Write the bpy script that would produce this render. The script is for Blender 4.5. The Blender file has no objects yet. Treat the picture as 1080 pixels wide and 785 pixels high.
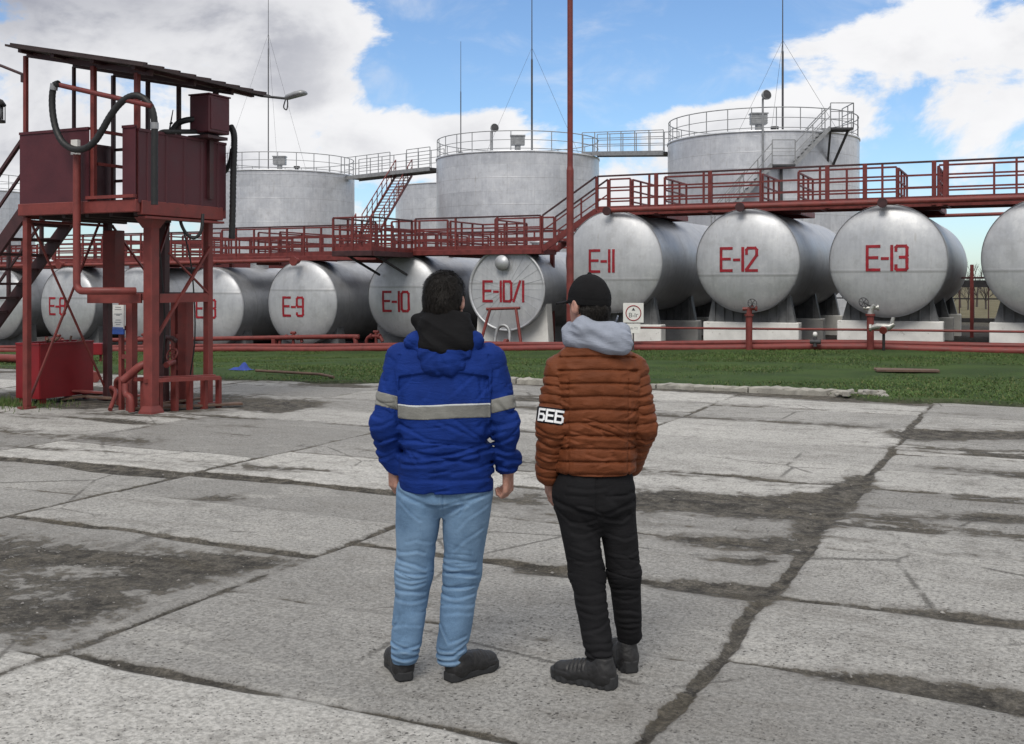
import bpy, math, random
import numpy as np
from mathutils import Vector, Matrix
random.seed(7)
RNG = np.random.default_rng(11)
SC = bpy.context.scene
COL = SC.collection
R = math.radians

# ---------------------------------------------------------------- camera
FPX, YH, CAMH = 1150.0, 298.0, 1.71
YAW = math.atan(550.0 / FPX)
SY, CY = math.sin(YAW), math.cos(YAW)
cam = bpy.data.cameras.new('camera')
camo = bpy.data.objects.new('camera', cam)
COL.objects.link(camo)
camo.location = (0, 0, CAMH)
camo.rotation_euler = (R(90), 0, YAW)
cam.sensor_width = 36.0
cam.lens = 36.0 * FPX / 1080.0
cam.shift_y = -(392.5 - YH) / 1080.0
cam.clip_start = 0.1
cam.clip_end = 3000
SC.camera = camo
FWD = Vector((-SY, CY, 0)); RGT = Vector((CY, SY, 0))

# ---------------------------------------------------------------- exposure, sky and sun
SC.view_settings.view_transform = 'Standard'
SC.view_settings.look = 'None'
SC.view_settings.exposure = 0.45
SC.view_settings.gamma = 1.0
SUN_EL = R(50)
sun_dir = (-FWD * 0.90 - RGT * 0.25).normalized() * math.cos(SUN_EL) + Vector((0, 0, math.sin(SUN_EL)))
sl = bpy.data.lights.new('sun', 'SUN')
sl.energy = 1.5
sl.angle = R(28)
sl.color = (1.0, 0.94, 0.85)
so = bpy.data.objects.new('sun', sl)
COL.objects.link(so)
so.rotation_euler = (-sun_dir).to_track_quat('-Z', 'Y').to_euler()

SKY_STRENGTH = 0.07
world = bpy.data.worlds.new('World')
SC.world = world
world.use_nodes = True


class NT:
    """small helper around a node tree"""
    def __init__(s, nt):
        s.nt = nt; nt.nodes.clear()
    def new(s, t, **kw):
        n = s.nt.nodes.new(t)
        for k, v in kw.items():
            setattr(n, k, v)
        return n
    def put(s, sock, v):
        if isinstance(v, bpy.types.NodeSocket):
            s.nt.links.new(v, sock)
        else:
            sock.default_value = v
    def m(s, op, *a, clamp=False):
        n = s.new('ShaderNodeMath', operation=op, use_clamp=clamp)
        for i, v in enumerate(a):
            s.put(n.inputs[i], v)
        return n.outputs[0]
    def vm(s, op, *a):
        n = s.new('ShaderNodeVectorMath', operation=op)
        for i, v in enumerate(a):
            s.put(n.inputs[i], v)
        return n.outputs['Value'] if op in ('DOT_PRODUCT', 'LENGTH', 'DISTANCE') else n.outputs[0]
    def mix(s, f, a, b):
        n = s.new('ShaderNodeMix', data_type='RGBA')
        s.put(n.inputs[0], f); s.put(n.inputs[6], a if isinstance(a, bpy.types.NodeSocket) else tuple(a) + (1,) if len(a) == 3 else a)
        s.put(n.inputs[7], b if isinstance(b, bpy.types.NodeSocket) else tuple(b) + (1,) if len(b) == 3 else b)
        return n.outputs[2]
    def ramp(s, v, lo, hi, a=0.0, b=1.0):
        n = s.new('ShaderNodeMapRange', interpolation_type='SMOOTHSTEP')
        s.put(n.inputs[0], v); s.put(n.inputs[1], lo); s.put(n.inputs[2], hi); s.put(n.inputs[3], a); s.put(n.inputs[4], b)
        return n.outputs[0]
    def noise(s, vec, scale, detail=4.0, rough=0.55, dist=0.0):
        n = s.new('ShaderNodeTexNoise')
        if vec is not None:
            s.put(n.inputs['Vector'], vec)
        s.put(n.inputs['Scale'], scale); s.put(n.inputs['Detail'], detail); s.put(n.inputs['Roughness'], rough); s.put(n.inputs['Distortion'], dist)
        return n.outputs['Fac']
    def attr(s, name):
        return s.new('ShaderNodeAttribute', attribute_name=name).outputs['Fac']
    def scale(s, vec, xyz):
        return s.vm('MULTIPLY', vec, xyz)


def build_sky():
    t = NT(world.node_tree)
    sky = t.new('ShaderNodeTexSky', sky_type='NISHITA')
    sky.sun_disc = False
    sky.sun_elevation = SUN_EL
    sky.sun_rotation = math.atan2(sun_dir.x, sun_dir.y)
    sky.altitude = 150; sky.air_density = 1.0; sky.dust_density = 0.6; sky.ozone_density = 1.6
    d = t.new('ShaderNodeTexCoord').outputs['Generated']
    d = t.vm('NORMALIZE', d)
    az = t.m('ARCTAN2', t.vm('DOT_PRODUCT', d, tuple(RGT)), t.vm('DOT_PRODUCT', d, tuple(FWD)))
    sep = t.new('ShaderNodeSeparateXYZ'); t.put(sep.inputs[0], d)
    el = t.m('ARCSINE', sep.outputs[2])
    # cloud banks, each (azimuth from the view heading, elevation, widths, weight), degrees
    banks = [(-24, 4, 9, 5, .45), (-22, 13.5, 9, 3.4, .42), (-10.5, 10.5, 4.0, 3.4, .45), (-15, 7, 7, 5, .4), (-17, 16.2, 2.5, 1.4, -.45), (-2.0, 6.6, 3.4, 1.9, .95),
             (-6.5, 13.5, 4, 1.6, .3), (-7.4, 7.4, 2.2, 1.9, .85), (2, 11.5, 6.0, 2.8, -.95), (-5.2, 10.9, 3.2, .9, -.5), (11.5, 8.2, 6.0, 1.7, .75), (21.5, 11.6, 5, 1.6, .5), (19.3, 8.4, 1.6, 1.2, -.45), (7.0, 12.5, 4.5, 4.4, -.6), (-3.4, 10.6, 2.8, 1.0, -.65), (11.5, 10.8, 5.5, 1.5, -.5),
             (13, 8.0, 6, 1.5, .45), (19.5, 11.5, 7.5, 1.5, .42), (23.5, 7.4, 5, 2.5, .6), (18.3, 4.6, 1.8, 2.4, -.4), (7.4, 13.0, 1.8, .8, .5), (6.0, 3.5, 7, 2.5, .5), (23, 14.5, 5, 1.4, .2), (10, 5.5, 4, 1.6, .3)]
    tot = None
    for a, e, wa, we, w in banks:
        da = t.m('DIVIDE', t.m('SUBTRACT', az, R(a)), R(wa))
        de = t.m('DIVIDE', t.m('SUBTRACT', el, R(e)), R(we))
        g = t.m('MULTIPLY', t.m('EXPONENT', t.m('MULTIPLY', t.m('ADD', t.m('MULTIPLY', da, da), t.m('MULTIPLY', de, de)), -1.0)), w)
        tot = g if tot is None else t.m('ADD', tot, g)
    comb = t.new('ShaderNodeCombineXYZ')
    t.put(comb.inputs[0], az); t.put(comb.inputs[1], t.m('MULTIPLY', el, 1.7)); comb.inputs[2].default_value = 3.7
    p = comb.outputs[0]
    n1 = t.noise(p, 6.5, 12.0, 0.60, 0.25)
    n2 = t.noise(t.vm('ADD', p, (0.0, 0.035, 0.0)), 8.0, 7.0, 0.55, 0.25)
    n3 = t.noise(t.vm('ADD', p, (5.0, 1.0, 2.0)), 3.0, 4.0, 0.5)
    # unseen broken overcast added over and behind the camera to light the scene
    over = t.ramp(el, R(20), R(36))
    away = t.m('MAXIMUM', over, t.ramp(t.m('ABSOLUTE', az), R(36), R(60)))
    tot = t.m('ADD', tot, t.m('MULTIPLY', away, 0.55))
    dens = t.m('ADD', tot, t.m('MULTIPLY', t.m('SUBTRACT', n1, 0.5), 2.9))
    cover = t.ramp(dens, 0.05, 0.36)
    thick = t.ramp(dens, 0.15, 1.1)
    # thin veil everywhere
    veil = t.ramp(t.noise(p, 11.0, 8.0, 0.6, 0.5), 0.48, 0.85, 0.0, 0.45)
    cover = t.m('MAXIMUM', cover, veil)
    # grey parts: deep cloud where the upper left bank is heaviest, plus its own lumps
    ga = t.m('DIVIDE', t.m('SUBTRACT', az, R(-26)), R(13.5))
    ge = t.m('DIVIDE', t.m('SUBTRACT', el, R(15.0)), R(3.6))
    grey = t.m('EXPONENT', t.m('MULTIPLY', t.m('ADD', t.m('MULTIPLY', ga, ga), t.m('MULTIPLY', ge, ge)), -1.0))
    sh = t.m('ADD', t.m('MULTIPLY', t.ramp(n2, 0.40, 0.62), t.ramp(thick, 0.0, 1.0, 0.20, 0.70)), t.m('MULTIPLY', grey, 0.9))
    sh = t.m('ADD', sh, t.m('MULTIPLY', t.ramp(n3, .45, .7), 0.12))
    # added cloud: bright overhead, dull low behind the camera, so light falls from above
    sh = t.mix(over, t.m('ADD', sh, t.m('MULTIPLY', away, 1.0)), t.m('MULTIPLY', sh, 0.15)) if False else t.m('ADD', t.m('MULTIPLY', t.m('ADD', sh, t.m('MULTIPLY', away, 0.9)), t.m('SUBTRACT', 1.0, over)), t.m('MULTIPLY', t.m('MULTIPLY', sh, 0.15), over))
    sh = t.m('MULTIPLY', sh, t.ramp(az, R(-13), R(-7), 1.0, 0.45))     # the heaps to the right stand in full sun
    k = 1.0 / SKY_STRENGTH
    bright = t.mix(t.m('MINIMUM', sh, 1.25), (0.70 * k, 0.70 * k, 0.71 * k), (0.275 * k, 0.285 * k, 0.33 * k))
    skyc = t.vm('MULTIPLY', sky.outputs[0], (1.08, 1.28, 1.50))
    colr = t.mix(cover, skyc, bright)
    # below the horizon: dull ground light
    low = t.ramp(sep.outputs[2], -0.02, 0.0)
    colr = t.mix(low, (0.16 * k, 0.16 * k, 0.15 * k), colr)
    bg = t.new('ShaderNodeBackground')
    t.put(bg.inputs[0], colr); bg.inputs[1].default_value = SKY_STRENGTH
    out = t.new('ShaderNodeOutputWorld')
    t.put(out.inputs[0], bg.outputs[0])
build_sky()


# ---------------------------------------------------------------- helpers: objects
def tag(o, label=None, cat=None, group=None, kind=None):
    if label: o['label'] = label
    if cat: o['category'] = cat
    if group: o['group'] = group
    if kind: o['kind'] = kind
    return o

def empty(name, loc=(0, 0, 0), rz=0.0, **kw):
    o = bpy.data.objects.new(name, None)
    o.empty_display_size = 0.2
    COL.objects.link(o)
    o.location = loc; o.rotation_euler = (0, 0, rz)
    return tag(o, **kw)

def copy_tree(o, parent=None):
    c = o.copy(); COL.objects.link(c)
    if parent is not None:
        c.parent = parent
    for ch in o.children:
        copy_tree(ch, c)
    return c

def mesh_np(name, V, F, mat=None, parent=None, smooth=True):
    """V (n,3), F (m,4) or (m,3) numpy arrays -> object"""
    me = bpy.data.meshes.new(name)
    V = np.asarray(V, np.float32); F = np.asarray(F, np.int32)
    n, k = F.shape
    me.vertices.add(len(V)); me.vertices.foreach_set('co', V.ravel())
    me.loops.add(n * k); me.loops.foreach_set('vertex_index', F.ravel())
    me.polygons.add(n)
    me.polygons.foreach_set('loop_start', np.arange(0, n * k, k, dtype=np.int32))
    me.polygons.foreach_set('loop_total', np.full(n, k, np.int32))
    me.polygons.foreach_set('use_smooth', np.full(n, bool(smooth)))
    me.update(calc_edges=True); me.validate()
    if mat: me.materials.append(mat)
    o = bpy.data.objects.new(name, me); COL.objects.link(o)
    if parent is not None: o.parent = parent
    return o


class MB:
    """collects simple shapes and links them as one mesh object"""
    def __init__(s):
        s.v = []; s.f = []; s.sm = []; s.mi = []
    def add(s, V, F, smooth=False, mi=0):
        b = len(s.v)
        s.v += [tuple(p) for p in V]
        for f in F:
            s.f.append(tuple(i + b for i in f)); s.sm.append(smooth); s.mi.append(mi)
        return s
    def box(s, c, size, rot=None, bev=0.0, mi=0):
        hx, hy, hz = size[0] / 2, size[1] / 2, size[2] / 2
        if bev <= 0:
            P = [(x, y, z) for z in (-hz, hz) for y in (-hy, hy) for x in (-hx, hx)]
            F = [(0, 2, 3, 1), (4, 5, 7, 6), (0, 1, 5, 4), (2, 6, 7, 3), (0, 4, 6, 2), (1, 3, 7, 5)]
        else:
            b = min(bev, hx * .9, hy * .9, hz * .9)
            P = []; idx = {}
            for sx in (-1, 1):
                for sy in (-1, 1):
                    for sz in (-1, 1):
                        for ax in range(3):
                            q = [sx * (hx - b), sy * (hy - b), sz * (hz - b)]
                            q[ax] = (sx * hx, sy * hy, sz * hz)[ax]
                            idx[(sx, sy, sz, ax)] = len(P); P.append(tuple(q))
            F = []
            for ax in range(3):
                o1, o2 = [a for a in range(3) if a != ax]
                for sg in (-1, 1):
                    q = []
                    for a, b2 in ((-1, -1), (1, -1), (1, 1), (-1, 1)):
                        k = [0, 0, 0]; k[ax] = sg; k[o1] = a; k[o2] = b2
                        q.append(idx[(k[0], k[1], k[2], ax)])
                    if (sg > 0) == (ax == 1): q.reverse()
                    F.append(tuple(q))
            for ax in range(3):     # edges along ax
                o1, o2 = [a for a in range(3) if a != ax]
                for a in (-1, 1):
                    for b2 in (-1, 1):
                        q = []
                        for e, face in ((-1, o1), (-1, o2), (1, o2), (1, o1)):
                            k = [0, 0, 0]; k[ax] = e; k[o1] = a; k[o2] = b2
                            q.append(idx[(k[0], k[1], k[2], face)])
                        F.append(tuple(q))
            for sx in (-1, 1):
                for sy in (-1, 1):
                    for sz in (-1, 1):
                        F.append(tuple(idx[(sx, sy, sz, a)] for a in range(3)))
        M = rot if rot is not None else Matrix.Identity(3)
        c = Vector(c)
        return s.add([M @ Vector(p) + c for p in P], F, False, mi)
    def bar(s, p0, p1, w, h=None, bev=0.0, mi=0, up=(0, 0, 1)):
        """square bar from p0 to p1"""
        h = h or w
        p0, p1 = Vector(p0), Vector(p1)
        d = p1 - p0; L = d.length
        z = d.normalized()
        u = Vector(up)
        if abs(z.dot(u)) > .98: u = Vector((0, 1, 0))
        x = u.cross(z).normalized(); y = z.cross(x)
        M = Matrix((x, y, z)).transposed()
        return s.box((p0 + p1) / 2, (w, h, L), M, bev, mi)
    def tube(s, path, r, n=10, caps=True, smooth=True, mi=0):
        P = [Vector(p) for p in path]
        rs = r if isinstance(r, (list, tuple)) else [r] * len(P)
        V = []; F = []
        prev = None
        for i, p in enumerate(P):
            a = P[max(i - 1, 0)]; b = P[min(i + 1, len(P) - 1)]
            t = (b - a).normalized()
            if prev is None:
                u = Vector((0, 0, 1)) if abs(t.z) < .9 else Vector((1, 0, 0))
                x = t.cross(u).normalized()
            else:
                x = (prev - t * prev.dot(t)).normalized()
            prev = x
            y = t.cross(x)
            for k in range(n):
                an = 2 * math.pi * k / n
                V.append(p + (x * math.cos(an) + y * math.sin(an)) * rs[i])
        for i in range(len(P) - 1):
            for k in range(n):
                F.append((i * n + k, i * n + (k + 1) % n, (i + 1) * n + (k + 1) % n, (i + 1) * n + k))
        s.add(V, F, smooth, mi)
        if caps:
            s.add(V[:n], [tuple(range(n - 1, -1, -1))], False, mi)
            s.add(V[-n:], [tuple(range(n))], False, mi)
        return s
    def lathe(s, prof, n=48, M=None, smooth=True, mi=0):
        """profile of (r, z) turned round z; M a 4x4 matrix"""
        V = []; F = []
        for r, z in prof:
            for k in range(n):
                a = 2 * math.pi * k / n
                V.append(Vector((r * math.cos(a), r * math.sin(a), z)))
        for i in range(len(prof) - 1):
            for k in range(n):
                F.append((i * n + k, i * n + (k + 1) % n, (i + 1) * n + (k + 1) % n, (i + 1) * n + k))
        if M is not None: V = [M @ v for v in V]
        return s.add(V, F, smooth, mi)
    def build(s, name, mat, parent=None, loc=None):
        me = bpy.data.meshes.new(name)
        me.from_pydata(s.v, [], s.f)
        me.polygons.foreach_set('use_smooth', s.sm)
        mats = mat if isinstance(mat, (list, tuple)) else [mat]
        for m_ in mats: me.materials.append(m_)
        me.polygons.foreach_set('material_index', s.mi)
        me.update()
        o = bpy.data.objects.new(name, me); COL.objects.link(o)
        if parent is not None: o.parent = parent
        if loc is not None: o.location = loc
        return o


def arc(c, r, a0, a1, n, ax='xz'):
    out = []
    for i in range(n + 1):
        a = R(a0 + (a1 - a0) * i / n)
        u, v = r * math.cos(a), r * math.sin(a)
        c_ = Vector(c)
        out.append(c_ + (Vector((u, 0, v)) if ax == 'xz' else Vector((0, u, v)) if ax == 'yz' else Vector((u, v, 0))))
    return out

def spline(pts, n=8):
    """Catmull-Rom through the points"""
    P = [Vector(p) for p in pts]
    P = [P[0] * 2 - P[1]] + P + [P[-1] * 2 - P[-2]]
    out = []
    for i in range(1, len(P) - 2):
        for k in range(n):
            t = k / n
            a, b, c, d = P[i - 1], P[i], P[i + 1], P[i + 2]
            out.append(0.5 * ((2 * b) + (c - a) * t + (2 * a - 5 * b + 4 * c - d) * t * t + (3 * b - a - 3 * c + d) * t ** 3))
    out.append(P[-2])
    return out

def sstep(x, a, b):
    t = np.clip((x - a) / (b - a), 0, 1)
    return t * t * (3 - 2 * t)

def terrain(X, Y):
    """ground level: flat yard, falling gently to the left in front of the tank rows"""
    X = np.asarray(X, float); Y = np.asarray(Y, float)
    h = 0.03 * np.minimum(X + 4.0, 0.0) * sstep(Y, 14.0, 27.0)
    return np.maximum(h, -1.35)
def tz(X, Y): return float(terrain(X, Y))

# ---------------------------------------------------------------- helpers: materials
def mat_base(name):
    m = bpy.data.materials.new(name); m.use_nodes = True
    t = NT(m.node_tree)
    b = t.new('ShaderNodeBsdfPrincipled')
    o = t.new('ShaderNodeOutputMaterial')
    t.put(o.inputs[0], b.outputs[0])
    return m, t, b

def paint(name, col, rough=0.5, metal=0.0, var=0.25, scale=6.0, rust=None, rust_amt=0.0, bump=0.15, fine=60.0, stretch=(1, 1, 1), spec=0.5, coat=0.0):
    """worn painted surface: two scales of tone, optional rust spots, fine bump"""
    m, t, b = mat_base(name)
    p = t.new('ShaderNodeTexCoord').outputs['Object']
    rnd = t.new('ShaderNodeObjectInfo').outputs['Random']
    off = t.new('ShaderNodeCombineXYZ'); t.put(off.inputs[0], t.m('MULTIPLY', rnd, 37.0)); t.put(off.inputs[1], t.m('MULTIPLY', rnd, 11.0))
    p = t.vm('ADD', p, off.outputs[0])
    ps = t.scale(p, stretch)
    n1 = t.noise(ps, scale, 6.0, 0.6)
    n2 = t.noise(p, fine, 4.0, 0.6)
    f = t.m('ADD', t.m('MULTIPLY', n1, 0.75), t.m('MULTIPLY', n2, 0.25))
    dark = tuple(c * (1 - var) for c in col); lite = tuple(min(1, c * (1 + var)) for c in col)
    c = t.mix(t.ramp(f, 0.3, 0.7), dark, lite)
    if rust:
        rn = t.noise(ps, scale * 1.7, 8.0, 0.7)
        c = t.mix(t.ramp(rn, 0.66 - rust_amt, 0.74 - rust_amt * .6), c, rust)
    t.put(b.inputs['Base Color'], c)
    t.put(b.inputs['Roughness'], t.ramp(n1, 0.25, 0.75, rough * 0.8, min(1, rough * 1.25)))
    b.inputs['Metallic'].default_value = metal
    b.inputs['Specular IOR Level'].default_value = spec
    if coat: b.inputs['Coat Weight'].default_value = coat
    if bump:
        bn = t.new('ShaderNodeBump'); bn.inputs['Strength'].default_value = bump; bn.inputs['Distance'].default_value = 0.01
        t.put(bn.inputs['Height'], f); t.put(b.inputs['Normal'], bn.outputs[0])
    return m

def silver(name, base=0.50, rings=1.5, ringax=1, seam=True, streak=True, metal=0.42, rough=0.46):
    """aluminium paint on welded sheet: weld seams, plates of slightly differing tone, weather streaks"""
    m, t, b = mat_base(name)
    p = t.new('ShaderNodeTexCoord').outputs['Object']
    rnd = t.new('ShaderNodeObjectInfo').outputs['Random']
    off = t.new('ShaderNodeCombineXYZ'); t.put(off.inputs[0], t.m('MULTIPLY', rnd, 31.0)); t.put(off.inputs[2], t.m('MULTIPLY', rnd, 17.0))
    q = t.vm('ADD', p, off.outputs[0])
    n1 = t.noise(q, 0.9, 5.0, 0.6)
    n2 = t.noise(t.scale(q, (5.0, 5.0, 0.45)), 1.6, 6.0, 0.65)       # streaks running down
    n3 = t.noise(q, 14.0, 5.0, 0.6)
    f = t.m('ADD', t.m('ADD', t.m('MULTIPLY', n1, .45), t.m('MULTIPLY', n2, .4 if streak else .1)), t.m('MULTIPLY', n3, .15))
    c = t.mix(t.ramp(f, 0.28, 0.72), tuple(base * k for k in (.84, .87, .92)), tuple(min(1, base * k) for k in (1.16, 1.19, 1.24)))
    n5 = t.noise(q, 3.2, 7.0, 0.68)
    c = t.mix(t.ramp(n5, .50, .66, 0, .35), c, (base * .68, base * .69, base * .70))
    c = t.mix(t.ramp(n5, .36, .46, .30, 0), c, (min(1, base * 1.35), min(1, base * 1.37), min(1, base * 1.38)))
    st = t.ramp(n2, 0.60, 0.74)
    c = t.mix(t.m('MULTIPLY', st, 0.45), c, (base * .55, base * .52, base * .47))
    hgt = t.m('MULTIPLY', n1, 0.8)
    if seam:
        sep = t.new('ShaderNodeSeparateXYZ'); t.put(sep.inputs[0], p)
        u = sep.outputs[ringax]
        saw = t.m('ABSOLUTE', t.m('SUBTRACT', t.m('FRACT', t.m('DIVIDE', u, rings)), 0.5))
        ln = t.ramp(saw, 0.0, 0.016, 1.0, 0.0)
        c = t.mix(t.m('MULTIPLY', ln, 0.4), c, (base * .5, base * .5, base * .5))
        hgt = t.m('ADD', hgt, t.m('MULTIPLY', ln, 0.6))
    if ringax == 2 and rings < 2:      # courses of plates round a standing tank
        sp = t.new('ShaderNodeSeparateXYZ'); t.put(sp.inputs[0], p)
        cb = t.new('ShaderNodeCombineXYZ'); t.put(cb.inputs[0], t.m('MULTIPLY', t.m('ARCTAN2', sp.outputs[1], sp.outputs[0]), 4.8)); t.put(cb.inputs[1], sp.outputs[2])
        br = t.new('ShaderNodeTexBrick'); t.put(br.inputs['Vector'], cb.outputs[0]); br.inputs['Scale'].default_value = 1.0; br.inputs['Brick Width'].default_value = 3.0; br.inputs['Row Height'].default_value = rings
        br.inputs['Mortar Size'].default_value = .012; br.inputs['Mortar Smooth'].default_value = .6; br.inputs['Color1'].default_value = (.90, .90, .905, 1); br.inputs['Color2'].default_value = (1.08, 1.08, 1.08, 1); br.inputs['Mortar'].default_value = (.84, .84, .84, 1)
        c = t.vm('MULTIPLY', c, br.outputs['Color'])
        hgt = t.m('ADD', hgt, t.m('MULTIPLY', br.outputs['Fac'], .4))
    t.put(b.inputs['Base Color'], c)
    t.put(b.inputs['Roughness'], t.ramp(n1, 0.3, 0.7, rough * .85, rough * 1.2))
    b.inputs['Metallic'].default_value = metal
    bn = t.new('ShaderNodeBump'); bn.inputs['Strength'].default_value = 0.35; bn.inputs['Distance'].default_value = 0.02
    t.put(bn.inputs['Height'], hgt); t.put(b.inputs['Normal'], bn.outputs[0])
    return m

M = {}
M['red'] = paint('red_oxide_paint', (.175, .034, .029), .55, 0, .25, 5, (.09, .035, .02), .04)
M['red_dark'] = paint('maroon_sheet_paint', (.072, .0135, .020), .5, 0, .18, 2.5, (.05, .02, .015), .02, bump=.3)
M['red_bright'] = paint('crimson_paint', (.20, .006, .011), .42, 0, .15, 3, (.08, .02, .015), .02)
M['red_rail'] = paint('rail_red_paint', (.150, .027, .025), .55, 0, .3, 7, (.06, .025, .018), .04)
M['rail_dark'] = paint('worn_dark_rail_paint', (.05, .018, .02), .5, 0, .3, 6)
M['letter'] = paint('stencil_red_paint', (.27, .008, .018), .65, 0, .35, 7, (.30, .10, .11), .05, bump=0)
M['rubber'] = paint('black_rubber', (.014, .015, .016), .55, 0, .3, 20, bump=.3)
M['black_metal'] = paint('black_metal', (.02, .019, .02), .5, .2, .3, 10)
M['steel'] = paint('grey_steel', (.32, .33, .34), .45, .5, .2, 6)
M['grey_rail'] = paint('grey_rail_paint', (.30, .31, .32), .5, .3, .2, 6)
M['grey_dark'] = paint('dark_grey_steel', (.06, .06, .065), .6, .2, .3, 6)
M['white'] = paint('white_paint', (.74, .74, .72), .5, 0, .08, 4)
M['blue'] = paint('blue_plastic', (.03, .09, .36), .45, 0, .1, 6)
M['whitewash'] = paint('whitewashed_concrete', (.74, .74, .715), .85, 0, .13, 2.5, (.38, .37, .34), .06, bump=.5)
M['saddle'] = paint('saddle_steel_grey', (.16, .165, .17), .55, .2, .3, 4)
M['silver_h'] = silver('aluminium_paint_horizontal_tank', .46)
M['silver_head'] = silver('aluminium_paint_tank_end', .51, rings=4.0, ringax=2, streak=True)
M['silver_v'] = silver('aluminium_paint_standing_tank', .64, rings=1.49, ringax=2, metal=.5, rough=.40)
M['roof_metal'] = paint('dark_rusty_roof_sheet', (.045, .03, .03), .6, .2, .3, 4, bump=.4)
M['timber'] = paint('weathered_timber', (.12, .075, .055), .8, 0, .35, 8, stretch=(1, 1, 1), bump=.6)
M['kerb'] = paint('kerb_concrete', (.30, .29, .26), .9, 0, .25, 5, (.12, .11, .09), .06, bump=.8)
M['brass'] = paint('pale_valve_metal', (.42, .42, .40), .4, .6, .25, 12)
M['blue_cloth'] = paint('blue_sheet', (.02, .05, .28), .7, 0, .2, 8)
M['bark'] = paint('grey_bark', (.07, .06, .055), .9, 0, .3, 8, bump=.6)
# ================================================================ ground, yard, lawn
def vnoise2(X, Y, s, seed=0):
    """smooth value noise on arrays, about -1..1"""
    r = np.random.default_rng(seed); T = r.uniform(-1, 1, (64, 64))
    x = X * s; y = Y * s
    xi = np.floor(x).astype(int); yi = np.floor(y).astype(int)
    fx = x - xi; fy = y - yi
    fx = fx * fx * (3 - 2 * fx); fy = fy * fy * (3 - 2 * fy)
    g = lambda a, b: T[a % 64, b % 64]
    return (g(xi, yi) * (1 - fx) + g(xi + 1, yi) * fx) * (1 - fy) + (g(xi, yi + 1) * (1 - fx) + g(xi + 1, yi + 1) * fx) * fy

def fbm2(X, Y, s, o=4, seed=0):
    return sum(vnoise2(X, Y, s * 2 ** i, seed + i) * .5 ** i for i in range(o)) / 1.6

def lawn_edge(X):
    X = np.asarray(X, float)
    e = np.interp(X, [-60, -13, -10.2, -9.2, -8.6, -2.9, -2.2, -1.0, 20], [15.0, 15.1, 15.4, 16.6, 17.1, 17.15, 16.45, 16.55, 16.9])
    return e + .12 * vnoise2(X, X * 0 + 3.3, 1.3, 5) + .06 * vnoise2(X, X * 0 + 7.1, 4.0, 6)

def grid(xs, ys):
    X, Y = np.meshgrid(xs, ys)
    nx, ny = len(xs), len(ys)
    i = np.arange(nx * ny).reshape(ny, nx)
    F = np.stack([i[:-1, :-1], i[:-1, 1:], i[1:, 1:], i[1:, :-1]], -1).reshape(-1, 4)
    return X.ravel(), Y.ravel(), F

def steps(*seg):
    out = []
    for a, b, st in seg:
        out.append(np.arange(a, b, st))
    return np.concatenate(out + [np.array([seg[-1][1]])])

def add_attr(o, name, vals):
    a = o.data.attributes.new(name, 'FLOAT', 'POINT')
    a.data.foreach_set('value', np.asarray(vals, np.float32))

# ---- the one big ground sheet
xs = steps((-900, -100, 60), (-100, -46, 6), (-46, 14, .25), (14, 60, 4), (60, 900, 60))
ys = steps((-60, 10, 5), (10, 14.4, .4), (14.4, 18, .10), (18, 45, .4), (45, 120, 5), (120, 1500, 80))
X, Y, F = grid(xs, ys)
yE = lawn_edge(X)
Z = terrain(X, Y)
inl = sstep(Y, yE - .08, yE + .10)
yard = ((X > -45) & (X < 13.5)).astype(float)
Z = Z + np.where(yard > 0, -0.10 + inl * (0.135 + .03 * fbm2(X, Y, .9, 3, 21)), 0.0)
Z += np.where((Y > yE + .3), .05 * fbm2(X, Y, .35, 3, 31), 0)
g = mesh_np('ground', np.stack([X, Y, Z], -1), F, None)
tag(g, kind='structure')
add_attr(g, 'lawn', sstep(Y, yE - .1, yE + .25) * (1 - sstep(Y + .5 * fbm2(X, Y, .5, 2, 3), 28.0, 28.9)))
add_attr(g, 'far', sstep(Y, 44, 60))
m, t, b = mat_base('lawn_and_soil')
p = t.new('ShaderNodeTexCoord').outputs['Object']
n1 = t.noise(p, 0.8, 6, .6); n2 = t.noise(p, 9.0, 6, .65); n3 = t.noise(p, 60.0, 4, .6)
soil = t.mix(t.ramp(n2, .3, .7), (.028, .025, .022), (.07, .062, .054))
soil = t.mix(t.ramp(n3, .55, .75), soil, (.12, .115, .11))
green = t.mix(t.ramp(n1, .35, .65), (.030, .056, .017), (.048, .084, .022))
green = t.mix(t.ramp(n2, .55, .75), green, (.075, .072, .035))
dry = t.mix(t.ramp(n1, .3, .7), (.10, .09, .05), (.16, .14, .085))
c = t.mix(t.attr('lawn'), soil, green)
c = t.mix(t.attr('far'), c, dry)
t.put(b.inputs['Base Color'], c); b.inputs['Roughness'].default_value = .95; b.inputs['Specular IOR Level'].default_value = .2
bn = t.new('ShaderNodeBump'); bn.inputs['Strength'].default_value = .8; bn.inputs['Distance'].default_value = .03
t.put(bn.inputs['Height'], t.m('ADD', n2, t.m('MULTIPLY', n3, .4))); t.put(b.inputs['Normal'], bn.outputs[0])
g.data.materials.append(m)

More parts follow.
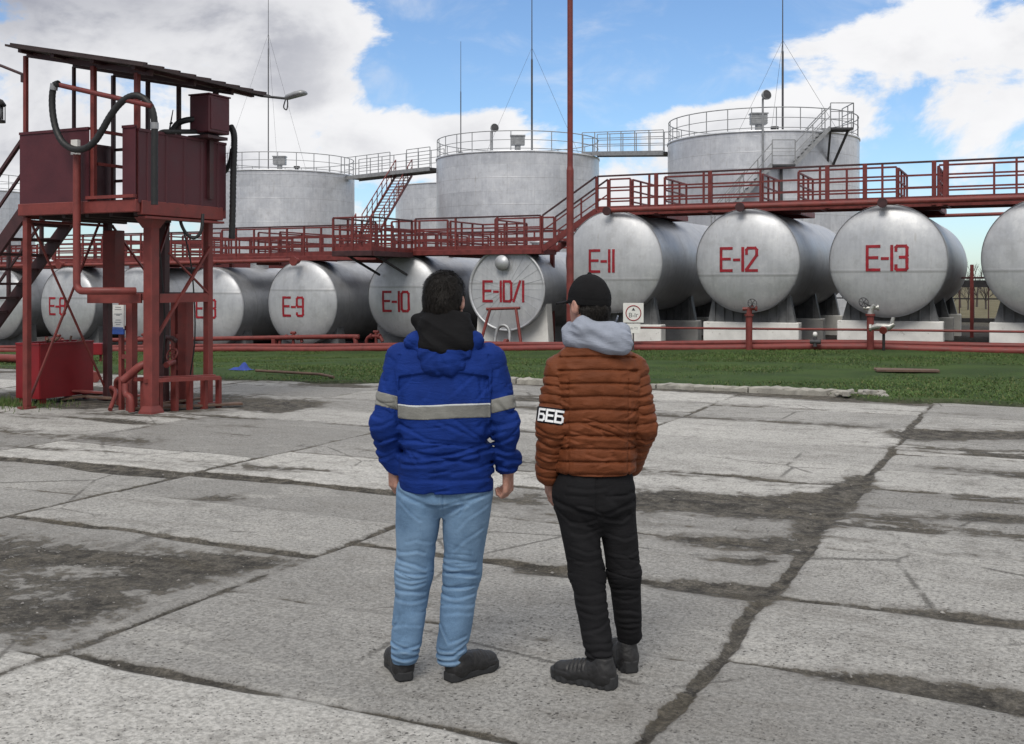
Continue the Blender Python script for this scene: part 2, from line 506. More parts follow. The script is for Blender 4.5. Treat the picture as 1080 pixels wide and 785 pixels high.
# ---- the yard of concrete road slabs
COLX = [-20.5, -17.75, -15.0, -12.25, -9.5, -6.78, -4.06, -1.30, 1.45, 4.2, 6.95]
ROWS = {
    -1.30: [(2.5, .02), (3.7, .02), (4.86, .09), (5.98, .06), (7.2, .022), (8.25, .03), (9.45, .022), (10.45, .03), (11.45, .03), (12.15, .03), (13.35, .16), (14.9, .02), (16.2, .02)],
    -4.06: [(2.45, .02), (3.66, .045), (4.80, .026), (6.0, .07), (7.15, .05), (8.3, .05), (9.5, .06), (10.6, .015), (11.75, .012), (13.42, .035), (14.9, .02), (16.1, .02)],
    -6.78: [(2.4, .02), (3.6, .03), (5.62, .05), (6.62, .012), (7.58, .12), (8.98, .028), (10.3, .015), (11.5, .02), (12.8, .03), (14.0, .02), (15.2, .03)],
    -9.5: [(2.4, .02), (3.6, .03), (5.4, .05), (6.4, .015), (7.42, .17), (8.5, .026), (9.8, .016), (11.0, .02), (12.2, .02), (13.4, .03), (14.6, .03)],
}
DEF = [(1.3 + 1.2 * i + .1, .022) for i in range(13)]
PATCH = [   # (polygon, softness, weight)
    ([(-9.8, 5.15), (-6.37, 5.30), (-5.24, 5.50), (-4.08, 5.60), (-4.0, 4.65), (-4.0, 3.7), (-4.0, 3.34), (-7, 3.1), (-9.8, 3.0)], .45, .96),
    ([(-3.3, 8.2), (-2.81, 8.75), (-2.02, 8.80), (-1.40, 9.20), (-1.22, 8.15), (-1.92, 7.86), (-2.59, 7.9), (-3.0, 7.7)], .35, .98),
    ([(-2.5, 7.2), (-1.92, 7.3), (-1.3, 7.65), (-1.22, 6.86), (-1.7, 6.9), (-2.3, 6.92)], .3, .95),
    ([(-2.98, 6.05), (-2.45, 6.10), (-2.3, 5.86), (-2.76, 5.80)], .15, .95),
    ([(-2.1, 6.03), (-1.63, 6.18), (-1.25, 6.20), (-1.27, 5.86), (-1.64, 5.86), (-1.98, 5.88)], .14, 1.0),
    ([(-1.0, 4.86), (-.56, 5.03), (.6, 5.08), (.6, 4.72), (-.31, 4.75), (-.57, 4.78), (-.76, 4.80)], .12, 1.0),
    ([(-.96, 6.0), (-.4, 6.08), (.8, 6.10), (.8, 5.90), (-.57, 5.91)], .12, .95),
    ([(-1.62, 13.3), (-.1, 13.9), (1.5, 13.9), (1.5, 13.0), (-.09, 12.95), (-1.18, 12.4), (-1.5, 12.6)], .35, .85),
    ([(-6.2, 6.56), (-6.03, 6.95), (-5.8, 7.1), (-5.5, 6.87), (-5.79, 6.55)], .3, .9),
    ([(-11.5, 12.0), (-9.61, 13.2), (-8.9, 12.8), (-8.8, 11.5), (-10.25, 11.3)], .5, .92),
    ([(-14.5, 10.6), (-12.6, 10.3), (-9.6, 10.5), (-9.3, 12.8), (-11, 13.4), (-14.5, 13.2)], .5, .86),
    ([(-1.85, 6.60), (-1.56, 6.85), (-1.33, 6.83), (-1.5, 6.55)], .12, .9),
    ([(-1.2, 16.0), (-9, 16.6), (-9, 17.4), (-1.2, 17.2)], .4, .80),
    ([(-14, 14.4), (-9, 14.7), (-8.8, 15.8), (-14, 15.4)], .5, .8),
    ([(-1.5, 7.0), (-1.25, 7.1), (-1.2, 10.0), (-1.45, 10.3), (-1.62, 9.0)], .15, .9),
    ([(-6.6, 9.4), (-4.4, 9.7), (-2.0, 9.6), (-1.6, 9.2), (-4.2, 9.1)], .4, .72),
    ([(-9.4, 13.4), (-5.6, 13.9), (-1.5, 13.7), (-1.5, 13.2), (-5.5, 13.2)], .35, .74),
    ([(-14, 8.8), (-8.4, 9.2), (-8.3, 8.6), (-14, 8.2)], .4, .70),
    ([(-1.2, 10.8), (0, 11.0), (1.4, 10.9), (1.4, 10.4), (-.4, 10.4)], .3, .70),
]
def poly_sd(X, Y, P):
    """signed distance to a polygon, negative inside"""
    d = np.full(X.shape, 1e9); ins = np.zeros(X.shape, bool)
    for i in range(len(P)):
        ax, ay = P[i]; bx, by = P[(i + 1) % len(P)]
        ex, ey = bx - ax, by - ay
        tt = np.clip(((X - ax) * ex + (Y - ay) * ey) / (ex * ex + ey * ey), 0, 1)
        d = np.minimum(d, np.hypot(X - ax - tt * ex, Y - ay - tt * ey))
        c = ((ay > Y) != (by > Y)) & (X < (bx - ax) * (Y - ay) / (by - ay + 1e-12) + ax)
        ins ^= c
    return np.where(ins, -d, d)

xs = steps((-46, -15, .25), (-15, -7, .06), (-7, 1.5, .04), (1.5, 14, .25))
ys = steps((-4, 2.6, .3), (2.6, 8.5, .04), (8.5, 17.6, .08))
X, Y, F = grid(xs, ys)
wob = .035 * fbm2(X, Y, 1.6, 3, 40)
amt = np.zeros_like(X); tone = np.zeros_like(X)
for i, x0 in enumerate(COLX[:-1]):
    x1 = COLX[i + 1]
    inc = (X + wob >= x0) & (X + wob < x1)
    rows = ROWS.get(x0, DEF)
    prev = -9.0
    for k, (yr, w) in enumerate(rows + [(99, .02)]):
        sel = inc & (Y >= prev) & (Y < yr)
        tone[sel] = np.random.default_rng(int(i * 100 + k)).uniform(0, 1)
        prev = yr
    for yr, w in rows:
        ww = w * (.62 + .75 * fbm2(X, Y, 1.1, 3, int(yr * 10) + i))
        sd = np.abs(Y + wob - yr) - ww
        a = np.clip(.5 - sd / .07, 0, 1)
        amt = np.where(inc, np.maximum(amt, a), amt)
for x0, w in zip(COLX, [.03, .03, .03, .03, .02, .028, .026, .034, .03, .03, .03]):
    ww = w * (1.0 + .7 * fbm2(X, Y, .9, 3, int(abs(x0) * 7) + 60))
    sd = np.abs(X + wob - x0) - ww
    on = np.ones_like(X)
    if x0 == -4.06: on = ((Y < 6.7) | (Y > 12)).astype(float)
    amt = np.maximum(amt, on * np.clip(.5 - sd / .07, 0, 1))
for P, sf, w in PATCH:
    sd = poly_sd(X, Y, P)
    w = w * (1.0 if sf < .44 else (.86 + .45 * fbm2(X, Y, 1.1, 4, 123)))
    amt = np.maximum(amt, w * np.clip(.5 - sd / (2 * sf) + .18 * fbm2(X, Y, 1.5, 4, 77) , 0, 1))
strips = .78 * np.clip(2.0 * fbm2(X * .30, Y * 1.5, 1.0, 4, 210) - .35, 0, 1) * sstep(Y, 6.2, 8.5)       # scaled, dirty strips along the slabs
amt = np.maximum(amt, strips)
Z = terrain(X, Y) + 0.004 + .010 * fbm2(X, Y, .5, 3, 9) + (tone - .5) * .012 - .022 * np.clip(amt * 1.6 - .6, 0, 1)
pv = mesh_np('concrete_yard', np.stack([X, Y, Z], -1), F, None)
tag(pv, kind='structure')
add_attr(pv, 'dirt', amt); add_attr(pv, 'tone', tone)
m, t, b = mat_base('cracked_concrete_slabs')
p = t.new('ShaderNodeTexCoord').outputs['Object']
nb = t.noise(p, 0.55, 6, .6)
ns = t.noise(t.scale(p, (.8, 1.9, 1)), 1.2, 9, .70, 1.2)         # streaks and scaling across the slab
nm = t.noise(p, 7.0, 8, .70)
nf = t.noise(p, 42.0, 6, .75)
ng = t.noise(p, 130.0, 4, .7)
def pits(sc, lo, hi, thr):
    vor = t.new('ShaderNodeTexVoronoi'); t.put(vor.inputs['Vector'], t.vm('ADD', p, (sc, 0, 0))); vor.inputs['Scale'].default_value = sc
    vc = t.new('ShaderNodeSeparateColor'); t.put(vc.inputs[0], vor.outputs['Color'])
    return t.m('MULTIPLY', t.ramp(t.m('ADD', vor.outputs['Distance'], t.m('MULTIPLY', t.m('SUBTRACT', ng, .5), .35)), lo, hi, 1, 0), t.m('GREATER_THAN', vc.outputs[0], thr))
pz = t.ramp(t.noise(p, 0.75, 5, .65), .40, .60)
pitm = t.m('MAXIMUM', t.m('MULTIPLY', pits(30.0, .10, .26, .55), pz), t.m('MULTIPLY', pits(62.0, .12, .30, .60), t.ramp(nm, .42, .56)))
tone_ = t.m('ADD', t.m('MULTIPLY', t.attr('tone'), .55), t.m('MULTIPLY', nb, .55))
base = t.mix(t.ramp(tone_, .30, .80), (.262, .257, .247), (.475, .467, .448))
base = t.mix(t.ramp(ns, .50, .66, 0, .5), base, (.21, .20, .185))
base = t.mix(t.ramp(ns, .34, .45, .35, 0), base, (.45, .44, .415))
base = t.mix(t.ramp(nm, .50, .66, 0, .45), base, (.19, .182, .17))
base = t.mix(t.ramp(nf, .38, .62), t.vm('MULTIPLY', base, (.70, .70, .69)), t.vm('MULTIPLY', base, (1.18, 1.18, 1.17)))
base = t.mix(t.m('MULTIPLY', t.ramp(ng, .56, .66), .38), base, (.07, .067, .062))
base = t.mix(t.m('MULTIPLY', t.ramp(ng, .34, .43, 1, 0), .22), base, (.50, .49, .47))
base = t.mix(t.m('MULTIPLY', pitm, .8), base, (.050, .047, .043))
# fine hair cracks wandering over the slabs
vk = t.new('ShaderNodeTexVoronoi', feature='DISTANCE_TO_EDGE'); t.put(vk.inputs['Vector'], t.vm('ADD', p, t.vm('MULTIPLY', t.new('ShaderNodeTexNoise').outputs['Color'], (.25, .25, 0)))); vk.inputs['Scale'].default_value = .55
crk = t.m('MULTIPLY', t.ramp(t.m('ADD', vk.outputs['Distance'], t.m('MULTIPLY', t.m('SUBTRACT', nf, .5), .02)), .001, .012, 1, 0), t.ramp(nb, .50, .56))
base = t.mix(t.m('MULTIPLY', crk, .7), base, (.06, .056, .05))
dirtc = t.mix(t.ramp(nm, .38, .62), (.046, .042, .036), (.155, .142, .120))
dirtc = t.mix(t.ramp(ng, .58, .70, 0, .55), dirtc, (.21, .20, .19))
dirtc = t.mix(t.ramp(ns, .50, .64, 0, .6), dirtc, (.13, .114, .086))
dirtc = t.mix(t.ramp(nf, .42, .62), t.vm('MULTIPLY', dirtc, (.7, .7, .7)), t.vm('MULTIPLY', dirtc, (1.3, 1.3, 1.3)))
mk = t.m('ADD', t.attr('dirt'), t.m('ADD', t.m('MULTIPLY', t.m('SUBTRACT', nm, .5), 1.0), t.m('ADD', t.m('MULTIPLY', t.m('SUBTRACT', ns, .5), .7), t.m('MULTIPLY', t.m('SUBTRACT', nf, .5), .35))))
mask = t.ramp(mk, .50, .62)
rim = t.ramp(mk, .28, .52, 0, .45)
col = t.mix(rim, base, (.15, .143, .132))
col = t.mix(mask, col, dirtc)
t.put(b.inputs['Base Color'], col)
b.inputs['Roughness'].default_value = .88; b.inputs['Specular IOR Level'].default_value = .3
hgt = t.m('ADD', t.m('MULTIPLY', nf, .35), t.m('MULTIPLY', ng, .25))
hgt = t.m('SUBTRACT', hgt, t.m('MULTIPLY', pitm, .5))
hgt = t.m('SUBTRACT', hgt, t.m('MULTIPLY', mask, .9))
hgt = t.m('ADD', hgt, t.m('MULTIPLY', t.m('MULTIPLY', mask, nf), 1.3))
bn = t.new('ShaderNodeBump'); bn.inputs['Strength'].default_value = .9; bn.inputs['Distance'].default_value = .022
t.put(bn.inputs['Height'], hgt); t.put(b.inputs['Normal'], bn.outputs[0])
pv.data.materials.append(m)

# ---- loose stones lying in the dirt (uncountable)
ico_v = []; ico_f = [(0, 2, 4), (2, 1, 4), (1, 3, 4), (3, 0, 4), (2, 0, 5), (1, 2, 5), (3, 1, 5), (0, 3, 5)]
octv = np.array([(1, 0, 0), (-1, 0, 0), (0, 1, 0), (0, -1, 0), (0, 0, 1), (0, 0, -1)], float)
cand = np.where((amt > .62) & (X > -9.5) & (X < 1.4) & (Y > 3) & (Y < 13))[0]
wgt = 1.0 / (Y[cand] ** 1.2); wgt /= wgt.sum()
pick = RNG.choice(cand, 1500, p=wgt)
V = []; Fx = []
for j, i in enumerate(pick):
    r = RNG.uniform(.003, .009) * (2.0 if RNG.random() < .06 else 1)
    c = np.array([X[i] + RNG.uniform(-.03, .03), Y[i] + RNG.uniform(-.03, .03), Z[i] + r * .3])
    vv = octv * r * RNG.uniform(.6, 1.3, (6, 1)) * np.array([1, RNG.uniform(.6, 1), .6]) 
    a = RNG.uniform(0, 6.28); ca, sa = math.cos(a), math.sin(a)
    vv = np.stack([vv[:, 0] * ca - vv[:, 1] * sa, vv[:, 0] * sa + vv[:, 1] * ca, vv[:, 2]], -1)
    V.append(vv + c); Fx.append(np.array(ico_f) + 6 * j)
ms, t, b = mat_base('loose_stone')
p = t.new('ShaderNodeTexCoord').outputs['Object']
n = t.noise(p, 25.0, 2, .5)
t.put(b.inputs['Base Color'], t.mix(t.ramp(n, .42, .66), (.07, .066, .06), (.30, .29, .275))); b.inputs['Roughness'].default_value = .9
gr = mesh_np('gravel', np.concatenate(V), np.concatenate(Fx), ms, smooth=False)
tag(gr, 'loose grey stones scattered in the dirt between the slabs', 'gravel', kind='stuff')

# ---- lawn grass: short blades (uncountable)
NB = 165000
gx = RNG.uniform(-36, 6, NB * 3); gy = 15.0 + (28.8 - 15.0) * RNG.uniform(0, 1, NB * 3) ** 1.25
e = lawn_edge(gx) + .10 * RNG.normal(size=len(gx))
dens = .55 + .8 * fbm2(gx, gy, .75, 4, 90)
bare = np.exp(-(((gx + 2.0) / .9) ** 2 + ((gy - 21.9) / .7) ** 2)) + np.exp(-(((gx + 13) / 2.2) ** 2 + ((gy - 16.2) / .8) ** 2))
# only what can be in the view
zc = -SY * gx + CY * gy; xc = (CY * gx + SY * gy) / zc
ok = (gy > e) & (RNG.uniform(0, 1, len(gx)) < np.clip(dens - .8 * bare, .04, 1)) & (np.abs(xc) < .66)
gx, gy = gx[ok][:NB], gy[ok][:NB]
n = len(gx); gz = terrain(gx, gy) + .03
hh = RNG.uniform(.02, .058, n) * (.75 + .5 * fbm2(gx, gy, .8, 3, 91)); ww = RNG.uniform(.006, .013, n); an = RNG.uniform(0, 6.28, n); le = RNG.uniform(0, .05, n); la = RNG.uniform(0, 6.28, n)
P0 = np.stack([gx - np.cos(an) * ww, gy - np.sin(an) * ww, gz], -1); P1 = np.stack([gx + np.cos(an) * ww, gy + np.sin(an) * ww, gz], -1)
P2 = np.stack([gx + le * np.cos(la), gy + le * np.sin(la), gz + hh], -1)
V = np.stack([P0, P1, P2], 1).reshape(-1, 3)
mg, t, b = mat_base('grass_blade')
p = t.new('ShaderNodeTexCoord').outputs['Object']
n1 = t.noise(p, 0.7, 5, .6); n2 = t.noise(p, 20.0, 2, .5)
c = t.mix(t.ramp(n1, .35, .65), (.050, .092, .024), (.078, .138, .036))
c = t.mix(t.ramp(n2, .50, .66, 0, .8), c, (.17, .155, .075))
t.put(b.inputs['Base Color'], c); b.inputs['Roughness'].default_value = .7; b.inputs['Specular IOR Level'].default_value = .25
gs = mesh_np('grass', V, np.arange(3 * n).reshape(-1, 3), mg, smooth=False)
tag(gs, 'short green grass on the strip in front of the tanks', 'grass', kind='stuff')

# ---- kerb stones along the lawn edge, some sunk or missing
kx = -9.0
k = 0
while kx < -2.7:
    L = 1.5 if kx > -8 else 1.0
    mb = MB()
    nx = 18
    V = []; Fq = []
    for i in range(nx + 1):
        u = i / nx * (L - .03)
        for (dy, dz) in ((-.09, -.1), (-.085, .04), (-.06, .062), (.08, .062), (.09, -.1)):
            jx = RNG.normal() * .004
            V.append((u + jx, dy + RNG.normal() * .008, dz + RNG.normal() * .008))
    for i in range(nx):
        for q in range(4):
            a = i * 5 + q
            Fq.append((a, a + 5, a + 6, a + 1))
    mb.add(V, Fq, False)
    mb.add(V[:5], [(0, 1, 2, 3, 4)]); mb.add(V[-5:], [(4, 3, 2, 1, 0)])
    o = mb.build('kerb_stone', M['kerb'], None, (kx, 17.02 + RNG.normal() * .015, .01 + RNG.uniform(-.02, .015)))
    o.rotation_euler = (R(RNG.normal() * 2), 0, R(RNG.normal() * .5))
    tag(o, kind='structure')
    kx += L; k += 1
# crumbled end of the kerb
mb = MB()
for i in range(26):
    a, bq = -2.72 + RNG.uniform(0, .75), 17.0 + RNG.normal() * .09
    s_ = RNG.uniform(.05, .12)
    mb.box((a, bq, .04 + RNG.uniform(-.02, .03)), (s_ * 1.3, s_, s_ * .8), Matrix.Rotation(RNG.uniform(0, 3), 3, 'Z') @ Matrix.Rotation(RNG.uniform(-.4, .4), 3, 'X'), .012)
o = mb.build('rubble', M['kerb']); tag(o, 'heap of crumbled kerb concrete at the lawn edge', 'rubble', kind='stuff')
# ================================================================ lying tanks
GL = {   # stencil glyphs on a grid 0..1 wide, 0..1 high: list of strokes
    'E': (.58, [[(0, 0), (0, 1)], [(0, 1), (.58, 1)], [(0, .52), (.48, .52)], [(0, 0), (.58, 0)]]),
    '-': (.26, [[(0, .48), (.26, .48)]]),
    '1': (.10, [[(.05, 0), (.05, 1)]]),
    '0': (.50, [[(0, .1), (0, .9), (.1, 1), (.4, 1), (.5, .9), (.5, .1), (.4, 0), (.1, 0), (0, .1)]]),
    'D': (.50, [[(0, 0), (0, 1), (.4, 1), (.5, .9), (.5, .1), (.4, 0), (0, 0)]]),
    '2': (.54, [[(0, .75), (0, .92), (.08, 1), (.46, 1), (.54, .92), (.54, .68), (0, 0.04), (0, 0), (.54, 0)]]),
    '3': (.52, [[(0, .82), (0, .95), (.06, 1), (.46, 1), (.52, .93), (.52, .6), (.46, .53), (.2, .53)], [(.46, .53), (.52, .46), (.52, .07), (.46, 0), (.06, 0), (0, .05), (0, .18)]]),
    '7': (.48, [[(0, 1), (.48, 1), (.12, 0)]]),
    '8': (.50, [[(.08, .53), (0, .6), (0, .92), (.08, 1), (.42, 1), (.5, .92), (.5, .6), (.42, .53), (.08, .53), (0, .45), (0, .08), (.08, 0), (.42, 0), (.5, .08), (.5, .45), (.42, .53)]]),
    '9': (.48, [[(.48, .5), (.08, .5), (0, .58), (0, .92), (.08, 1), (.4, 1), (.48, .92), (.48, .08), (.4, 0), (.08, 0), (0, .08), (0, .14)]]),
    '6': (.48, [[(0, .5), (.4, .5), (.48, .42), (.48, .08), (.4, 0), (.08, 0), (0, .08), (0, .92), (.08, 1), (.4, 1), (.48, .92)]]),
    '/': (.42, [[(0, 0), (.42, 1)]]),
}
def stencil(text, H, w, cx, cz, surf, gap=.15):
    """lettering strokes laid on the surface y=surf(x,z), as thin raised paint"""
    mb = MB()
    HX = H * .84
    tot = sum(GL[c][0] for c in text) + gap * (len(text) - 1)
    x = cx - tot * HX / 2
    for c in text:
        gw, strokes = GL[c]
        for li, st in enumerate(strokes):
            for (a, b_) in zip(st[:-1], st[1:]):
                p0 = Vector((x + a[0] * HX, cz + (a[1] - .5) * H)); p1 = Vector((x + b_[0] * HX, cz + (b_[1] - .5) * H))
                d = (p1 - p0); L = d.length; d.normalize(); nrm = Vector((-d.y, d.x))
                p0 = p0 - d * w * .42; p1 = p1 + d * w * .42
                n = max(1, int(L / .07))
                V = []; Fq = []
                for i in range(n + 1):
                    q = p0.lerp(p1, i / n)
                    jit = 1 + random.uniform(-.07, .07)
                    for s_ in (-1, 1):
                        e = q + nrm * s_ * w / 2 * jit
                        y = surf(e.x, e.y)
                        V.append((e.x, y - .012 - li * .0006, e.y)); V.append((e.x, y + .02, e.y))
                for i in range(n):
                    k = i * 4
                    Fq += [(k, k + 2, k + 6, k + 4), (k, k + 4, k + 5, k + 1), (k + 2, k + 3, k + 7, k + 6)]
                Fq += [(0, 1, 3, 2), (n * 4, n * 4 + 2, n * 4 + 3, n * 4 + 1)]
                mb.add(V, Fq, False)
        x += (gw + gap) * HX
    return mb

def head_fn(Rr, bulge, flat):
    if flat:
        return lambda r: -bulge * (1 - min(r / Rr, 1))
    def f(r):
        q = min(r / Rr, 1.0)
        return -bulge * (max(0, 1 - q ** 2.6)) ** .72
    return f

def lying_tank(x, y, zc, Rr, L, text, tx, tzv, label, raised, flat=False, H=.60):
    root = empty('storage_tank', (x, y, tz(x, y)), label=label, cat='tank', group='red numbered silver tanks lying side by side')
    g0 = tz(x, y); c = zc - g0        # axis height over the ground
    TY = Matrix.Translation((0, 0, c)) @ Matrix.Rotation(R(90), 4, 'X')     # lathe z -> -y
    mb = MB()
    prof = []
    for i in range(13):
        yy = L * i / 12
        prof.append((Rr, -yy))
    mb.lathe(prof[::-1], 72, TY)
    for yy in (.02, L - .02):      # weld bands
        mb.lathe([(Rr, -yy - .05), (Rr + .008, -yy - .04), (Rr + .008, -yy + .04), (Rr, -yy + .05)], 72, TY)
    mb.build('shell', M['silver_h'], root)
    fn = head_fn(Rr, .05 if flat else .30, flat)
    prof = [(Rr * q, -fn(Rr * q)) for q in [1, .985, .96, .93, .89, .84, .77, .68, .57, .45, .32, .18, .06, .001]]
    mb = MB(); mb.lathe(prof, 72, TY)
    if flat:
        mb.lathe([(Rr, -.04), (Rr + .05, -.03), (Rr + .05, .05), (Rr - .01, .06), (Rr - .03, .02)], 72, TY)
        for k in range(24):
            a = R(15 * k); r0 = Rr * .98
            P0 = Vector((r0 * math.cos(a), fn(r0) - .004, c + r0 * math.sin(a))); P1 = Vector((.12 * math.cos(a), fn(.12) - .004, c + .12 * math.sin(a)))
            mb.bar(P0, P1, .012, .006)
    mb.build('front_head', M['silver_head'], root)
    mb = MB(); mb.lathe([(r_, -L - z_) for r_, z_ in prof], 72, TY); mb.build('back_head', M['silver_head'], root)
    if text:
        s = stencil(text, H, .075, tx, c + tzv, lambda u, v: fn(math.hypot(u, v - c)))
        s.build('number', M['letter'], root)
    # supports
    for yy in (.55, L * .5, L - .7):
        if raised:
            mb = MB(); bt = c - Rr
            mb.box((0, yy, .30 - .06), (2.62, .45, .94), None, .02)
            mb.build('support_block', M['whitewash'], root)
            mb = MB()
            n = 14
            top = []
            for i in range(n + 1):
                u = -1.05 + 2.1 * i / n
                top.append((u, c - math.sqrt(Rr * Rr - u * u) + .005))
            V = []
            for dy in (-.13, .13):
                V += [(u, yy + dy, z) for u, z in top] + [(1.2, yy + dy, .70), (-1.2, yy + dy, .70)]
            k = n + 3
            F_ = [tuple(range(k - 1, -1, -1)), tuple(range(k, 2 * k))] + [(i, (i + 1) % k, k + (i + 1) % k, k + i) for i in range(k)]
            mb.add(V, F_)
            for i in range(9):
                u = -1.0 + .25 * i
                mb.box((u, yy - .16, (.70 + c - math.sqrt(Rr * Rr - u * u)) / 2), (.03, .06, max(.04, c - math.sqrt(Rr * Rr - u * u) - .70)))
            mb.build('saddle', M['saddle'], root)
        else:
            mb = MB(); n = 14
            V = []
            for dy in (-.2, .2):
                V += [(-1.15 + 2.3 * i / n, yy + dy, c - math.sqrt(Rr * Rr - (-1.15 + 2.3 * i / n) ** 2) + .004) for i in range(n + 1)] + [(1.25, yy + dy, -.2), (-1.25, yy + dy, -.2)]
            k = n + 3
            mb.add(V, [tuple(range(k - 1, -1, -1)), tuple(range(k, 2 * k))] + [(i, (i + 1) % k, k + (i + 1) % k, k + i) for i in range(k)])
            mb.build('saddle', M['saddle'] if not flat else M['whitewash'], root)
    # hatch on the back of the tank
    for yy in (2.6, 6.2):
        mb = MB(); MZ = Matrix.Translation((0, yy, c + Rr - .03))
        mb.lathe([(.33, 0), (.33, .28), (.40, .28), (.40, .33), (.001, .36)], 24, MZ)
        mb.build('hatch', M['silver_head'], root)
    if flat:
        mb = MB(); MH = Matrix.Translation((-.08, fn(.8) + .0, c + .80)) @ Matrix.Rotation(R(90), 4, 'X')
        mb.lathe([(.20, -.02), (.20, .16), (.23, .16), (.23, .19), (.001, .20)], 28, MH)
        mb.build('round_cover', M['silver_head'], root)
    return root, c, fn

ROW = 29.4
def atpx(px, Y):
    """site X of a bearing seen at photo column px, on the line Y"""
    r = (px - 540) / FPX
    return Y / (CY + SY * r) * (-SY + CY * r)
TANKS = [  # px, axis z, R, text, tx, tz, raised, flat, label
    (1105, 2.30, 1.48, None, 0, 0, True, False, 'raised silver tank cut off by the right edge of the photo'),
    (936, 2.26, 1.45, 'E-13', .02, .07, True, False, 'silver lying tank stencilled E-13 on white blocks'),
    (788, 2.30, 1.41, 'E-12', -.16, .03, True, False, 'silver lying tank stencilled E-12 on white blocks'),
    (647, 2.30, 1.46, 'E-11', -.24, .02, True, False, 'silver lying tank stencilled E-11, behind the tall red pole'),
    (530, 1.50, 1.23, 'E-1D/1', -.10, -.06, False, True, 'flat-ended silver tank stencilled E-10/1 with a round cover'),
    (420, 1.28, 1.30, 'E-10', -.10, -.17, False, False, 'silver lying tank stencilled E-10 behind the dark-haired man'),
    (313, 1.03, 1.40, 'E-9', -.16, -.12, False, False, 'silver lying tank stencilled E-9 under the lower walkway'),
    (217, .84, 1.40, 'E-8', .0, -.04, False, False, 'silver tank with red number behind right post of the tower'),
    (139, .88, 1.38, None, 0, 0, False, False, 'silver tank without number, behind the white notice on the tower'),
    (65, .88, 1.40, 'E-8', -.24, -.06, False, False, 'silver tank stencilled E-8 behind the crossed braces'),
    (-8, .90, 1.40, None, 0, 0, False, False, 'silver tank cut off by the left edge of the photo'),
]
TK = {}
for px, zc, rr, tx_, ox, oz, ra, fl, lab in TANKS:
    x = atpx(px, ROW)
    TK[px] = (x, lying_tank(x, ROW + (0 if ra else .3), zc, rr, 8.6, tx_, ox, oz, lab, ra, fl), zc, rr)

# second row, behind the first: only their ends and backs show in the gaps
# ================================================================ standing tanks
def ring_rail(root, Rr, z, a0, a1, mat, h=1.05, n=24, post_r=.024):
    """curved guard rail on a tank roof: rails as one part, every post a part"""
    mb = MB()
    for hz_, rad in ((h, .026), (h * .55, .018), (.12, .02)):
        mb.tube([(Rr * math.cos(R(a0 + (a1 - a0) * i / 60)), Rr * math.sin(R(a0 + (a1 - a0) * i / 60)), z + hz_) for i in range(61)], rad, 6)
    mb.build('guard_rail', mat, root)
    pm = MB(); pm.tube([(0, 0, 0), (0, 0, h)], post_r, 6)
    first = None
    for i in range(n + 1):
        a = R(a0 + (a1 - a0) * i / n)
        if first is None:
            first = pm.build('rail_post', mat, root); o = first
        else:
            o = first.copy(); COL.objects.link(o); o.parent = root
        o.location = (Rr * math.cos(a), Rr * math.sin(a), z)

def standing_tank(px, z_depth, Rr, top, label, rail=True):
    x = z_depth * (-SY + CY * (px - 540) / FPX); y = z_depth * (CY + SY * (px - 540) / FPX)
    g0 = tz(x, 45)
    root = empty('vertical_tank', (x, y, g0), label=label, cat='tank', group='big upright tanks behind the walkways')
    h = top - g0
    mb = MB()
    mb.lathe([(Rr, h * i / 12) for i in range(13)], 96)
    mb.lathe([(Rr, h - .10), (Rr + .04, h - .09), (Rr + .04, h), (Rr, h + .01)], 96)
    mb.build('shell', M['silver_v'], root)
    mb = MB(); mb.lathe([(Rr, h), (Rr * .5, h + .18), (.001, h + .32)], 96); mb.build('tank_roof', M['silver_v'], root)
    if rail:
        ring_rail(root, Rr - .05, h, 0, 360, M['grey_rail'], 1.08, 26)
    return root, x, y, h, g0

def on_tank(root, px, x, y, g0, depth):
    """local x of a bearing on the tank at that depth"""
    return depth * (-SY + CY * (px - 540) / FPX) - x, depth * (CY + SY * (px - 540) / FPX) - y

def vent_box(root, lx, ly, z):
    mb = MB(); mb.box((0, 0, .62), (.78, .5, .5), Matrix.Rotation(YAW, 3, 'Z'), .03); mb.box((0, 0, .90), (.86, .58, .06), Matrix.Rotation(YAW, 3, 'Z'))
    mb.tube([(0, 0, 0), (0, 0, .4)], .17, 14)
    for k in range(4): mb.box((0, 0, .44 + .11 * k), (.80, .52, .02), Matrix.Rotation(YAW, 3, 'Z'))
    o = mb.build('breather_valve', M['steel'], root, (lx, ly, z)); return o

def rod(name_label, px, depth, zb, zt, r=.04, guys=True, group='lightning rods on the upright tanks'):
    x = depth * (-SY + CY * (px - 540) / FPX); y = depth * (CY + SY * (px - 540) / FPX)
    root = empty('lightning_rod', (x, y, zb), label=name_label, cat='lightning rod', group=group)
    mb = MB(); hh = zt - zb
    mb.tube([(0, 0, 0), (0, 0, hh * .55), (0, 0, hh * .56), (0, 0, hh)], [r, r, r * .6, r * .4], 8); mb.build('rod', M['grey_dark'], root)
    mb = MB(); mb.tube([(0, 0, -.03), (0, 0, .12)], .12, 12); mb.build('base_plate', M['grey_dark'], root)
    if guys:
        for a in (205, 335, 90):
            mb = MB(); mb.tube([(0, 0, hh * .62), (3.0 * math.cos(R(a) + YAW), 3.0 * math.sin(R(a) + YAW), .05)], .008, 4); mb.build('guy_wire', M['grey_dark'], root)
    return root

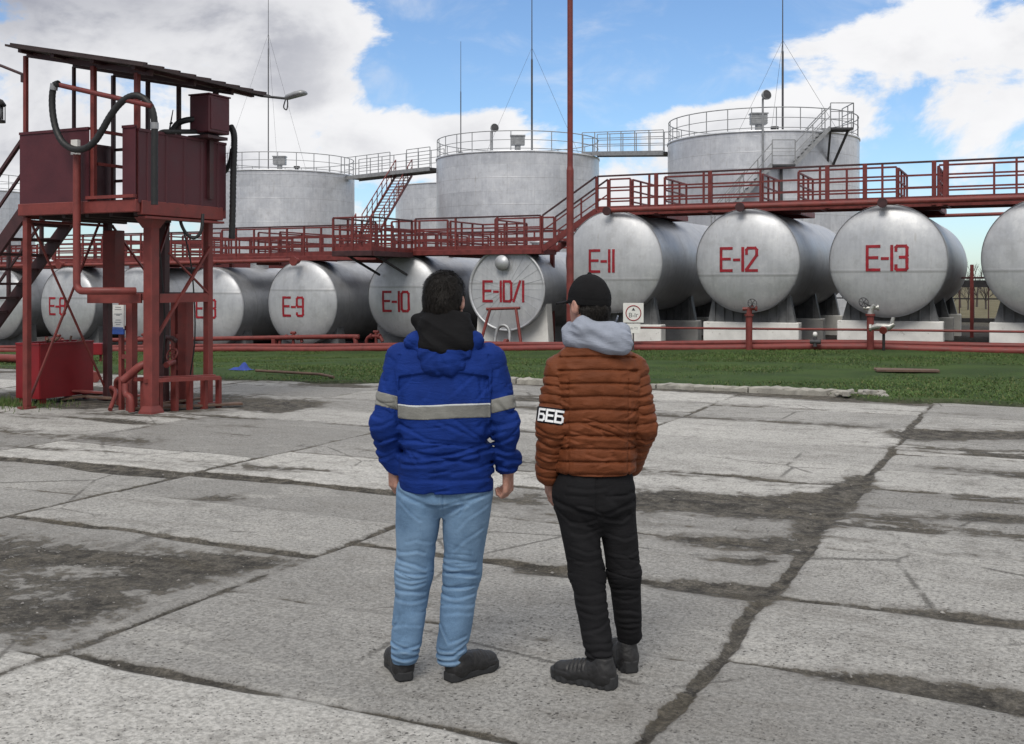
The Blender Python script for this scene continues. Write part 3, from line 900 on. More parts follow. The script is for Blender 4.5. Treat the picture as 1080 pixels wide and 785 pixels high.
Rt, rx, ry, rh, rg = standing_tank(803.5, 56.5, 4.83, 8.95, 'nearest upright silver tank, with a grey outside stair')
Mt, mx, my, mh, mg_ = standing_tank(546, 64.5, 4.80, 8.95, 'upright silver tank in the middle, right of red stairs')
Lt, lx, ly, lh, lg = standing_tank(297, 72.5, 4.80, 8.75, 'upright silver tank just right of the hose tower')
Ft, fx_, fy_, fh, fg = standing_tank(486, 84, 5.0, 9.0, 'upright tank half hidden behind the middle upright tank', rail=False)
Et, ex_, ey_, eh, eg = standing_tank(-40, 78, 4.8, 8.1, 'upright tank at the left edge behind the tower stairs')

for root, px, dep, x_, y_, h_, g_ in ((Rt, 800, 53.2, rx, ry, rh, rg), (Mt, 546, 61.2, mx, my, mh, mg_), (Lt, 295, 69.6, lx, ly, lh, lg)):
    a, b_ = on_tank(root, px, x_, y_, g_, dep); vent_box(root, a, b_, h_ + .08)
for root, px, dep, x_, y_, h_ in ((Rt, 817, 53.6, rx, ry, rh), (Lt, 313, 70, lx, ly, lh)):
    a, b_ = on_tank(root, px, x_, y_, 0, dep)
    mb = MB(); mb.tube([(0, 0, 0), (0, 0, .22)], .12, 10); mb.tube([(0, 0, .22), (0, 0, .36)], .2, 12); mb.build('roof_nozzle', M['grey_dark'], root, (a, b_, h_ + .06))

def flood_pipe(root, px, depth, x_, y_, z0, z1, lamp, lab):
    """conduit up the tank side with a round floodlight over the rail"""
    a, b_ = on_tank(root, px, x_, y_, 0, depth)
    mb = MB(); mb.tube([(a, b_, z0), (a, b_, z1)], .05, 8); mb.build('conduit', M['steel'], root)
    if lamp:
        wx, wy = a + x_, b_ + y_
        r2 = empty('floodlight', (wx, wy, z1 + root.location.z), label=lab, cat='floodlight', group='round floodlights over the tank rails')
        mm = Matrix.Translation((.16, -.06, .14)) @ Matrix.Rotation(YAW + R(20), 4, 'Z') @ Matrix.Rotation(R(80), 4, 'X')
        mb = MB(); mb.lathe([(.05, -.16), (.19, -.1), (.24, .06), (.24, .10), (.21, .10)], 20, mm); mb.build('lamp_housing', M['steel'], r2)
        mb = MB(); mb.lathe([(.21, .08), (.001, .09)], 20, mm); mb.build('lens', M['grey_dark'], r2)
        mb = MB(); mb.tube([(0, 0, -.02), (0, 0, .1), (.1, 0, .14)], .03, 6); mb.build('bracket', M['steel'], r2)
flood_pipe(Mt, 519, 60.4, mx, my, 1.0, mh + 1.15, True, 'round floodlight over rail of the middle upright tank')
flood_pipe(Rt, 804.5, 51.55, rx, ry, 1.0, rh + 1.45, True, 'round floodlight over rail of the tank with the grey stair')
# rods
rod('thin lightning rod above the tank beside the tower', 283, 71, lh + lg, 23.5, .035)
rod('short thin lightning rod at left rim of the middle tank', 486, 61.5, mh + mg_, 15.3, .03, False)
rod('tall dark lightning rod in the centre of the middle tank', 561, 64, mh + mg_, 19.5, .06)
rod('tall dark lightning rod on the tank with the grey stair', 825.5, 56.5, rh + rg, 17.5, .055)
# ================================================================ walkways, rails, stairs, pipes
def at(px, depth, h=0.0):
    """point on the bearing of photo column px at a distance along the view heading"""
    k = (px - 540) / FPX
    return Vector((depth * (-SY + CY * k), depth * (CY + SY * k), h))

def rail(root, p0, p1, mats=('rail_dark', 'red_rail'), hs=(1.0, .66, .34), spacing=1.5, ends=(True, True), w=.045, toe=True, post_w=.055):
    """straight guard rail between two points at deck level"""
    p0, p1 = Vector(p0), Vector(p1); d = p1 - p0; L = d.length
    mb = MB(); mb.bar(p0 + Vector((0, 0, hs[0])), p1 + Vector((0, 0, hs[0])), w * 1.3, w * 1.1, .006); mb.build('handrail', M[mats[0]], root)
    mb = MB()
    for h in hs[1:]: mb.bar(p0 + Vector((0, 0, h)), p1 + Vector((0, 0, h)), w * .8, w)
    if toe: mb.bar(p0 + Vector((0, 0, .07)), p1 + Vector((0, 0, .07)), .012, .12)
    mb.build('mid_rail', M[mats[1]], root)
    n = max(1, round(L / spacing)); first = None
    for i in range(n + 1):
        if (i == 0 and not ends[0]) or (i == n and not ends[1]): continue
        q = p0 + d * (i / n)
        if first is None:
            mb = MB(); mb.box((0, 0, hs[0] / 2), (post_w, post_w, hs[0] - .02)); first = mb.build('rail_post', M[mats[1]], root); o = first
        else:
            o = first.copy(); COL.objects.link(o); o.parent = root
        o.location = q

def deck(root, x0, x1, y0, y1, h, matn='red_rail', beam=.16):
    mb = MB()
    mb.box(((x0 + x1) / 2, (y0 + y1) / 2, h - .015), (x1 - x0 - .02, y1 - y0 - .02, .03))
    mb.build('deck', M['rail_dark'], root)
    mb = MB()
    for y in (y0, y1): mb.box(((x0 + x1) / 2, y, h - beam / 2 + .012), (x1 - x0, .07, beam), None, .01)
    for x in (x0, x1): mb.box((x, (y0 + y1) / 2, h - beam / 2 + .008), (.07, y1 - y0 - .08, beam - .01))
    n = int(max(x1 - x0, y1 - y0) / 1.5)
    for i in range(1, n):
        if x1 - x0 > y1 - y0: mb.box((x0 + (x1 - x0) * i / n, (y0 + y1) / 2, h - .09), (.06, y1 - y0 - .08, .1))
        else: mb.box(((x0 + x1) / 2, y0 + (y1 - y0) * i / n, h - .09), (x1 - x0 - .08, .06, .1))
    mb.build('edge_beam', M[matn], root)

def leg(root, x, y, h):
    mb = MB(); g = tz(x, y); mb.box((x, y, (g - .1 + h) / 2), (.12, .12, h - g + .1)); mb.build('support_leg', M['red_rail'], root)

# upper walkway over the raised tanks
U = empty('upper_walkway', label='red upper walkway with railings over the raised tanks at the right', cat='walkway')
UH = 3.78
deck(U, -11.4, 7.5, 29.55, 30.6, UH)
rail(U, (-11.4, 29.57, UH), (7.5, 29.57, UH), spacing=1.62)
BAYS = []
for px in (936, 788, 647, 1105):
    tx_ = TK[px][0]
    BAYS.append((tx_ + .1, tx_ + 1.15))
BAYS.sort()
xprev = -11.4
for a, b_ in BAYS:
    if a - xprev > .3: rail(U, (xprev, 30.58, UH), (a, 30.58, UH), ('red_rail', 'red_rail'), spacing=1.4)
    xprev = b_
rail(U, (xprev, 30.58, UH), (7.5, 30.58, UH), ('red_rail', 'red_rail'))
for x in (-9.6, -8.05, -4.9, -3.95, -2.27, -2.0, .2, 1.8):       # heavy posts of the frame
    mbq = MB(); mbq.box((x, 29.50, UH + .45), (.11, .05, 1.12)); mbq.build('frame_post', M['red_rail'], U)
for x in (-11.25, 7.2):
    leg(U, x, 30.9, UH - .1)
for i, (a, b_) in enumerate(BAYS):
    S = empty('service_gangway', label=['short red service gangway behind the walkway above tank E-11', 'short red service gangway behind the walkway above tank E-12',
              'short red service gangway behind the walkway above tank E-13', 'short red service gangway above the tank at the right edge'][i], cat='gangway', group='service gangways to the tank hatches')
    yl = 32.9
    deck(S, a, b_, 30.66, yl, UH - .03)
    for x in (a + .03, b_ - .03): rail(S, (x, 30.7, UH - .03), (x, yl - .02, UH - .03), ('red_rail', 'red_rail'), spacing=.75)
    rail(S, (a + .03, yl - .03, UH - .03), (b_ - .03, yl - .03, UH - .03), ('red_rail', 'red_rail'), spacing=1.1, ends=(False, False))

# stairs between the two levels
def stair(root, p0, p1, width, side, mat='red_rail', nst=None, railing=True, matr='red_rail', rmat='rail_dark', tread=.26):
    """p0 foot, p1 top (centre line); side = unit vector across"""
    p0, p1, side = Vector(p0), Vector(p1), Vector(side)
    rise = p1.z - p0.z; n = nst or max(3, round(rise / .21))
    for s_ in (-1, 1):
        mb = MB(); mb.bar(p0 + side * s_ * width / 2, p1 + side * s_ * width / 2, .05, .18); mb.build('stringer', M[mat], root)
    hd = Vector((p1.x - p0.x, p1.y - p0.y, 0)).normalized()
    first = None
    for i in range(1, n):
        q = p0 + (p1 - p0) * (i / n)
        if first is None:
            mb = MB(); Mx = Matrix((hd, side, Vector((0, 0, 1)))).transposed(); mb.box((0, 0, .02), (tread, width - .06, .035), Mx); first = mb.build('tread', M[mat], root); o = first
        else:
            o = first.copy(); COL.objects.link(o); o.parent = root
        o.location = q
    if railing:
        for s_ in (-1, 1):
            a = p0 + side * s_ * width / 2; b_ = p1 + side * s_ * width / 2
            mb = MB(); mb.bar(a + Vector((0, 0, 1.0)), b_ + Vector((0, 0, 1.0)), .05, .045); mb.build('handrail', M[rmat], root)
            mb = MB(); mb.bar(a + Vector((0, 0, .55)), b_ + Vector((0, 0, .55)), .03, .035)
            m_ = max(1, round((p1 - p0).length / 1.0))
            for i in range(m_ + 1):
                q = a + (b_ - a) * (i / m_); mb.box(q + Vector((0, 0, .5)), (.045, .045, 1.0))
            mb.build('mid_rail', M[matr], root)

LH = 2.70
st = empty('connecting_stair', label='short red stair stepping from lower up to upper walkway by the tall pole', cat='stair')
stair(st, (-13.15, 30.08, LH), (-11.45, 30.08, UH), .96, (0, 1, 0))

W1 = empty('lower_walkway', label='red lower walkway section above tanks E-10 and E-10/1', cat='walkway', group='lower red walkway sections')
deck(W1, -19.0, -13.15, 29.55, 30.6, LH)
rail(W1, (-17.5, 29.57, LH), (-13.2, 29.57, LH), spacing=1.45)
rail(W1, (-19.0, 30.58, LH), (-16.9, 30.58, LH), ('red_rail', 'red_rail'), spacing=1.2)
rail(W1, (-15.2, 30.58, LH), (-13.2, 30.58, LH), ('red_rail', 'red_rail'), spacing=1.0)
for x in (-18.6, -13.4): leg(W1, x, 30.9, LH - .1)
W1g = empty('service_gangway', label='low red service gangway behind the walkway above tank E-10/1', cat='gangway', group='service gangways to the tank hatches')
deck(W1g, -16.9, -15.2, 30.66, 33.0, LH - .03)
for x in (-16.87, -15.23): rail(W1g, (x, 30.7, LH - .03), (x, 32.98, LH - .03), ('red_rail', 'red_rail'), spacing=.8)
rail(W1g, (-16.87, 32.97, LH - .03), (-15.23, 32.97, LH - .03), ('red_rail', 'red_rail'), spacing=.8, ends=(False, False))

# balcony that juts out over tank E-10
Bc = empty('balcony', label='red railed balcony jutting towards the viewer over tank E-10, on two black struts', cat='balcony')
bx0, bx1, by0, by1 = -18.95, -17.55, 27.15, 29.48
deck(Bc, bx0, bx1, by0, by1, LH - .06, 'rail_dark')
rail(Bc, (bx1 - .03, by0, LH - .06), (bx1 - .03, by1, LH - .06), spacing=.75)
rail(Bc, (bx0 + .03, by0, LH - .06), (bx0 + .03, by1, LH - .06), spacing=.75)
rail(Bc, (bx0 + .03, by0 + .03, LH - .06), (bx1 - .03, by0 + .03, LH - .06), ('red_rail', 'red_rail'), spacing=.7, ends=(False, False))
for x in (-18.75, -17.75):
    mb = MB(); mb.bar((x, by0 + .35, LH - .12), (x + .02, 29.42, 1.95), .06); mb.build('strut', M['black_metal'], Bc)

W2 = empty('lower_walkway', label='long red lower walkway running left behind the tower above tanks E-8 and E-9', cat='walkway', group='lower red walkway sections')
for k in range(4):
    x1 = -19.05 - 7.2 * k; x0 = x1 - 7.15; h = LH - .12 - .10 * k
    deck(W2, x0, x1, 29.75, 30.75, h)
    rail(W2, (x0, 29.77, h), (x1, 29.77, h), spacing=1.4)
    rail(W2, (x0, 30.73, h), (x1, 30.73, h), ('red_rail', 'red_rail'), spacing=1.4)
    leg(W2, x0 + .2, 31.0, h - .1)
W3 = empty('lower_walkway', label='rear red walkway behind the tanks, seen through the railings of the front one', cat='walkway', group='lower red walkway sections')
for k in range(5):
    x1 = -15.0 - 7.4 * k; x0 = x1 - 7.35; h = 2.72 - .04 * k
    deck(W3, x0, x1, 38.6, 39.6, h)
    rail(W3, (x0, 38.62, h), (x1, 38.62, h), spacing=1.45)
    rail(W3, (x0, 39.58, h), (x1, 39.58, h), ('red_rail', 'red_rail'), spacing=1.45)
    leg(W3, x0 + .2, 39.0, h - .1)
for i, x in enumerate((-19.9, -24.2, -28.6, -33.0)):
    Wc = empty('cross_walkway', label=['red cross walkway between tanks E-9 and E-10', 'red cross walkway just left of tank E-9', 'red cross walkway seen right of the tower posts', 'red cross walkway seen between the tower posts'][i], cat='walkway', group='red cross walkways between tank rows')
    h = LH - .18 - .05 * i
    deck(Wc, x - .5, x + .5, 30.8, 38.5, h)
    for s_ in (-.47, .47): rail(Wc, (x + s_, 30.85, h), (x + s_, 38.45, h), ('red_rail', 'red_rail'), spacing=1.3)

# red stair up to the bridge between the standing tanks
RS = empty('long_stair', label='long steep red stair climbing to the bridge between the upright tanks', cat='stair')
a = at(352, 58.5, 0.4); c_ = at(391, 64, 4.7); d_ = at(426, 69.2, 8.5)
side = Vector((CY, SY, 0)); dirv = Vector((d_.x - c_.x, d_.y - c_.y, 0)).normalized(); side = Vector((dirv.y, -dirv.x, 0))
stair(RS, c_, d_, 1.1, side, 'red', None, True, 'red', 'red')
stair(RS, a, c_ - dirv * .9, 1.1, side, 'red', None, True, 'red', 'red')
mb = MB(); mb.box(c_ - dirv * .45 - Vector((0, 0, .04)), (1.0, 1.2, .08), Matrix((dirv, side, Vector((0, 0, 1)))).transposed()); mb.build('landing', M['red_rail'], RS)
for s_ in (-.5, .5):
    mb = MB(); q = c_ - dirv * .45 + side * s_; mb.box((q.x, q.y, (q.z - 1.2) / 2), (.12, .12, q.z + 1.1)); mb.build('support_leg', M['red_rail'], RS)

def bridge(name, label, pa, pb, width, matd='grey_dark', gap=None, hr=1.1):
    r0 = empty(name, label=label, cat='bridge', group='grey bridges between the upright tanks')
    pa, pb = Vector(pa), Vector(pb); d = pb - pa; u = d.normalized(); s_ = Vector((u.y, -u.x, 0)).normalized()
    mb = MB(); mb.bar(pa - Vector((0, 0, .1)), pb - Vector((0, 0, .1)), width, .12); mb.build('deck', M[matd], r0)
    mb = MB()
    for k in (-1, 1): mb.bar(pa + s_ * k * width / 2 - Vector((0, 0, .12)), pb + s_ * k * width / 2 - Vector((0, 0, .12)), .06, .24)
    mb.build('edge_beam', M['grey_rail'], r0)
    for k in (-1, 1):
        o_ = s_ * k * (width / 2 - .03)
        if k == 1 and gap:
            rail(r0, pa + o_, pa.lerp(pb, gap[0]) + o_, ('grey_rail', 'grey_rail'), (hr, .75, .4), 1.1, toe=False, w=.035, post_w=.04)
            rail(r0, pa.lerp(pb, gap[1]) + o_, pb + o_, ('grey_rail', 'grey_rail'), (hr, .75, .4), 1.1, toe=False, w=.035, post_w=.04)
        else:
            rail(r0, pa + o_, pb + o_, ('grey_rail', 'grey_rail'), (hr, .75, .4), 1.1, toe=False, w=.035, post_w=.04)
bridge('tank_bridge', 'grey bridge the red stair climbs to, between the two left upright tanks', at(371, 71.5, 8.62), at(461, 66.5, 8.72), 1.3, 'grey_dark', (.55, .74), 1.2)
bridge('tank_bridge', 'grey bridge between the middle tank and the one with the outside stair', at(622, 63.5, 9.28), at(708, 58.0, 8.68), 1.2, 'grey_dark')

# grey outside stair on the nearest standing tank
GS = empty('outside_stair', label='grey outside stair with a top landing on the nearest upright tank', cat='stair')
n_ = FWD
top0 = at(873, 51.6, 8.98); mid1 = at(836, 51.6, 7.25); mid0 = at(812, 51.6, 7.25); low = at(752, 51.6, 4.2)
stair(GS, mid1, top0, .9, n_, 'grey_rail', 9, True, 'grey_rail', 'grey_rail')
stair(GS, low, mid0, .9, n_, 'grey_rail', 14, True, 'grey_rail', 'grey_rail')
Mx = Matrix((RGT, FWD, Vector((0, 0, 1)))).transposed()
for A_, B_ in ((mid0, mid1), (top0, at(897, 51.6, 8.98))):
    mb = MB(); mb.box((A_ + B_) / 2 - Vector((0, 0, .05)), ((B_ - A_).length, 1.0, .1), Mx); mb.build('landing', M['grey_dark'], GS)
    rail(GS, A_ - n_ * .46, B_ - n_ * .46, ('grey_rail', 'grey_rail'), (1.15, .75, .4), .9, toe=False, w=.035, post_w=.045)
e_ = at(897, 51.6, 8.98)
rail(GS, e_ - n_ * .46, e_ + n_ * 1.3, ('grey_rail', 'grey_rail'), (1.15, .75, .4), .8, toe=False, w=.035, post_w=.045)
mb = MB()
for px in (876, 895):
    q = at(px, 51.2, 8.9); mb.bar(q, at(px - (4 if px == 876 else 20), 52.6, 7.0), .09)
mb.bar(at(876, 51.3, 8.9), at(896, 51.3, 8.9), .1)
mb.bar(at(824, 51.5, 7.2), at(824, 51.5, 0), .12)
mb.build('support_brace', M['grey_dark'], GS)

# ================================================================ pipes
def pipe(label, pts, r, group=None, mat='red', cat='pipe', name='pipeline', flanges=(), supports=()):
    root = empty(name, label=label, cat=cat, group=group)
    mb = MB(); mb.tube(pts, r, 14); mb.build('pipe', M[mat], root)
    for f in flanges:
        a_, d = Vector(f[0]), Vector(f[1]).normalized()
        mb = MB(); mb.tube([a_ - d * .035, a_ + d * .035], r * 1.75, 16, smooth=False); mb.build('flange', M[mat], root)
    for q in supports:
        mb = MB(); g_ = tz(q[0], q[1]); mb.box((q[0], q[1], (g_ - .05 + q[2]) / 2), (.14, .14, max(.06, q[2] - g_ + .05))); mb.build('pipe_support', M['red'], root)
    return root

PX = np.linspace(-46, 7, 40)
pipe('long thick red pipe lying on the grass edge before the tanks, the nearer of two', [(x, 28.2, tz(x, 28.2) + .10 + .015 * math.sin(x)) for x in PX], .095, 'red pipes along the tank fronts',
     supports=[(x, 28.2, tz(x, 28.2) + .03) for x in np.arange(-44, 7, 4.0)])
pipe('long red pipe just behind and above the thick one before the tanks', [(x, 28.62, tz(x, 28.6) + .20 + .01 * math.sin(x * .7)) for x in PX], .07, 'red pipes along the tank fronts',
     supports=[(x, 28.62, tz(x, 28.6) + .15) for x in np.arange(-43, 7, 3.6)])
pipe('thin red pipe at waist height crossing the white blocks at the right', [(-10.6, 28.5, .46), (-4, 28.5, .52), (7, 28.5, .58)], .03, 'red pipes along the tank fronts', supports=[(x, 28.5, .46) for x in (-10.4, 3.2)])
pts = [(-21.3, 28.9, -.42)] + arc((-21.3, 28.9, -.30), .12, -90, 0, 4) if False else None
o_ = pipe('red pipe with an upturned end in front of tank E-9', spline([(-30, 28.95, tz(-30, 29) + .42), (-24, 28.95, tz(-24, 29) + .44), (-19.6, 28.95, tz(-19.6, 29) + .46), (-19.35, 28.95, tz(-19.6, 29) + .40), (-19.3, 28.95, tz(-19.6, 29) + .1)], 6), .075, 'red pipes along the tank fronts',
          supports=[(-28, 28.95, tz(-28, 29) + .4), (-22.5, 28.95, tz(-22, 29) + .4)])
# product line across the tops of the raised tanks
PT = [TK[k][0] for k in (647, 788, 936)]
zt = 3.76
pp = pipe('red product pipe resting across the tops of tanks E-11 to E-13', [(PT[0] - .1, 29.2, zt), (PT[2], 29.2, zt), (7, 29.2, zt + .03)], .075, 'red product pipes over the tank tops')
for px in (641, 781, 931):
    x = atpx(px, 29.1)
    mb = MB(); mb.tube([(x, 29.2, zt), (x, 29.03, zt - .03)], .085, 14); mb.tube([(x, 29.05, zt - .03), (x, 28.99, zt - .03)], .125, 16, smooth=False); mb.build('blind_flange', M['rail_dark'], pp)
    mb = MB(); mb.tube([(x, 29.2, zt), (x, 29.6, zt - .05), (x, 29.75, zt - .3)], .07, 10); mb.build('branch', M['red'], pp)
pp = pipe('red product pipe over the tops of the lower tanks E-8 and E-9', [(-45, 29.35, 2.28), (-30, 29.35, 2.36), (atpx(316, 29.35), 29.35, 2.44)], .065, 'red product pipes over the tank tops')
for px in (313, 66, 225):
    x = atpx(px, 29.3)
    mb = MB(); mb.tube([(x, 29.35, 2.42 if px > 300 else 2.38), (x, 29.15, 2.40 if px > 300 else 2.36)], .10, 12); mb.tube([(x, 29.16, 2.4 if px > 300 else 2.36), (x, 29.10, 2.4 if px > 300 else 2.36)], .15, 14, smooth=False); mb.build('blind_flange', M['red'], pp)

pipe('red pipe behind the gap right of E-13, below the walkway', [(-3.4, 32.4, 3.55), (7, 32.4, 3.62)], .05, 'red product pipes over the tank tops')

# standing valves and pipe stubs in front of the tanks
def handwheel(mb, c, r, M3):
    mb.tube([Vector(c) + M3 @ Vector((r * math.cos(R(30 * k)), r * math.sin(R(30 * k)), 0)) for k in range(13)], .012, 6, caps=False)
    for k in range(3):
        a_ = R(60 * k); v = M3 @ Vector((r * math.cos(a_), r * math.sin(a_), 0)); mb.bar(Vector(c) - v, Vector(c) + v, .015)
def stand_valve(px, Y, z0, z1, r, label, lean=0.0, stand=True):
    x = atpx(px, Y)
    root = empty('standpipe_valve', (x, Y, z0), label=label, cat='valve', group='pipes with valves in front of the raised tanks')
    h = z1 - z0
    mb = MB(); mb.tube([(0, 0, 0), (0, 0, h * .85)], r, 14); mb.tube([(0, 0, h * .85), (0, 0, h * .85 + .05)], r * 1.35, 14, smooth=False); mb.build('standpipe', M['red'] if stand else M['black_metal'], root)
    mb = MB(); mb.tube([(0, 0, h * .88), (.02, 0, h + .02), (.10, -.02, h + .10)], [r * .9, r * .8, r * .6], 12); mb.tube([(-.16, -.02, h + .02), (.16, .02, h + .04)], r * .55, 10)
    mb.tube([(.16, .02, h + .04), (.20, .02, h + .04)], r * .9, 10); mb.build('valve_body', M['brass'] if lean else M['red'], root)
    mb = MB(); handwheel(mb, (.1 - lean * .25, -.06, h + .17), .12, Matrix.Rotation(R(70), 3, 'X') @ Matrix.Rotation(R(30), 3, 'Y')); mb.tube([(.05, 0, h + .05), (.1 - lean * .25, -.06, h + .17)], .02, 6); mb.build('handwheel', M['grey_dark'], root)
stand_valve(790, 28.0, -.05, 1.0, .085, 'red standpipe with a dark handwheel before tank E-12', 0.0)
stand_valve(918, 28.0, -.05, 1.05, .085, 'red standpipe with a pale tap head before tank E-13', 1.0)
x = atpx(932, 27.6)
V_ = empty('hydrant_valve', (x, 27.6, -.05), label='pale valve on a thin black stem in the grass before tank E-13', cat='valve')
mb = MB(); mb.tube([(0, 0, -.4), (0, 0, .62)], .035, 10); mb.build('stem', M['black_metal'], V_)
mb = MB(); mb.tube([(0, -.05, .60), (0, 0.0, .66)], .10, 14); mb.tube([(-.28, 0, .66), (-.14, 0, .70), (.14, 0, .69), (.24, 0, .76)], [.06, .08, .08, .05], 12); mb.tube([(.17, 0, .70), (.22, 0, .92)], [.06, .04], 10)
mb.tube([(-.33, 0, .66), (-.28, 0, .66)], .09, 12, smooth=False); mb.build('valve_body', M['brass'], V_)
mb = MB(); mb.tube([(0, -.06, .62), (0, -.12, .60)], .09, 14); mb.build('red_cap', M['red'], V_)
x = atpx(1015 - 155, 28.05)
V_ = empty('ground_valve', (x, 28.0, 0), label='small dark valve with a pale knob on the pipe between E-12 and E-13', cat='valve')
mb = MB(); mb.tube([(0, 0, .1), (0, 0, .34)], .05, 10); mb.tube([(-.12, 0, .22), (.14, 0, .22)], .06, 10); mb.build('valve_body', M['grey_dark'], V_)
mb = MB(); mb.lathe([(.001, .34), (.05, .36), (.06, .41), (.04, .46), (.001, .47)], 14); mb.build('knob', M['white'], V_)

# pipe work under E-9, E-10 and E-10/1
def manifold(px, Y, label, w=.9):
    x = atpx(px, Y); g0 = tz(x, Y)
    root = empty('pipe_manifold', (x, Y, g0), label=label, cat='pipework', group='red pipework at the feet of the lower tanks')
    mb = MB(); mb.tube(spline([(-w / 2, 0, 0), (-w / 2, 0, .30), (-w / 2 + .1, 0, .44), (0, 0, .46), (w / 2 - .1, 0, .44), (w / 2, 0, .30)], 6), .055, 12); mb.build('bent_pipe', M['red'], root)
    mb = MB(); mb.tube([(w * .1, .0, 0), (w * .1, 0, .62)], .05, 10); mb.tube([(w * .1 - .09, 0, .60), (w * .1 + .09, 0, .60)], .05, 10); mb.build('riser', M['red'], root)
    for k in (-.2, .3):
        mb = MB(); mb.tube([(k * w - .03, 0, .455), (k * w + .03, 0, .455)], .09, 12, smooth=False); mb.build('flange', M['red_rail'], root)
    return root
manifold(307, 29.0, 'bent red pipes and valve under the E-9 tank end')
manifold(395, 29.0, 'bent red pipes under the left side of tank E-10', .6)
manifold(150, 29.0, 'red pipework low between the tower posts', .8)
manifold(60, 29.0, 'red pipework behind the dark red bin', .8)
xq = atpx(529, 28.95); gq = tz(xq, 29)
A_ = empty('pipe_trestle', (xq, 28.95, gq), label='red pipe trestle leaning in front of the flat end of E-10/1', cat='trestle')
for s_ in (-1, 1):
    mb = MB(); mb.tube([(s_ * .72, -.1, 0), (s_ * .42, .1, 1.25)], .045, 10); mb.build('leg', M['red'], A_)
mb = MB(); mb.tube([(-.55, .1, 1.22), (.55, .1, 1.26)], .045, 10); mb.build('crossbar', M['red'], A_)
mb = MB(); mb.tube(spline([(-.2, -.1, .1), (-.15, 0, .6), (.05, 0, .75), (.25, 0, .6), (.3, -.1, .1)], 6), .05, 10); mb.build('hose_loop', M['steel'], A_)
mb = MB(); mb.tube([(-1.2, -.15, .2), (1.3, -.15, .22)], .07, 10); mb.tube([(.2, -.2, .22), (.3, -.2, .22)], .14, 12, smooth=False); mb.build('low_pipe', M['red'], A_)

# ================================================================ tall pole, sign, far fence and shrubs
x = atpx(601.3, 27.2)
P_ = empty('lamp_pole', (x, 27.2, tz(x, 27.2)), label='tall thin red pole rising out of the top of the photo', cat='pole')
mb = MB(); mb.tube([(0, 0, -.1), (0, 0, 4.95)], .098, 16); mb.tube([(0, 0, 4.95), (0, 0, 5.05)], [.098, .078], 16); mb.build('lower_tube', M['red'], P_)
mb = MB(); mb.tube([(0, 0, 5.0), (0, 0, 11.5)], .076, 16); mb.build('upper_tube', M['red'], P_)
mb = MB(); mb.tube([(0, 0, -.05), (0, 0, .12)], .22, 16, smooth=False); mb.build('foot', M['kerb'], P_)

def text_on(parent, txt, size, loc, mat, name='lettering', rz=0.0):
    cu = bpy.data.curves.new(name, 'FONT'); cu.body = txt; cu.size = size; cu.align_x = 'CENTER'; cu.align_y = 'CENTER'; cu.extrude = .002
    tmp = bpy.data.objects.new(name, cu); COL.objects.link(tmp)
    me = bpy.data.meshes.new_from_object(tmp.evaluated_get(bpy.context.evaluated_depsgraph_get()))
    bpy.data.objects.remove(tmp)
    o = bpy.data.objects.new(name, me); COL.objects.link(o); o.parent = parent
    o.location = loc; o.rotation_euler = (R(90), 0, rz); me.materials.clear(); me.materials.append(mat)
    return o
x = atpx(668, 27.9)
S_ = empty('warning_sign', (x, 27.9, tz(x, 27.9)), rz=YAW, label='square white sign with a red ring, above a small white plate on a stake', cat='sign')
b0 = -S_.location.z
mb = MB(); mb.box((0, 0, b0 + .89), (.55, .02, .53), None, .004); mb.build('sign_board', M['white'], S_)
mb = MB(); mb.tube([(.20 * math.cos(R(10 * k)), -.013, b0 + .885 + .20 * math.sin(R(10 * k))) for k in range(37)], .014, 6, caps=False); mb.build('red_ring', M['letter'], S_)
text_on(S_, 'В-Iг', .16, (0, -.012, b0 + .82), M['grey_dark'])
mb = MB(); mb.add([(-.05, -.0125, b0 + .95), (.05, -.0125, b0 + .95), (0, -.0125, b0 + 1.03)], [(0, 1, 2)]); mb.build('triangle_mark', M['grey_dark'], S_)
mb = MB(); mb.box((0, 0, b0 + .47), (.38, .015, .26), None, .004); mb.build('small_plate', M['white'], S_)
text_on(S_, 'IIA-T3', .09, (0, -.010, b0 + .47), M['steel'])
mb = MB(); mb.box((0, .025, b0 + .42), (.04, .03, 1.3)); mb.build('stake', M['grey_dark'], S_)

# fence and pole seen in the gap at the right
Fn = empty('metal_fence', (0, 44, 0), label='dark metal fence seen in the gap right of tank E-13', cat='fence')
mb = MB()
for k in range(-26, 30): mb.box((k * .5, 0, .95), (.04, .04, 1.5))
mb.build('bars', M['rail_dark'], Fn)
mb = MB(); mb.box((0, 0, 1.66), (28, .12, .26)); mb.box((0, 0, 1.1), (28, .05, .05)); mb.box((0, 0, .3), (28, .06, .16)); mb.build('rails', M['black_metal'], Fn)
for k in range(-4, 5):
    mb = MB(); mb.box((k * 3.2, .1, .9), (.14, .14, 2.0)); mb.build('fence_post', M['rail_dark'], Fn)
xx = atpx(1025, 36)
Pp = empty('pipe_post', (xx, 36, tz(xx, 36)), label='dark red post with a short crossbar in the gap right of E-13', cat='post')
mb = MB(); mb.box((0, 0, 1.1), (.1, .1, 2.3)); mb.build('post', M['red_rail'], Pp)
mb = MB(); mb.box((0, 0, 1.85), (1.6, .05, .06)); mb.build('crossbar', M['rail_dark'], Pp)

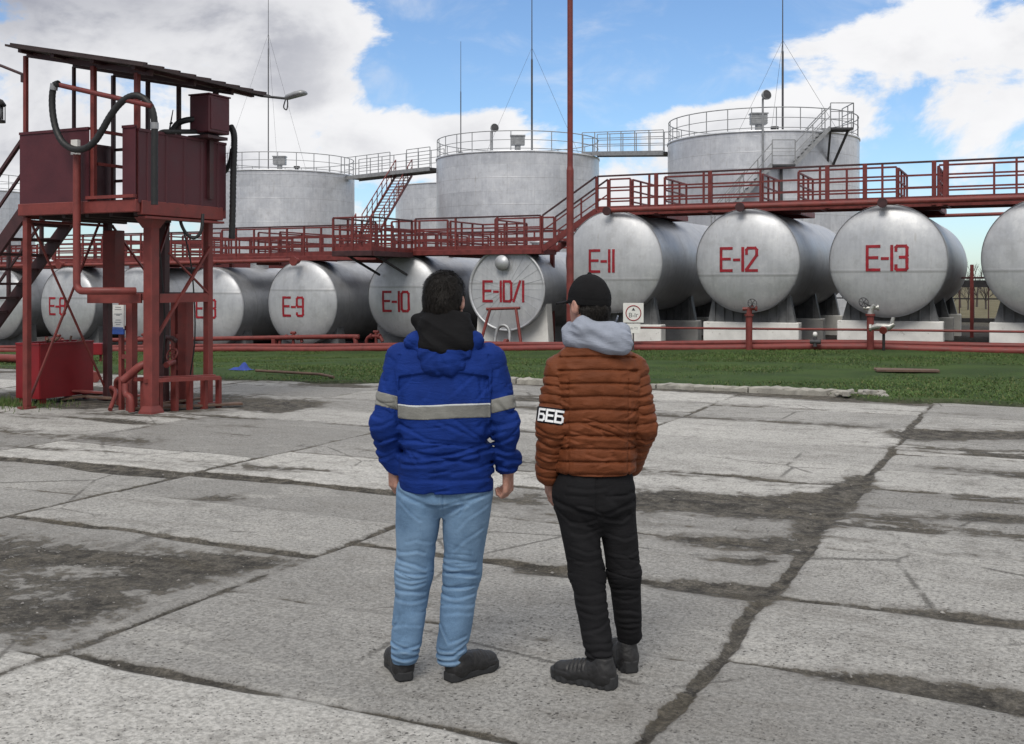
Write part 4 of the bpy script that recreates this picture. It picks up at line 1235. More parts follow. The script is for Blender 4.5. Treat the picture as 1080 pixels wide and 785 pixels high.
def bare_tree(x, y, h, seed, label):
    rr = random.Random(seed)
    root = empty('bare_tree', (x, y, tz(x, y)), label=label, cat='tree', group='bare trees far behind the fence')
    mb = MB(); mb.tube([(0, 0, -.1), (rr.uniform(-.1, .1), 0, h * .35), (rr.uniform(-.2, .2), 0, h * .6)], [h * .025, h * .018, h * .01], 7); mb.build('trunk', M['bark'], root)
    mb = MB()
    def br(p, d, L, r, n):
        q = p + d * L; mb.tube([p, p.lerp(q, .5) + Vector((rr.uniform(-1, 1), rr.uniform(-1, 1), 0)) * L * .05, q], [r, r * .8, r * .5], 4)
        if n:
            for _ in range(3):
                e = (d + Vector((rr.uniform(-.8, .8), rr.uniform(-.8, .8), rr.uniform(-.1, .6)))).normalized(); br(p.lerp(q, rr.uniform(.5, 1)), e, L * rr.uniform(.55, .8), r * .55, n - 1)
    for k in range(8):
        a_ = rr.uniform(0, 6.28); br(Vector((0, 0, h * rr.uniform(.15, .58))), Vector((math.cos(a_) * .6, math.sin(a_) * .6, .8)).normalized(), h * rr.uniform(.2, .32), h * .009, 3)
    mb.build('crown', M['bark'], root)
for i, (px, Y, h) in enumerate(((1004, 70, 2.4), (1013, 78, 2.9), (1021, 72, 2.3), (1030, 80, 3.0), (1040, 74, 2.5))):
    bare_tree(atpx(px, Y), Y, h, i + 3, ['leftmost small bare tree behind the fence', 'taller bare tree left of the dark red post', 'bare tree straight behind the dark red post', 'tallest bare tree right of the dark red post', 'small bare tree nearest the tank at right edge'][i])

# odds and ends on the grass
o = MB()
for k in range(3): o.box((.28 * k, .03 * (k % 2), .04 + .015 * k), (.26, 1.1, .035), Matrix.Rotation(R(4 * k - 3), 3, 'Z'))
Bd = o.build('plank_cover', M['timber'], None, (-2.2, 21.8, .02)); Bd.rotation_euler = (0, 0, R(-80)); tag(Bd, 'weathered reddish plank cover lying on the grass at the right', 'planks')
mb = MB()
nx_, ny_ = 14, 10
Vv = []
for j in range(ny_):
    for i in range(nx_):
        u, v = i / (nx_ - 1), j / (ny_ - 1)
        e = math.sin(u * math.pi) * math.sin(v * math.pi)
        Vv.append(((u - .5) * .42, (v - .5) * .30, .02 + e * (.08 + .06 * math.sin(9 * u + 4 * v) + .04 * math.sin(17 * v - 5 * u))))
mb.add(Vv, [(j * nx_ + i, j * nx_ + i + 1, (j + 1) * nx_ + i + 1, (j + 1) * nx_ + i) for j in range(ny_ - 1) for i in range(nx_ - 1)], True)
q = at(255, 21.4); Bs = mb.build('blue_sheet', M['blue_cloth'], None, (q.x, q.y, tz(q.x, q.y) + .02)); tag(Bs, 'small crumpled blue sheet on the grass right of the tower', 'sheet')
pipe('red pipe lying on the grass at the left, behind the bin', [(-24, 16.3, .10), (-18, 16.4, .08), (at(100, 18.5).x, at(100, 18.5).y, .10)], .09, 'red pipes lying on the lawn')
pipe('thin rusty pipe lying at the lawn edge right of the tower', [(at(270, 20.4).x, at(270, 20.4).y, .06), (at(338, 19.7).x, at(338, 19.7).y, .05), (at(352, 19.3).x, at(352, 19.3).y, .03)], .026, 'red pipes lying on the lawn', mat='timber', name='rusty_pipe')
q = at(95, 24.5)
Hb = empty('hydrant_box', (q.x, q.y, tz(q.x, q.y)), rz=YAW, label='small bright red box with a white square, beyond the bin', cat='box')
mb = MB(); mb.box((0, 0, .32), (.62, .25, .26), None, .01); mb.build('box_body', M['red_bright'], Hb)
mb = MB(); mb.box((-.15, -.128, .32), (.12, .006, .1)); mb.build('white_square', M['white'], Hb)
for k in (-.24, .24):
    mb = MB(); mb.box((k, 0, .08), (.05, .05, .24)); mb.build('leg', M['red'], Hb)
# ================================================================ loading tower
def pxy(px, Y, py):
    """point on the vertical plane Y seen at photo pixel (px, py)"""
    k = (px - 540) / FPX; z = Y / (CY + SY * k)
    return Vector((z * (-SY + CY * k), Y, CAMH + (YH - py) * z / FPX))

TW = empty('loading_tower', (-11.3, 11.2, 0), label='maroon steel loading platform on posts under a sloping roof', cat='platform')
def TL(mb, name, mat, par=None):
    o = mb.build(name, M[mat], par or TW)
    if par is None: o.location = (11.3, -11.2, 0)
    return o
FX0, FX1, FY0, FY1, FH = -12.27, -10.21, 10.37, 12.0, 2.74
def roofz(x): return 4.84 + (x + 12.3) * (4.37 - 4.84) / 2.4
# floor and beams
mb = MB(); mb.box(((FX0 + FX1) / 2, (FY0 + FY1) / 2, FH - .03), (FX1 - FX0 - .1, FY1 - FY0 - .1, .05))
for i in range(5): mb.box((FX0 + .3 + i * .42, (FY0 + FY1) / 2, FH - .12), (.06, FY1 - FY0 - .12, .12))
TL(mb, 'floor', 'roof_metal')
for (a, b_) in (((FX0, FY0), (FX1, FY0)), ((FX0, FY1), (FX1, FY1))):
    mb = MB(); mb.bar((a[0] - .02, a[1], FH - .06), (b_[0] + .02, b_[1], FH - .06), .08, .16, .008); TL(mb, 'edge_beam', 'red')
for x in (FX0, FX1):
    mb = MB(); mb.bar((x, FY0 + .05, FH - .08), (x, FY1 - .05, FH - .08), .09, .18, .008); mb.bar((x, FY0 + .1, FH - .2), (x, FY1 - .06, FH - .2), .14, .03); TL(mb, 'edge_beam', 'red')
# ground posts
for (x, y, w, top, matn) in ((-12.24, 10.44, .085, FH - .15, 'red'), (-10.42, 11.93, .10, FH - .15, 'red'), (-12.2, 11.82, .10, FH - .15, 'rail_dark'), (-11.22, 11.93, .11, FH - .15, 'rail_dark')):
    mb = MB(); mb.box((x, y, top / 2 - .03), (w, w, top + .06), None, .008); mb.box((x, y, .02), (w * 2, w * 2, .03)); TL(mb, 'post', matn)
mb = MB(); mb.box((-10.40, 10.82, 1.24), (.15, .15, 2.5), None, .012); TL(mb, 'main_column', 'red')
mb = MB()     # flared head and foot of the main column
V = [(-10.40 + sx * a, 10.82 + sy * a, z) for a, z in ((.078, 2.42), (.15, 2.56)) for sx, sy in ((-1, -1), (1, -1), (1, 1), (-1, 1))]
mb.add(V, [(0, 1, 5, 4), (1, 2, 6, 5), (2, 3, 7, 6), (3, 0, 4, 7)]); TL(mb, 'column_head', 'red')
V = [(-10.40 + sx * a, 10.82 + sy * a, z) for a, z in ((.115, 0), (.11, .03), (.078, .10)) for sx, sy in ((-1, -1), (1, -1), (1, 1), (-1, 1))]
mb = MB(); mb.add(V, [(0, 1, 5, 4), (1, 2, 6, 5), (2, 3, 7, 6), (3, 0, 4, 7), (4, 5, 9, 8), (5, 6, 10, 9), (6, 7, 11, 10), (7, 4, 8, 11)]); TL(mb, 'column_foot', 'red')
# posts above the floor to the roof
for (x, y, w, matn) in ((-12.24, 10.42, .055, 'red'), (-12.2, 11.2, .045, 'rail_dark'), (-12.2, 11.93, .055, 'rail_dark'), (-10.98, 10.40, .065, 'red'), (-10.25, 10.42, .065, 'red'), (-11.55, 11.95, .055, 'rail_dark'), (-10.97, 11.95, .055, 'rail_dark'), (-10.30, 11.95, .065, 'rail_dark')):
    top = roofz(x) - .07
    mb = MB(); mb.box((x, y, (FH + top) / 2), (w, w, top - FH), None, .006); TL(mb, 'roof_post', matn)
# roof: sheet with ribs on purlins
mb = MB()
xs_ = np.linspace(-12.28, -9.86, 65)
V = []
for x in xs_:
    for y in (10.12, 12.6):
        V.append((x, y, roofz(x) + .0))
for x in xs_:
    for y in (10.12, 12.6):
        V.append((x, y, roofz(x) + .03))
n = len(xs_)
F_ = []
for i in range(n - 1):
    F_ += [(2 * i, 2 * i + 1, 2 * i + 3, 2 * i + 2), (2 * n + 2 * i, 2 * n + 2 * i + 2, 2 * n + 2 * i + 3, 2 * n + 2 * i + 1), (2 * i, 2 * i + 2, 2 * n + 2 * i + 2, 2 * n + 2 * i), (2 * i + 1, 2 * n + 2 * i + 1, 2 * n + 2 * i + 3, 2 * i + 3)]
F_ += [(0, 2 * n, 2 * n + 1, 1), (2 * n - 2, 2 * n - 1, 4 * n - 1, 4 * n - 2)]
mb.add(V, F_)
for k in range(9):     # standing ribs of the sheet
    y = 10.2 + .29 * k
    mb.bar((-12.26, y, roofz(-12.26) + .045), (-9.88, y, roofz(-9.88) + .045), .035, .03)
rf = TL(mb, 'roof', 'roof_metal')
for y in (10.42, 11.2, 11.95):
    mb = MB(); mb.bar((-12.2, y, roofz(-12.2) - .05), (-10.0, y, roofz(-10.0) - .05), .05, .07); TL(mb, 'rafter', 'rail_dark')
for x in (-12.1, -11.5, -10.8, -10.1):
    mb = MB(); mb.bar((x, 10.2, roofz(x) - .02), (x, 12.5, roofz(x) - .02), .06, .05); TL(mb, 'purlin', 'rail_dark')
# side panels
def sheet(name, p0, p1, h0, h1, matn, ribs=0):
    p0, p1 = Vector((p0[0], p0[1], 0)), Vector((p1[0], p1[1], 0)); d = (p1 - p0); L = d.length; u = d.normalized()
    mb = MB(); Mx = Matrix((u, Vector((-u.y, u.x, 0)), Vector((0, 0, 1)))).transposed()
    mb.box((p0 + p1) / 2 + Vector((0, 0, (h0 + h1) / 2)), (L, .012, h1 - h0), Mx)
    for k in range(ribs):
        mb.box(p0 + d * ((k + .5) / ribs) + Vector((0, 0, (h0 + h1) / 2)), (.05, .04, h1 - h0 - .02), Mx, .012)
    mb.box((p0 + p1) / 2 + Vector((0, 0, h1)), (L, .04, .035), Mx)
    TL(mb, name, matn)
sheet('front_panel', (-12.26, 10.345), (-11.0, 10.345), FH + .02, 3.70, 'red_dark')
sheet('corner_panel', (-10.42, 10.345), (-10.20, 10.345), FH + .02, 3.68, 'red_dark')
sheet('side_panel', (-10.185, 10.37), (-10.185, 12.02), FH - .02, 3.64, 'red_dark', 5)
sheet('left_panel', (-12.29, 11.35), (-12.29, 12.0), FH + .02, 3.70, 'red_dark')
mb = MB(); mb.bar((-11.02, 10.33, FH + .06), (-10.2, 10.33, FH + .06), .06, .04); TL(mb, 'threshold', 'red')
for z in (3.2, 3.66):
    mb = MB(); mb.bar((-12.2, 11.97, z), (-10.3, 11.97, z), .04, .04); TL(mb, 'back_rail', 'rail_dark')
for x in (-11.95, -11.2, -10.7):
    mb = MB(); mb.box((x, 11.97, 3.22), (.035, .035, .94)); TL(mb, 'rail_upright', 'rail_dark')
for z in (3.25, 3.68):
    mb = MB(); mb.bar((-10.98, 10.46, z), (-10.98, 11.9, z), .04, .04); TL(mb, 'inner_rail', 'red')
# lower frame: beams, braces
mb = MB(); mb.bar((-11.1, 10.42, 1.50), (-10.5, 10.75, 1.50), .07, .12); mb.bar((-12.3, 11.75, 1.52), (-10.45, 10.95, 1.52), .06, .10); TL(mb, 'cross_beam', 'red')
mb = MB(); mb.bar((-10.42, 10.95, 1.50), (-10.42, 11.88, 1.50), .09, .12); TL(mb, 'cross_beam', 'red')
mb = MB(); mb.bar((-12.25, 11.9, 1.52), (-10.45, 11.9, 1.52), .07, .1); TL(mb, 'cross_beam', 'rail_dark')
for p0, p1, r in (((-12.27, 10.5, 2.58), (-12.22, 11.8, .15), .012), ((-12.29, 11.75, 2.58), (-12.27, 10.5, .1), .013), ((-10.38, 10.9, 1.0), (-10.36, 11.9, 2.2), .018), ((-10.38, 11.9, 1.55), (-10.36, 11.1, 2.1), .012), ((-12.2, 11.9, 2.55), (-11.3, 11.95, 1.56), .014), ((-11.15, 11.95, 2.55), (-10.5, 10.9, 1.7), .016)):
    mb = MB(); mb.bar(p0, p1, r * 2, r * 2); TL(mb, 'brace', 'red')
mb = MB(); mb.box((-12.0, 11.74, 1.98), (.24, .2, .96), None, .01); TL(mb, 'cable_duct', 'red')
# ladder frame under the notice and box posts
mb = MB()
mb.box((-11.0, 10.90, .75), (.05, .06, 1.5)); mb.box((-10.82, 10.90, .75), (.11, .10, 1.5))
for z in (.3, .72, 1.1, 1.44): mb.box((-10.91, 10.90, z), (.14, .05, .06))
TL(mb, 'ladder_frame', 'red')
for x, y, w, h in ((-10.80, 11.90, .16, 1.45), (-10.97, 11.86, .08, 1.45)):
    mb = MB(); mb.box((x, y, h / 2), (w, w, h), None, .01); TL(mb, 'box_post', 'red')
mb = MB(); mb.box((-10.88, 11.87, .95), (.12, .06, .06)); mb.box((-10.88, 11.87, .5), (.12, .06, .06)); TL(mb, 'post_rung', 'red')
# low bench of pipes beside the column
mb = MB(); mb.bar((-10.62, 10.75, .44), (-10.15, 11.75, .42), .10, .05); mb.bar((-10.42, 10.72, .43), (-10.02, 11.7, .41), .06, .05); TL(mb, 'bench_rail', 'red')
for k in range(6):
    t_ = k / 5; mb = MB(); mb.box((-10.55 + .47 * t_, 10.85 + .9 * t_, .2), (.06 if k % 2 else .085, .06, .42)); TL(mb, 'bench_leg', 'red')
mb = MB(); mb.tube(spline([(-10.78, 10.7, .42), (-10.7, 10.75, .50), (-10.55, 10.8, .62), (-10.45, 10.95, .66)], 5), .055, 10); mb.tube(spline([(-10.75, 10.72, .38), (-10.72, 10.7, .25), (-10.62, 10.68, .2), (-10.6, 10.68, .02)], 5), .045, 10); TL(mb, 'elbow_pipe', 'red')

# small pipes, valves and cables cluttering the frame
for pts_, r_, mt_ in (([(-10.75, 11.6, .03), (-10.75, 11.6, .55), (-10.62, 11.45, .62), (-10.5, 11.2, .6)], .04, 'red'), ([(-11.35, 11.2, .03), (-11.3, 11.1, .35), (-11.05, 11.0, .42), (-10.9, 10.98, .40)], .035, 'red'),
        ([(-10.95, 11.7, .05), (-10.9, 11.6, .85), (-10.7, 11.5, .95), (-10.6, 11.5, .9)], .03, 'rail_dark'), ([(-11.6, 11.4, .02), (-11.5, 11.2, .25), (-11.2, 11.0, .22), (-11.0, 10.7, .03)], .03, 'red'),
        ([(-10.5, 11.0, 2.5), (-10.6, 11.2, 2.0), (-10.62, 11.3, 1.2), (-10.7, 11.35, .6)], .012, 'rubber'), ([(-11.1, 11.6, 2.55), (-11.0, 11.55, 1.9), (-11.02, 11.5, 1.5)], .012, 'rubber'), ([(-10.5, 11.5, 2.5), (-10.42, 11.6, 1.9), (-10.45, 11.7, 1.0), (-10.6, 11.75, .3)], .010, 'rubber')):
    mb = MB(); mb.tube(spline(pts_, 6), r_, 9); TL(mb, 'cable' if mt_ == 'rubber' else 'small_pipe', mt_)
for c_ in ((-10.66, 11.48, .72), (-10.95, 11.0, .52)):
    mb = MB(); handwheel(mb, c_, .09, Matrix.Rotation(R(65), 3, 'X')); mb.tube([c_, (c_[0], c_[1] + .03, c_[2] - .12)], .015, 6); TL(mb, 'handwheel', 'red')

# vertical arm pipe with its elbow, and the loading hose
AP = empty('filling_pipe', label='red loading pipe with elbow standing in front of the platform panel', cat='pipe')
q0 = pxy(81, 10.24, 163); q1 = pxy(81, 10.24, 307)
mb = MB(); mb.tube([q0, q1 + Vector((0, 0, .10))] + [Vector((q1.x + .10 - .10 * math.cos(R(a)), 10.24, q1.z + .10 - .10 * math.sin(R(a)))) for a in range(15, 91, 15)] + [(q1.x + .45, 10.30, q1.z), (-10.5, 10.64, q1.z)], .048, 14); mb.build('riser', M['red'], AP)
mb = MB(); mb.box(q0 + Vector((0, -.02, .09)), (.115, .05, .19)); mb.build('white_plate', M['white'], AP)
q2 = pxy(59, 10.12, 89); q3 = pxy(160, 10.26, 112)
mb = MB(); mb.tube([q2, q3], .032, 12); mb.build('slanted_arm', M['red_rail'], AP)
HS = empty('loading_hose', label='thick black hose looping from slanted arm down over the maroon panel', cat='hose', group='black hoses on the loading tower')
hp = [(62, 88), (57, 91), (55, 104), (56, 122), (60, 139), (67, 151), (78, 157.5), (90, 156.5), (100, 149), (108, 137), (116, 123), (125, 111), (135, 103), (145, 101), (154, 106), (160.5, 116), (163, 132), (163, 160), (163, 190), (163, 216)]
pts = [pxy(a, 10.10 + .20 * max(0, (a - 90) / 73), b_) for a, b_ in hp]
mb = MB(); sp = spline(pts, 7); mb.tube(sp, [.041 + .003 * (i % 2) for i in range(len(sp))], 14); mb.build('hose', M['rubber'], HS)
mb = MB()
for i in (1, 16): mb.tube([pts[i] - (pts[i + 1] - pts[i]).normalized() * .03, pts[i] + (pts[i + 1] - pts[i]).normalized() * .05], .050, 14, smooth=False)
mb.build('clamp', M['steel'], HS)
def hose(label, pts, r, corr=False):
    h_ = empty('loading_hose', label=label, cat='hose', group='black hoses on the loading tower')
    sp = spline(pts, 14 if corr else 6)
    mb = MB(); mb.tube(sp, [r * (1.12 if (corr and i % 2) else 1.0) for i in range(len(sp))], 12); mb.build('hose', M['rubber'], h_)
    return h_
hose('ribbed black hose hanging straight down right of the control box', [pxy(243, 12.05, 133), pxy(246.5, 12.05, 141), pxy(247, 12.05, 155), pxy(246, 12.05, 185), pxy(245.5, 12.05, 215), pxy(244.5, 12.05, 252)], .042, True)
hose('short black hose curving behind the right end of the platform', [pxy(245, 12.02, 158), pxy(243, 12.1, 170), pxy(238, 12.2, 180), pxy(233, 12.3, 184)], .035)
hose('black hose arching from the side panel into the control box', [pxy(180, 11.2, 152), pxy(181, 11.25, 141), pxy(187, 11.3, 131), pxy(196, 11.35, 127), pxy(206, 11.45, 126)], .042)
hose('black pipe lying along the top of the side panel', [pxy(167, 10.75, 150), pxy(167, 10.78, 143), pxy(171, 10.82, 139.5), pxy(180, 10.9, 139), pxy(206, 11.4, 139)], .032)
hose('black hose drooping in a loop under the platform floor', [pxy(190, 11.2, 224), pxy(191, 11.2, 236), pxy(197, 11.25, 247), pxy(205, 11.3, 251), pxy(212, 11.35, 244), pxy(214, 11.4, 226)], .022)
mb = MB(); mb.tube([pxy(178, 11.0, 142), pxy(180, 11.0, 130), pxy(182.5, 11.0, 116)], [.012, .010, .006], 6); mb.tube([pxy(179.5, 11.0, 131), pxy(181.5, 11.0, 129.5)], .015, 6)
o = mb.build('aerial', M['black_metal']); tag(o, 'thin short black aerial left of the control box', 'aerial')
# control box
CB = empty('control_box', (-10.12, 11.62, 3.70), label='dark red metal box bolted high at the right of the platform', cat='box')
mb = MB(); mb.box((0, 0, .28), (.34, .42, .50), None, .012); mb.box((0, 0, .54), (.36, .44, .02)); mb.build('box_body', M['red_dark'], CB)
mb = MB(); mb.box((.175, 0, .28), (.012, .36, .42), None, .004); mb.build('box_door', M['red_dark'], CB)
mb = MB(); mb.box((-.05, .05, -.42), (.08, .08, .86)); mb.box((-.05, .02, -.02), (.35, .4, .04)); mb.build('bracket', M['rail_dark'], CB)
# lamp on the roof corner
LA = empty('area_lamp', (-9.9, 12.45, 4.36), label='grey lamp on an arm reaching right from the platform roof corner', cat='lamp')
P0 = Vector((-9.9, 12.45, 4.36)); e1 = pxy(301, 12.5, 104) - P0; e2 = pxy(324, 12.5, 98) - P0
mb = MB(); mb.tube([(-.2, -.02, .05), (0, 0, .0), e1, e1.lerp(e2, .3)], .018, 8); mb.build('arm', M['grey_dark'], LA)
dd = (e2 - e1); dn = dd.normalized()
xax = dn; zax = Vector((0, 0, 1)); yax = zax.cross(xax).normalized(); zax = xax.cross(yax)
Mx4 = Matrix((xax, yax, zax)).transposed().to_4x4(); Mx4.translation = e1
mb = MB()
V = []
prof = [(0, .03, .03, .02), (.04, .05, .05, .03), (.18, .075, .065, .025), (.30, .085, .06, .02), (.345, .06, .035, .015)]
for px_, hw, up, dn_ in prof:
    for k in range(12):
        a = R(30 * k); yy = hw * math.cos(a); zz = (up if math.sin(a) > 0 else dn_) * math.sin(a)
        V.append(Mx4 @ Vector((px_, yy, zz)))
F_ = [(i * 12 + k, i * 12 + (k + 1) % 12, (i + 1) * 12 + (k + 1) % 12, (i + 1) * 12 + k) for i in range(4) for k in range(12)] + [tuple(range(11, -1, -1)), tuple(range(48, 60))]
mb.add(V, F_, True); mb.build('lamp_head', M['steel'], LA)
mb = MB(); mb.tube(spline([e1 + Vector((0, 0, -.02)), e1 + Vector((-.03, 0, -.12)), e1 + Vector((.02, 0, -.16)), e1 + Vector((.04, 0, -.08)), e1 + Vector((.03, 0, -.01))], 6), .009, 6); mb.build('cable', M['rubber'], LA)
# lantern on the left bracket
LB = empty('lantern', (-12.24, 10.42, 4.3), label='small black lantern on a bent bracket at the left edge', cat='lamp')
P0 = Vector((-12.24, 10.42, 4.3)); a_ = pxy(25, 10.42, 79) - P0; b_ = pxy(0, 10.42, 69) - P0; c_ = pxy(-6, 10.42, 72) - P0
mb = MB(); mb.tube([a_, b_, c_, c_ - Vector((0, 0, .4))], .02, 8); mb.tube([a_, a_ - Vector((0, 0, .1))], .04, 8); mb.build('bracket', M['rail_dark'], LB)
l0 = pxy(-1, 10.42, 104) - P0
mb = MB(); MT = Matrix.Translation(l0)
mb.lathe([(.001, 0), (.05, -.02), (.09, -.08), (.09, -.10), (.07, -.11)], 14, MT); mb.tube([l0 + Vector((0, 0, -.33)), l0 + Vector((0, 0, -.30))], .085, 14, smooth=False)
for k in range(6): mb.tube([l0 + Vector((.075 * math.cos(R(60 * k)), .075 * math.sin(R(60 * k)), -.10)), l0 + Vector((.075 * math.cos(R(60 * k)), .075 * math.sin(R(60 * k)), -.31))], .007, 5)
mb.build('cage', M['black_metal'], LB)
mb = MB(); mb.lathe([(.001, -.11), (.055, -.12), (.055, -.28), (.001, -.29)], 12, MT); mb.build('glass', M['steel'], LB)
# notice
NB_ = empty('notice_board', (-10.97, 10.82, 1.05), label='white notice with a blue foot on the tower ladder frame', cat='notice')
mb = MB(); mb.box((0, 0, .20), (.195, .02, .32), None, .003); mb.build('notice_sheet', M['white'], NB_)
mb = MB(); mb.box((0, -.002, .005), (.20, .03, .07), None, .004); mb.box((0, -.017, .055), (.19, .004, .018)); mb.build('blue_foot', M['blue'], NB_)
mb = MB()
for z, w in ((.33, .10), (.30, .12), (.24, .14), (.225, .07), (.16, .09), (.13, .12), (.10, .08)): mb.box((0, -.0115, z), (w, .002, .010))
mb.build('print_lines', M['steel'], NB_)
# stair down to the left
TS = empty('tower_stair', label='dark red stair going down to the left from the loading platform', cat='stair')
stair(TS, (-15.05, 10.92, .02), (-12.33, 10.92, 2.70), .86, (0, 1, 0), 'rail_dark', 13, True, 'rail_dark', 'rail_dark', .24)
# bin
BN = empty('steel_bin', (-12.82, 11.43, 0), label='dark red open steel bin on short feet behind the tower post', cat='bin')
mb = MB()
w, d, h0, h1 = .47, .96, .07, .84
for (c, s_) in (((w / 2, 0, (h0 + h1) / 2), (.012, d, h1 - h0)), ((-w / 2, 0, (h0 + h1) / 2), (.012, d, h1 - h0)), ((0, d / 2, (h0 + h1) / 2), (w - .014, .012, h1 - h0)), ((0, -d / 2, (h0 + h1) / 2), (w - .014, .012, h1 - h0)), ((0, 0, h0 + .01), (w - .014, d - .014, .012))): mb.box(c, s_)
mb.build('bin_body', M['red_bright'], BN)
mb = MB(); 
for (a, b_) in (((-w / 2, -d / 2), (w / 2, -d / 2)), ((w / 2, -d / 2), (w / 2, d / 2)), ((w / 2, d / 2), (-w / 2, d / 2)), ((-w / 2, d / 2), (-w / 2, -d / 2))): mb.bar((a[0], a[1], h1), (b_[0], b_[1], h1), .035, .025)
mb.build('rim', M['red_bright'], BN)
for sx in (-1, 1):
    for sy in (-1, 1):
        mb = MB(); mb.box((sx * (w / 2 - .05), sy * (d / 2 - .08), .035), (.07, .09, .08)); mb.build('foot', M['red_bright'], BN)
mb = MB(); 
for k in range(9): mb.tube([(random.uniform(-.18, .18), random.uniform(-.4, .4), .6), (random.uniform(-.2, .2), random.uniform(-.42, .42), .84 + random.uniform(0, .08))], .018, 6)
o = mb.build('scrap_heap', M['timber'], None, (-12.82, 11.43, 0)); tag(o, 'scrap sticks poking out of the dark red bin', 'scrap', kind='stuff')
# boards round the tower foot
def plank(px, py, L, w, ang, label, h=.03, tilt=0.0, matn='timber'):
    z = CAMH * FPX / (py - YH); q = at(px, z)
    mb = MB(); mb.box((0, 0, 0), (L, w, .03), None, .004)
    o = mb.build('plank', M[matn], None, (q.x, q.y, h)); o.rotation_euler = (0, R(tilt), R(ang)); tag(o, label, 'plank', 'old boards around the tower foot')
plank(196, 431, 1.5, .16, 50, 'old board lying under the pipe bench, nearest the camera', .035)
plank(97, 421, .9, .12, 62, 'short board left of the ladder frame, leftmost of the boards', .06, -5)
plank(110, 421, 1.0, .14, 40, 'reddish board between the bin and the ladder frame, steeply angled', .09, 6, 'red')
plank(120, 424, .8, .10, 20, 'small board right at the foot of the ladder frame', .05, 3)
plank(150, 429, .9, .13, 15, 'board lying before the foot of the main column', .04, 2)
plank(178, 428, 1.1, .09, 75, 'narrow board beside the bench legs', .045, -2)
# weeds by the left post
n = 2600
wx = RNG.normal(-13.3, .55, n); wy = RNG.normal(10.65, .28, n); hh = RNG.uniform(.03, .10, n); an = RNG.uniform(0, 6.28, n)
P0 = np.stack([wx - .006 * np.cos(an), wy - .006 * np.sin(an), wx * 0], -1); P1 = np.stack([wx + .006 * np.cos(an), wy + .006 * np.sin(an), wx * 0], -1); P2 = np.stack([wx + RNG.normal(0, .02, n), wy + RNG.normal(0, .02, n), hh], -1)
o = mesh_np('weeds', np.stack([P0, P1, P2], 1).reshape(-1, 3), np.arange(3 * n).reshape(-1, 3), mg, smooth=False)
tag(o, 'patch of short weeds at the foot of the left tower post', 'weeds', kind='stuff')
# ================================================================ people
# Bodies and clothes are grown as smooth distance fields on a fine grid and skinned.
class Field:
    def __init__(s, lo, hi, h):
        s.h = h; s.lo = np.array(lo, np.float32)
        n = np.ceil((np.array(hi) - np.array(lo)) / h).astype(int) + 1
        ax = [(s.lo[i] + h * np.arange(n[i])).astype(np.float32) for i in range(3)]
        s.X, s.Y, s.Z = np.meshgrid(*ax, indexing='ij')
        s.D = np.full(s.X.shape, 1.0, np.float32)
    def box(s, lo, hi):
        sl = []
        for i in range(3):
            a = int(max(0, math.floor((lo[i] - s.lo[i]) / s.h))); b = int(min(s.D.shape[i], math.ceil((hi[i] - s.lo[i]) / s.h) + 1))
            sl.append(slice(a, max(a, b)))
        return tuple(sl)

def smin(a, b, k):
    if k <= 0: return np.minimum(a, b)
    hh = np.clip(.5 + .5 * (b - a) / k, 0, 1)
    return b * (1 - hh) + a * hh - k * hh * (1 - hh)

def put(F, sl, d, k=0.0):
    F.D[sl] = smin(F.D[sl], d, k)

def cone(F, a, b, ra, rb, k=0.0, sq=(1, 1, 1)):
    """tapered capsule; sq squeezes space so that the section is oval"""
    a = np.array(a, np.float32); b = np.array(b, np.float32); m_ = max(ra, rb) / min(sq) + .06 + k
    sl = F.box(np.minimum(a, b) - m_, np.maximum(a, b) + m_)
    d = cone_d(F.X[sl], F.Y[sl], F.Z[sl], a, b, ra, rb, sq)
    put(F, sl, d, k)

def cone_d(X, Y, Z, a, b, ra, rb, sq=(1, 1, 1), tout=False):
    px, py, pz = (X - a[0]) * sq[0], (Y - a[1]) * sq[1], (Z - a[2]) * sq[2]
    d = [(b[i] - a[i]) * sq[i] for i in range(3)]
    L2 = sum(q * q for q in d) + 1e-9
    t_ = np.clip((px * d[0] + py * d[1] + pz * d[2]) / L2, 0, 1)
    r = np.sqrt((px - t_ * d[0]) ** 2 + (py - t_ * d[1]) ** 2 + (pz - t_ * d[2]) ** 2) - (ra + (rb - ra) * t_)
    return (r, t_) if tout else r

def ell_d(X, Y, Z, c, r, rot=None):
    x, y, z = X - c[0], Y - c[1], Z - c[2]
    if rot is not None:
        R_ = np.array(rot.transposed(), np.float32)
        x, y, z = R_[0, 0] * x + R_[0, 1] * y + R_[0, 2] * z, R_[1, 0] * x + R_[1, 1] * y + R_[1, 2] * z, R_[2, 0] * x + R_[2, 1] * y + R_[2, 2] * z
    k0 = np.sqrt((x / r[0]) ** 2 + (y / r[1]) ** 2 + (z / r[2]) ** 2)
    k1 = np.sqrt((x / r[0] ** 2) ** 2 + (y / r[1] ** 2) ** 2 + (z / r[2] ** 2) ** 2) + 1e-6
    return k0 * (k0 - 1) / k1

def ell(F, c, r, k=0.0, rot=None):
    m_ = max(r) + .05 + k; c = np.array(c)
    sl = F.box(c - m_, c + m_)
    put(F, sl, ell_d(F.X[sl], F.Y[sl], F.Z[sl], c, r, rot), k)

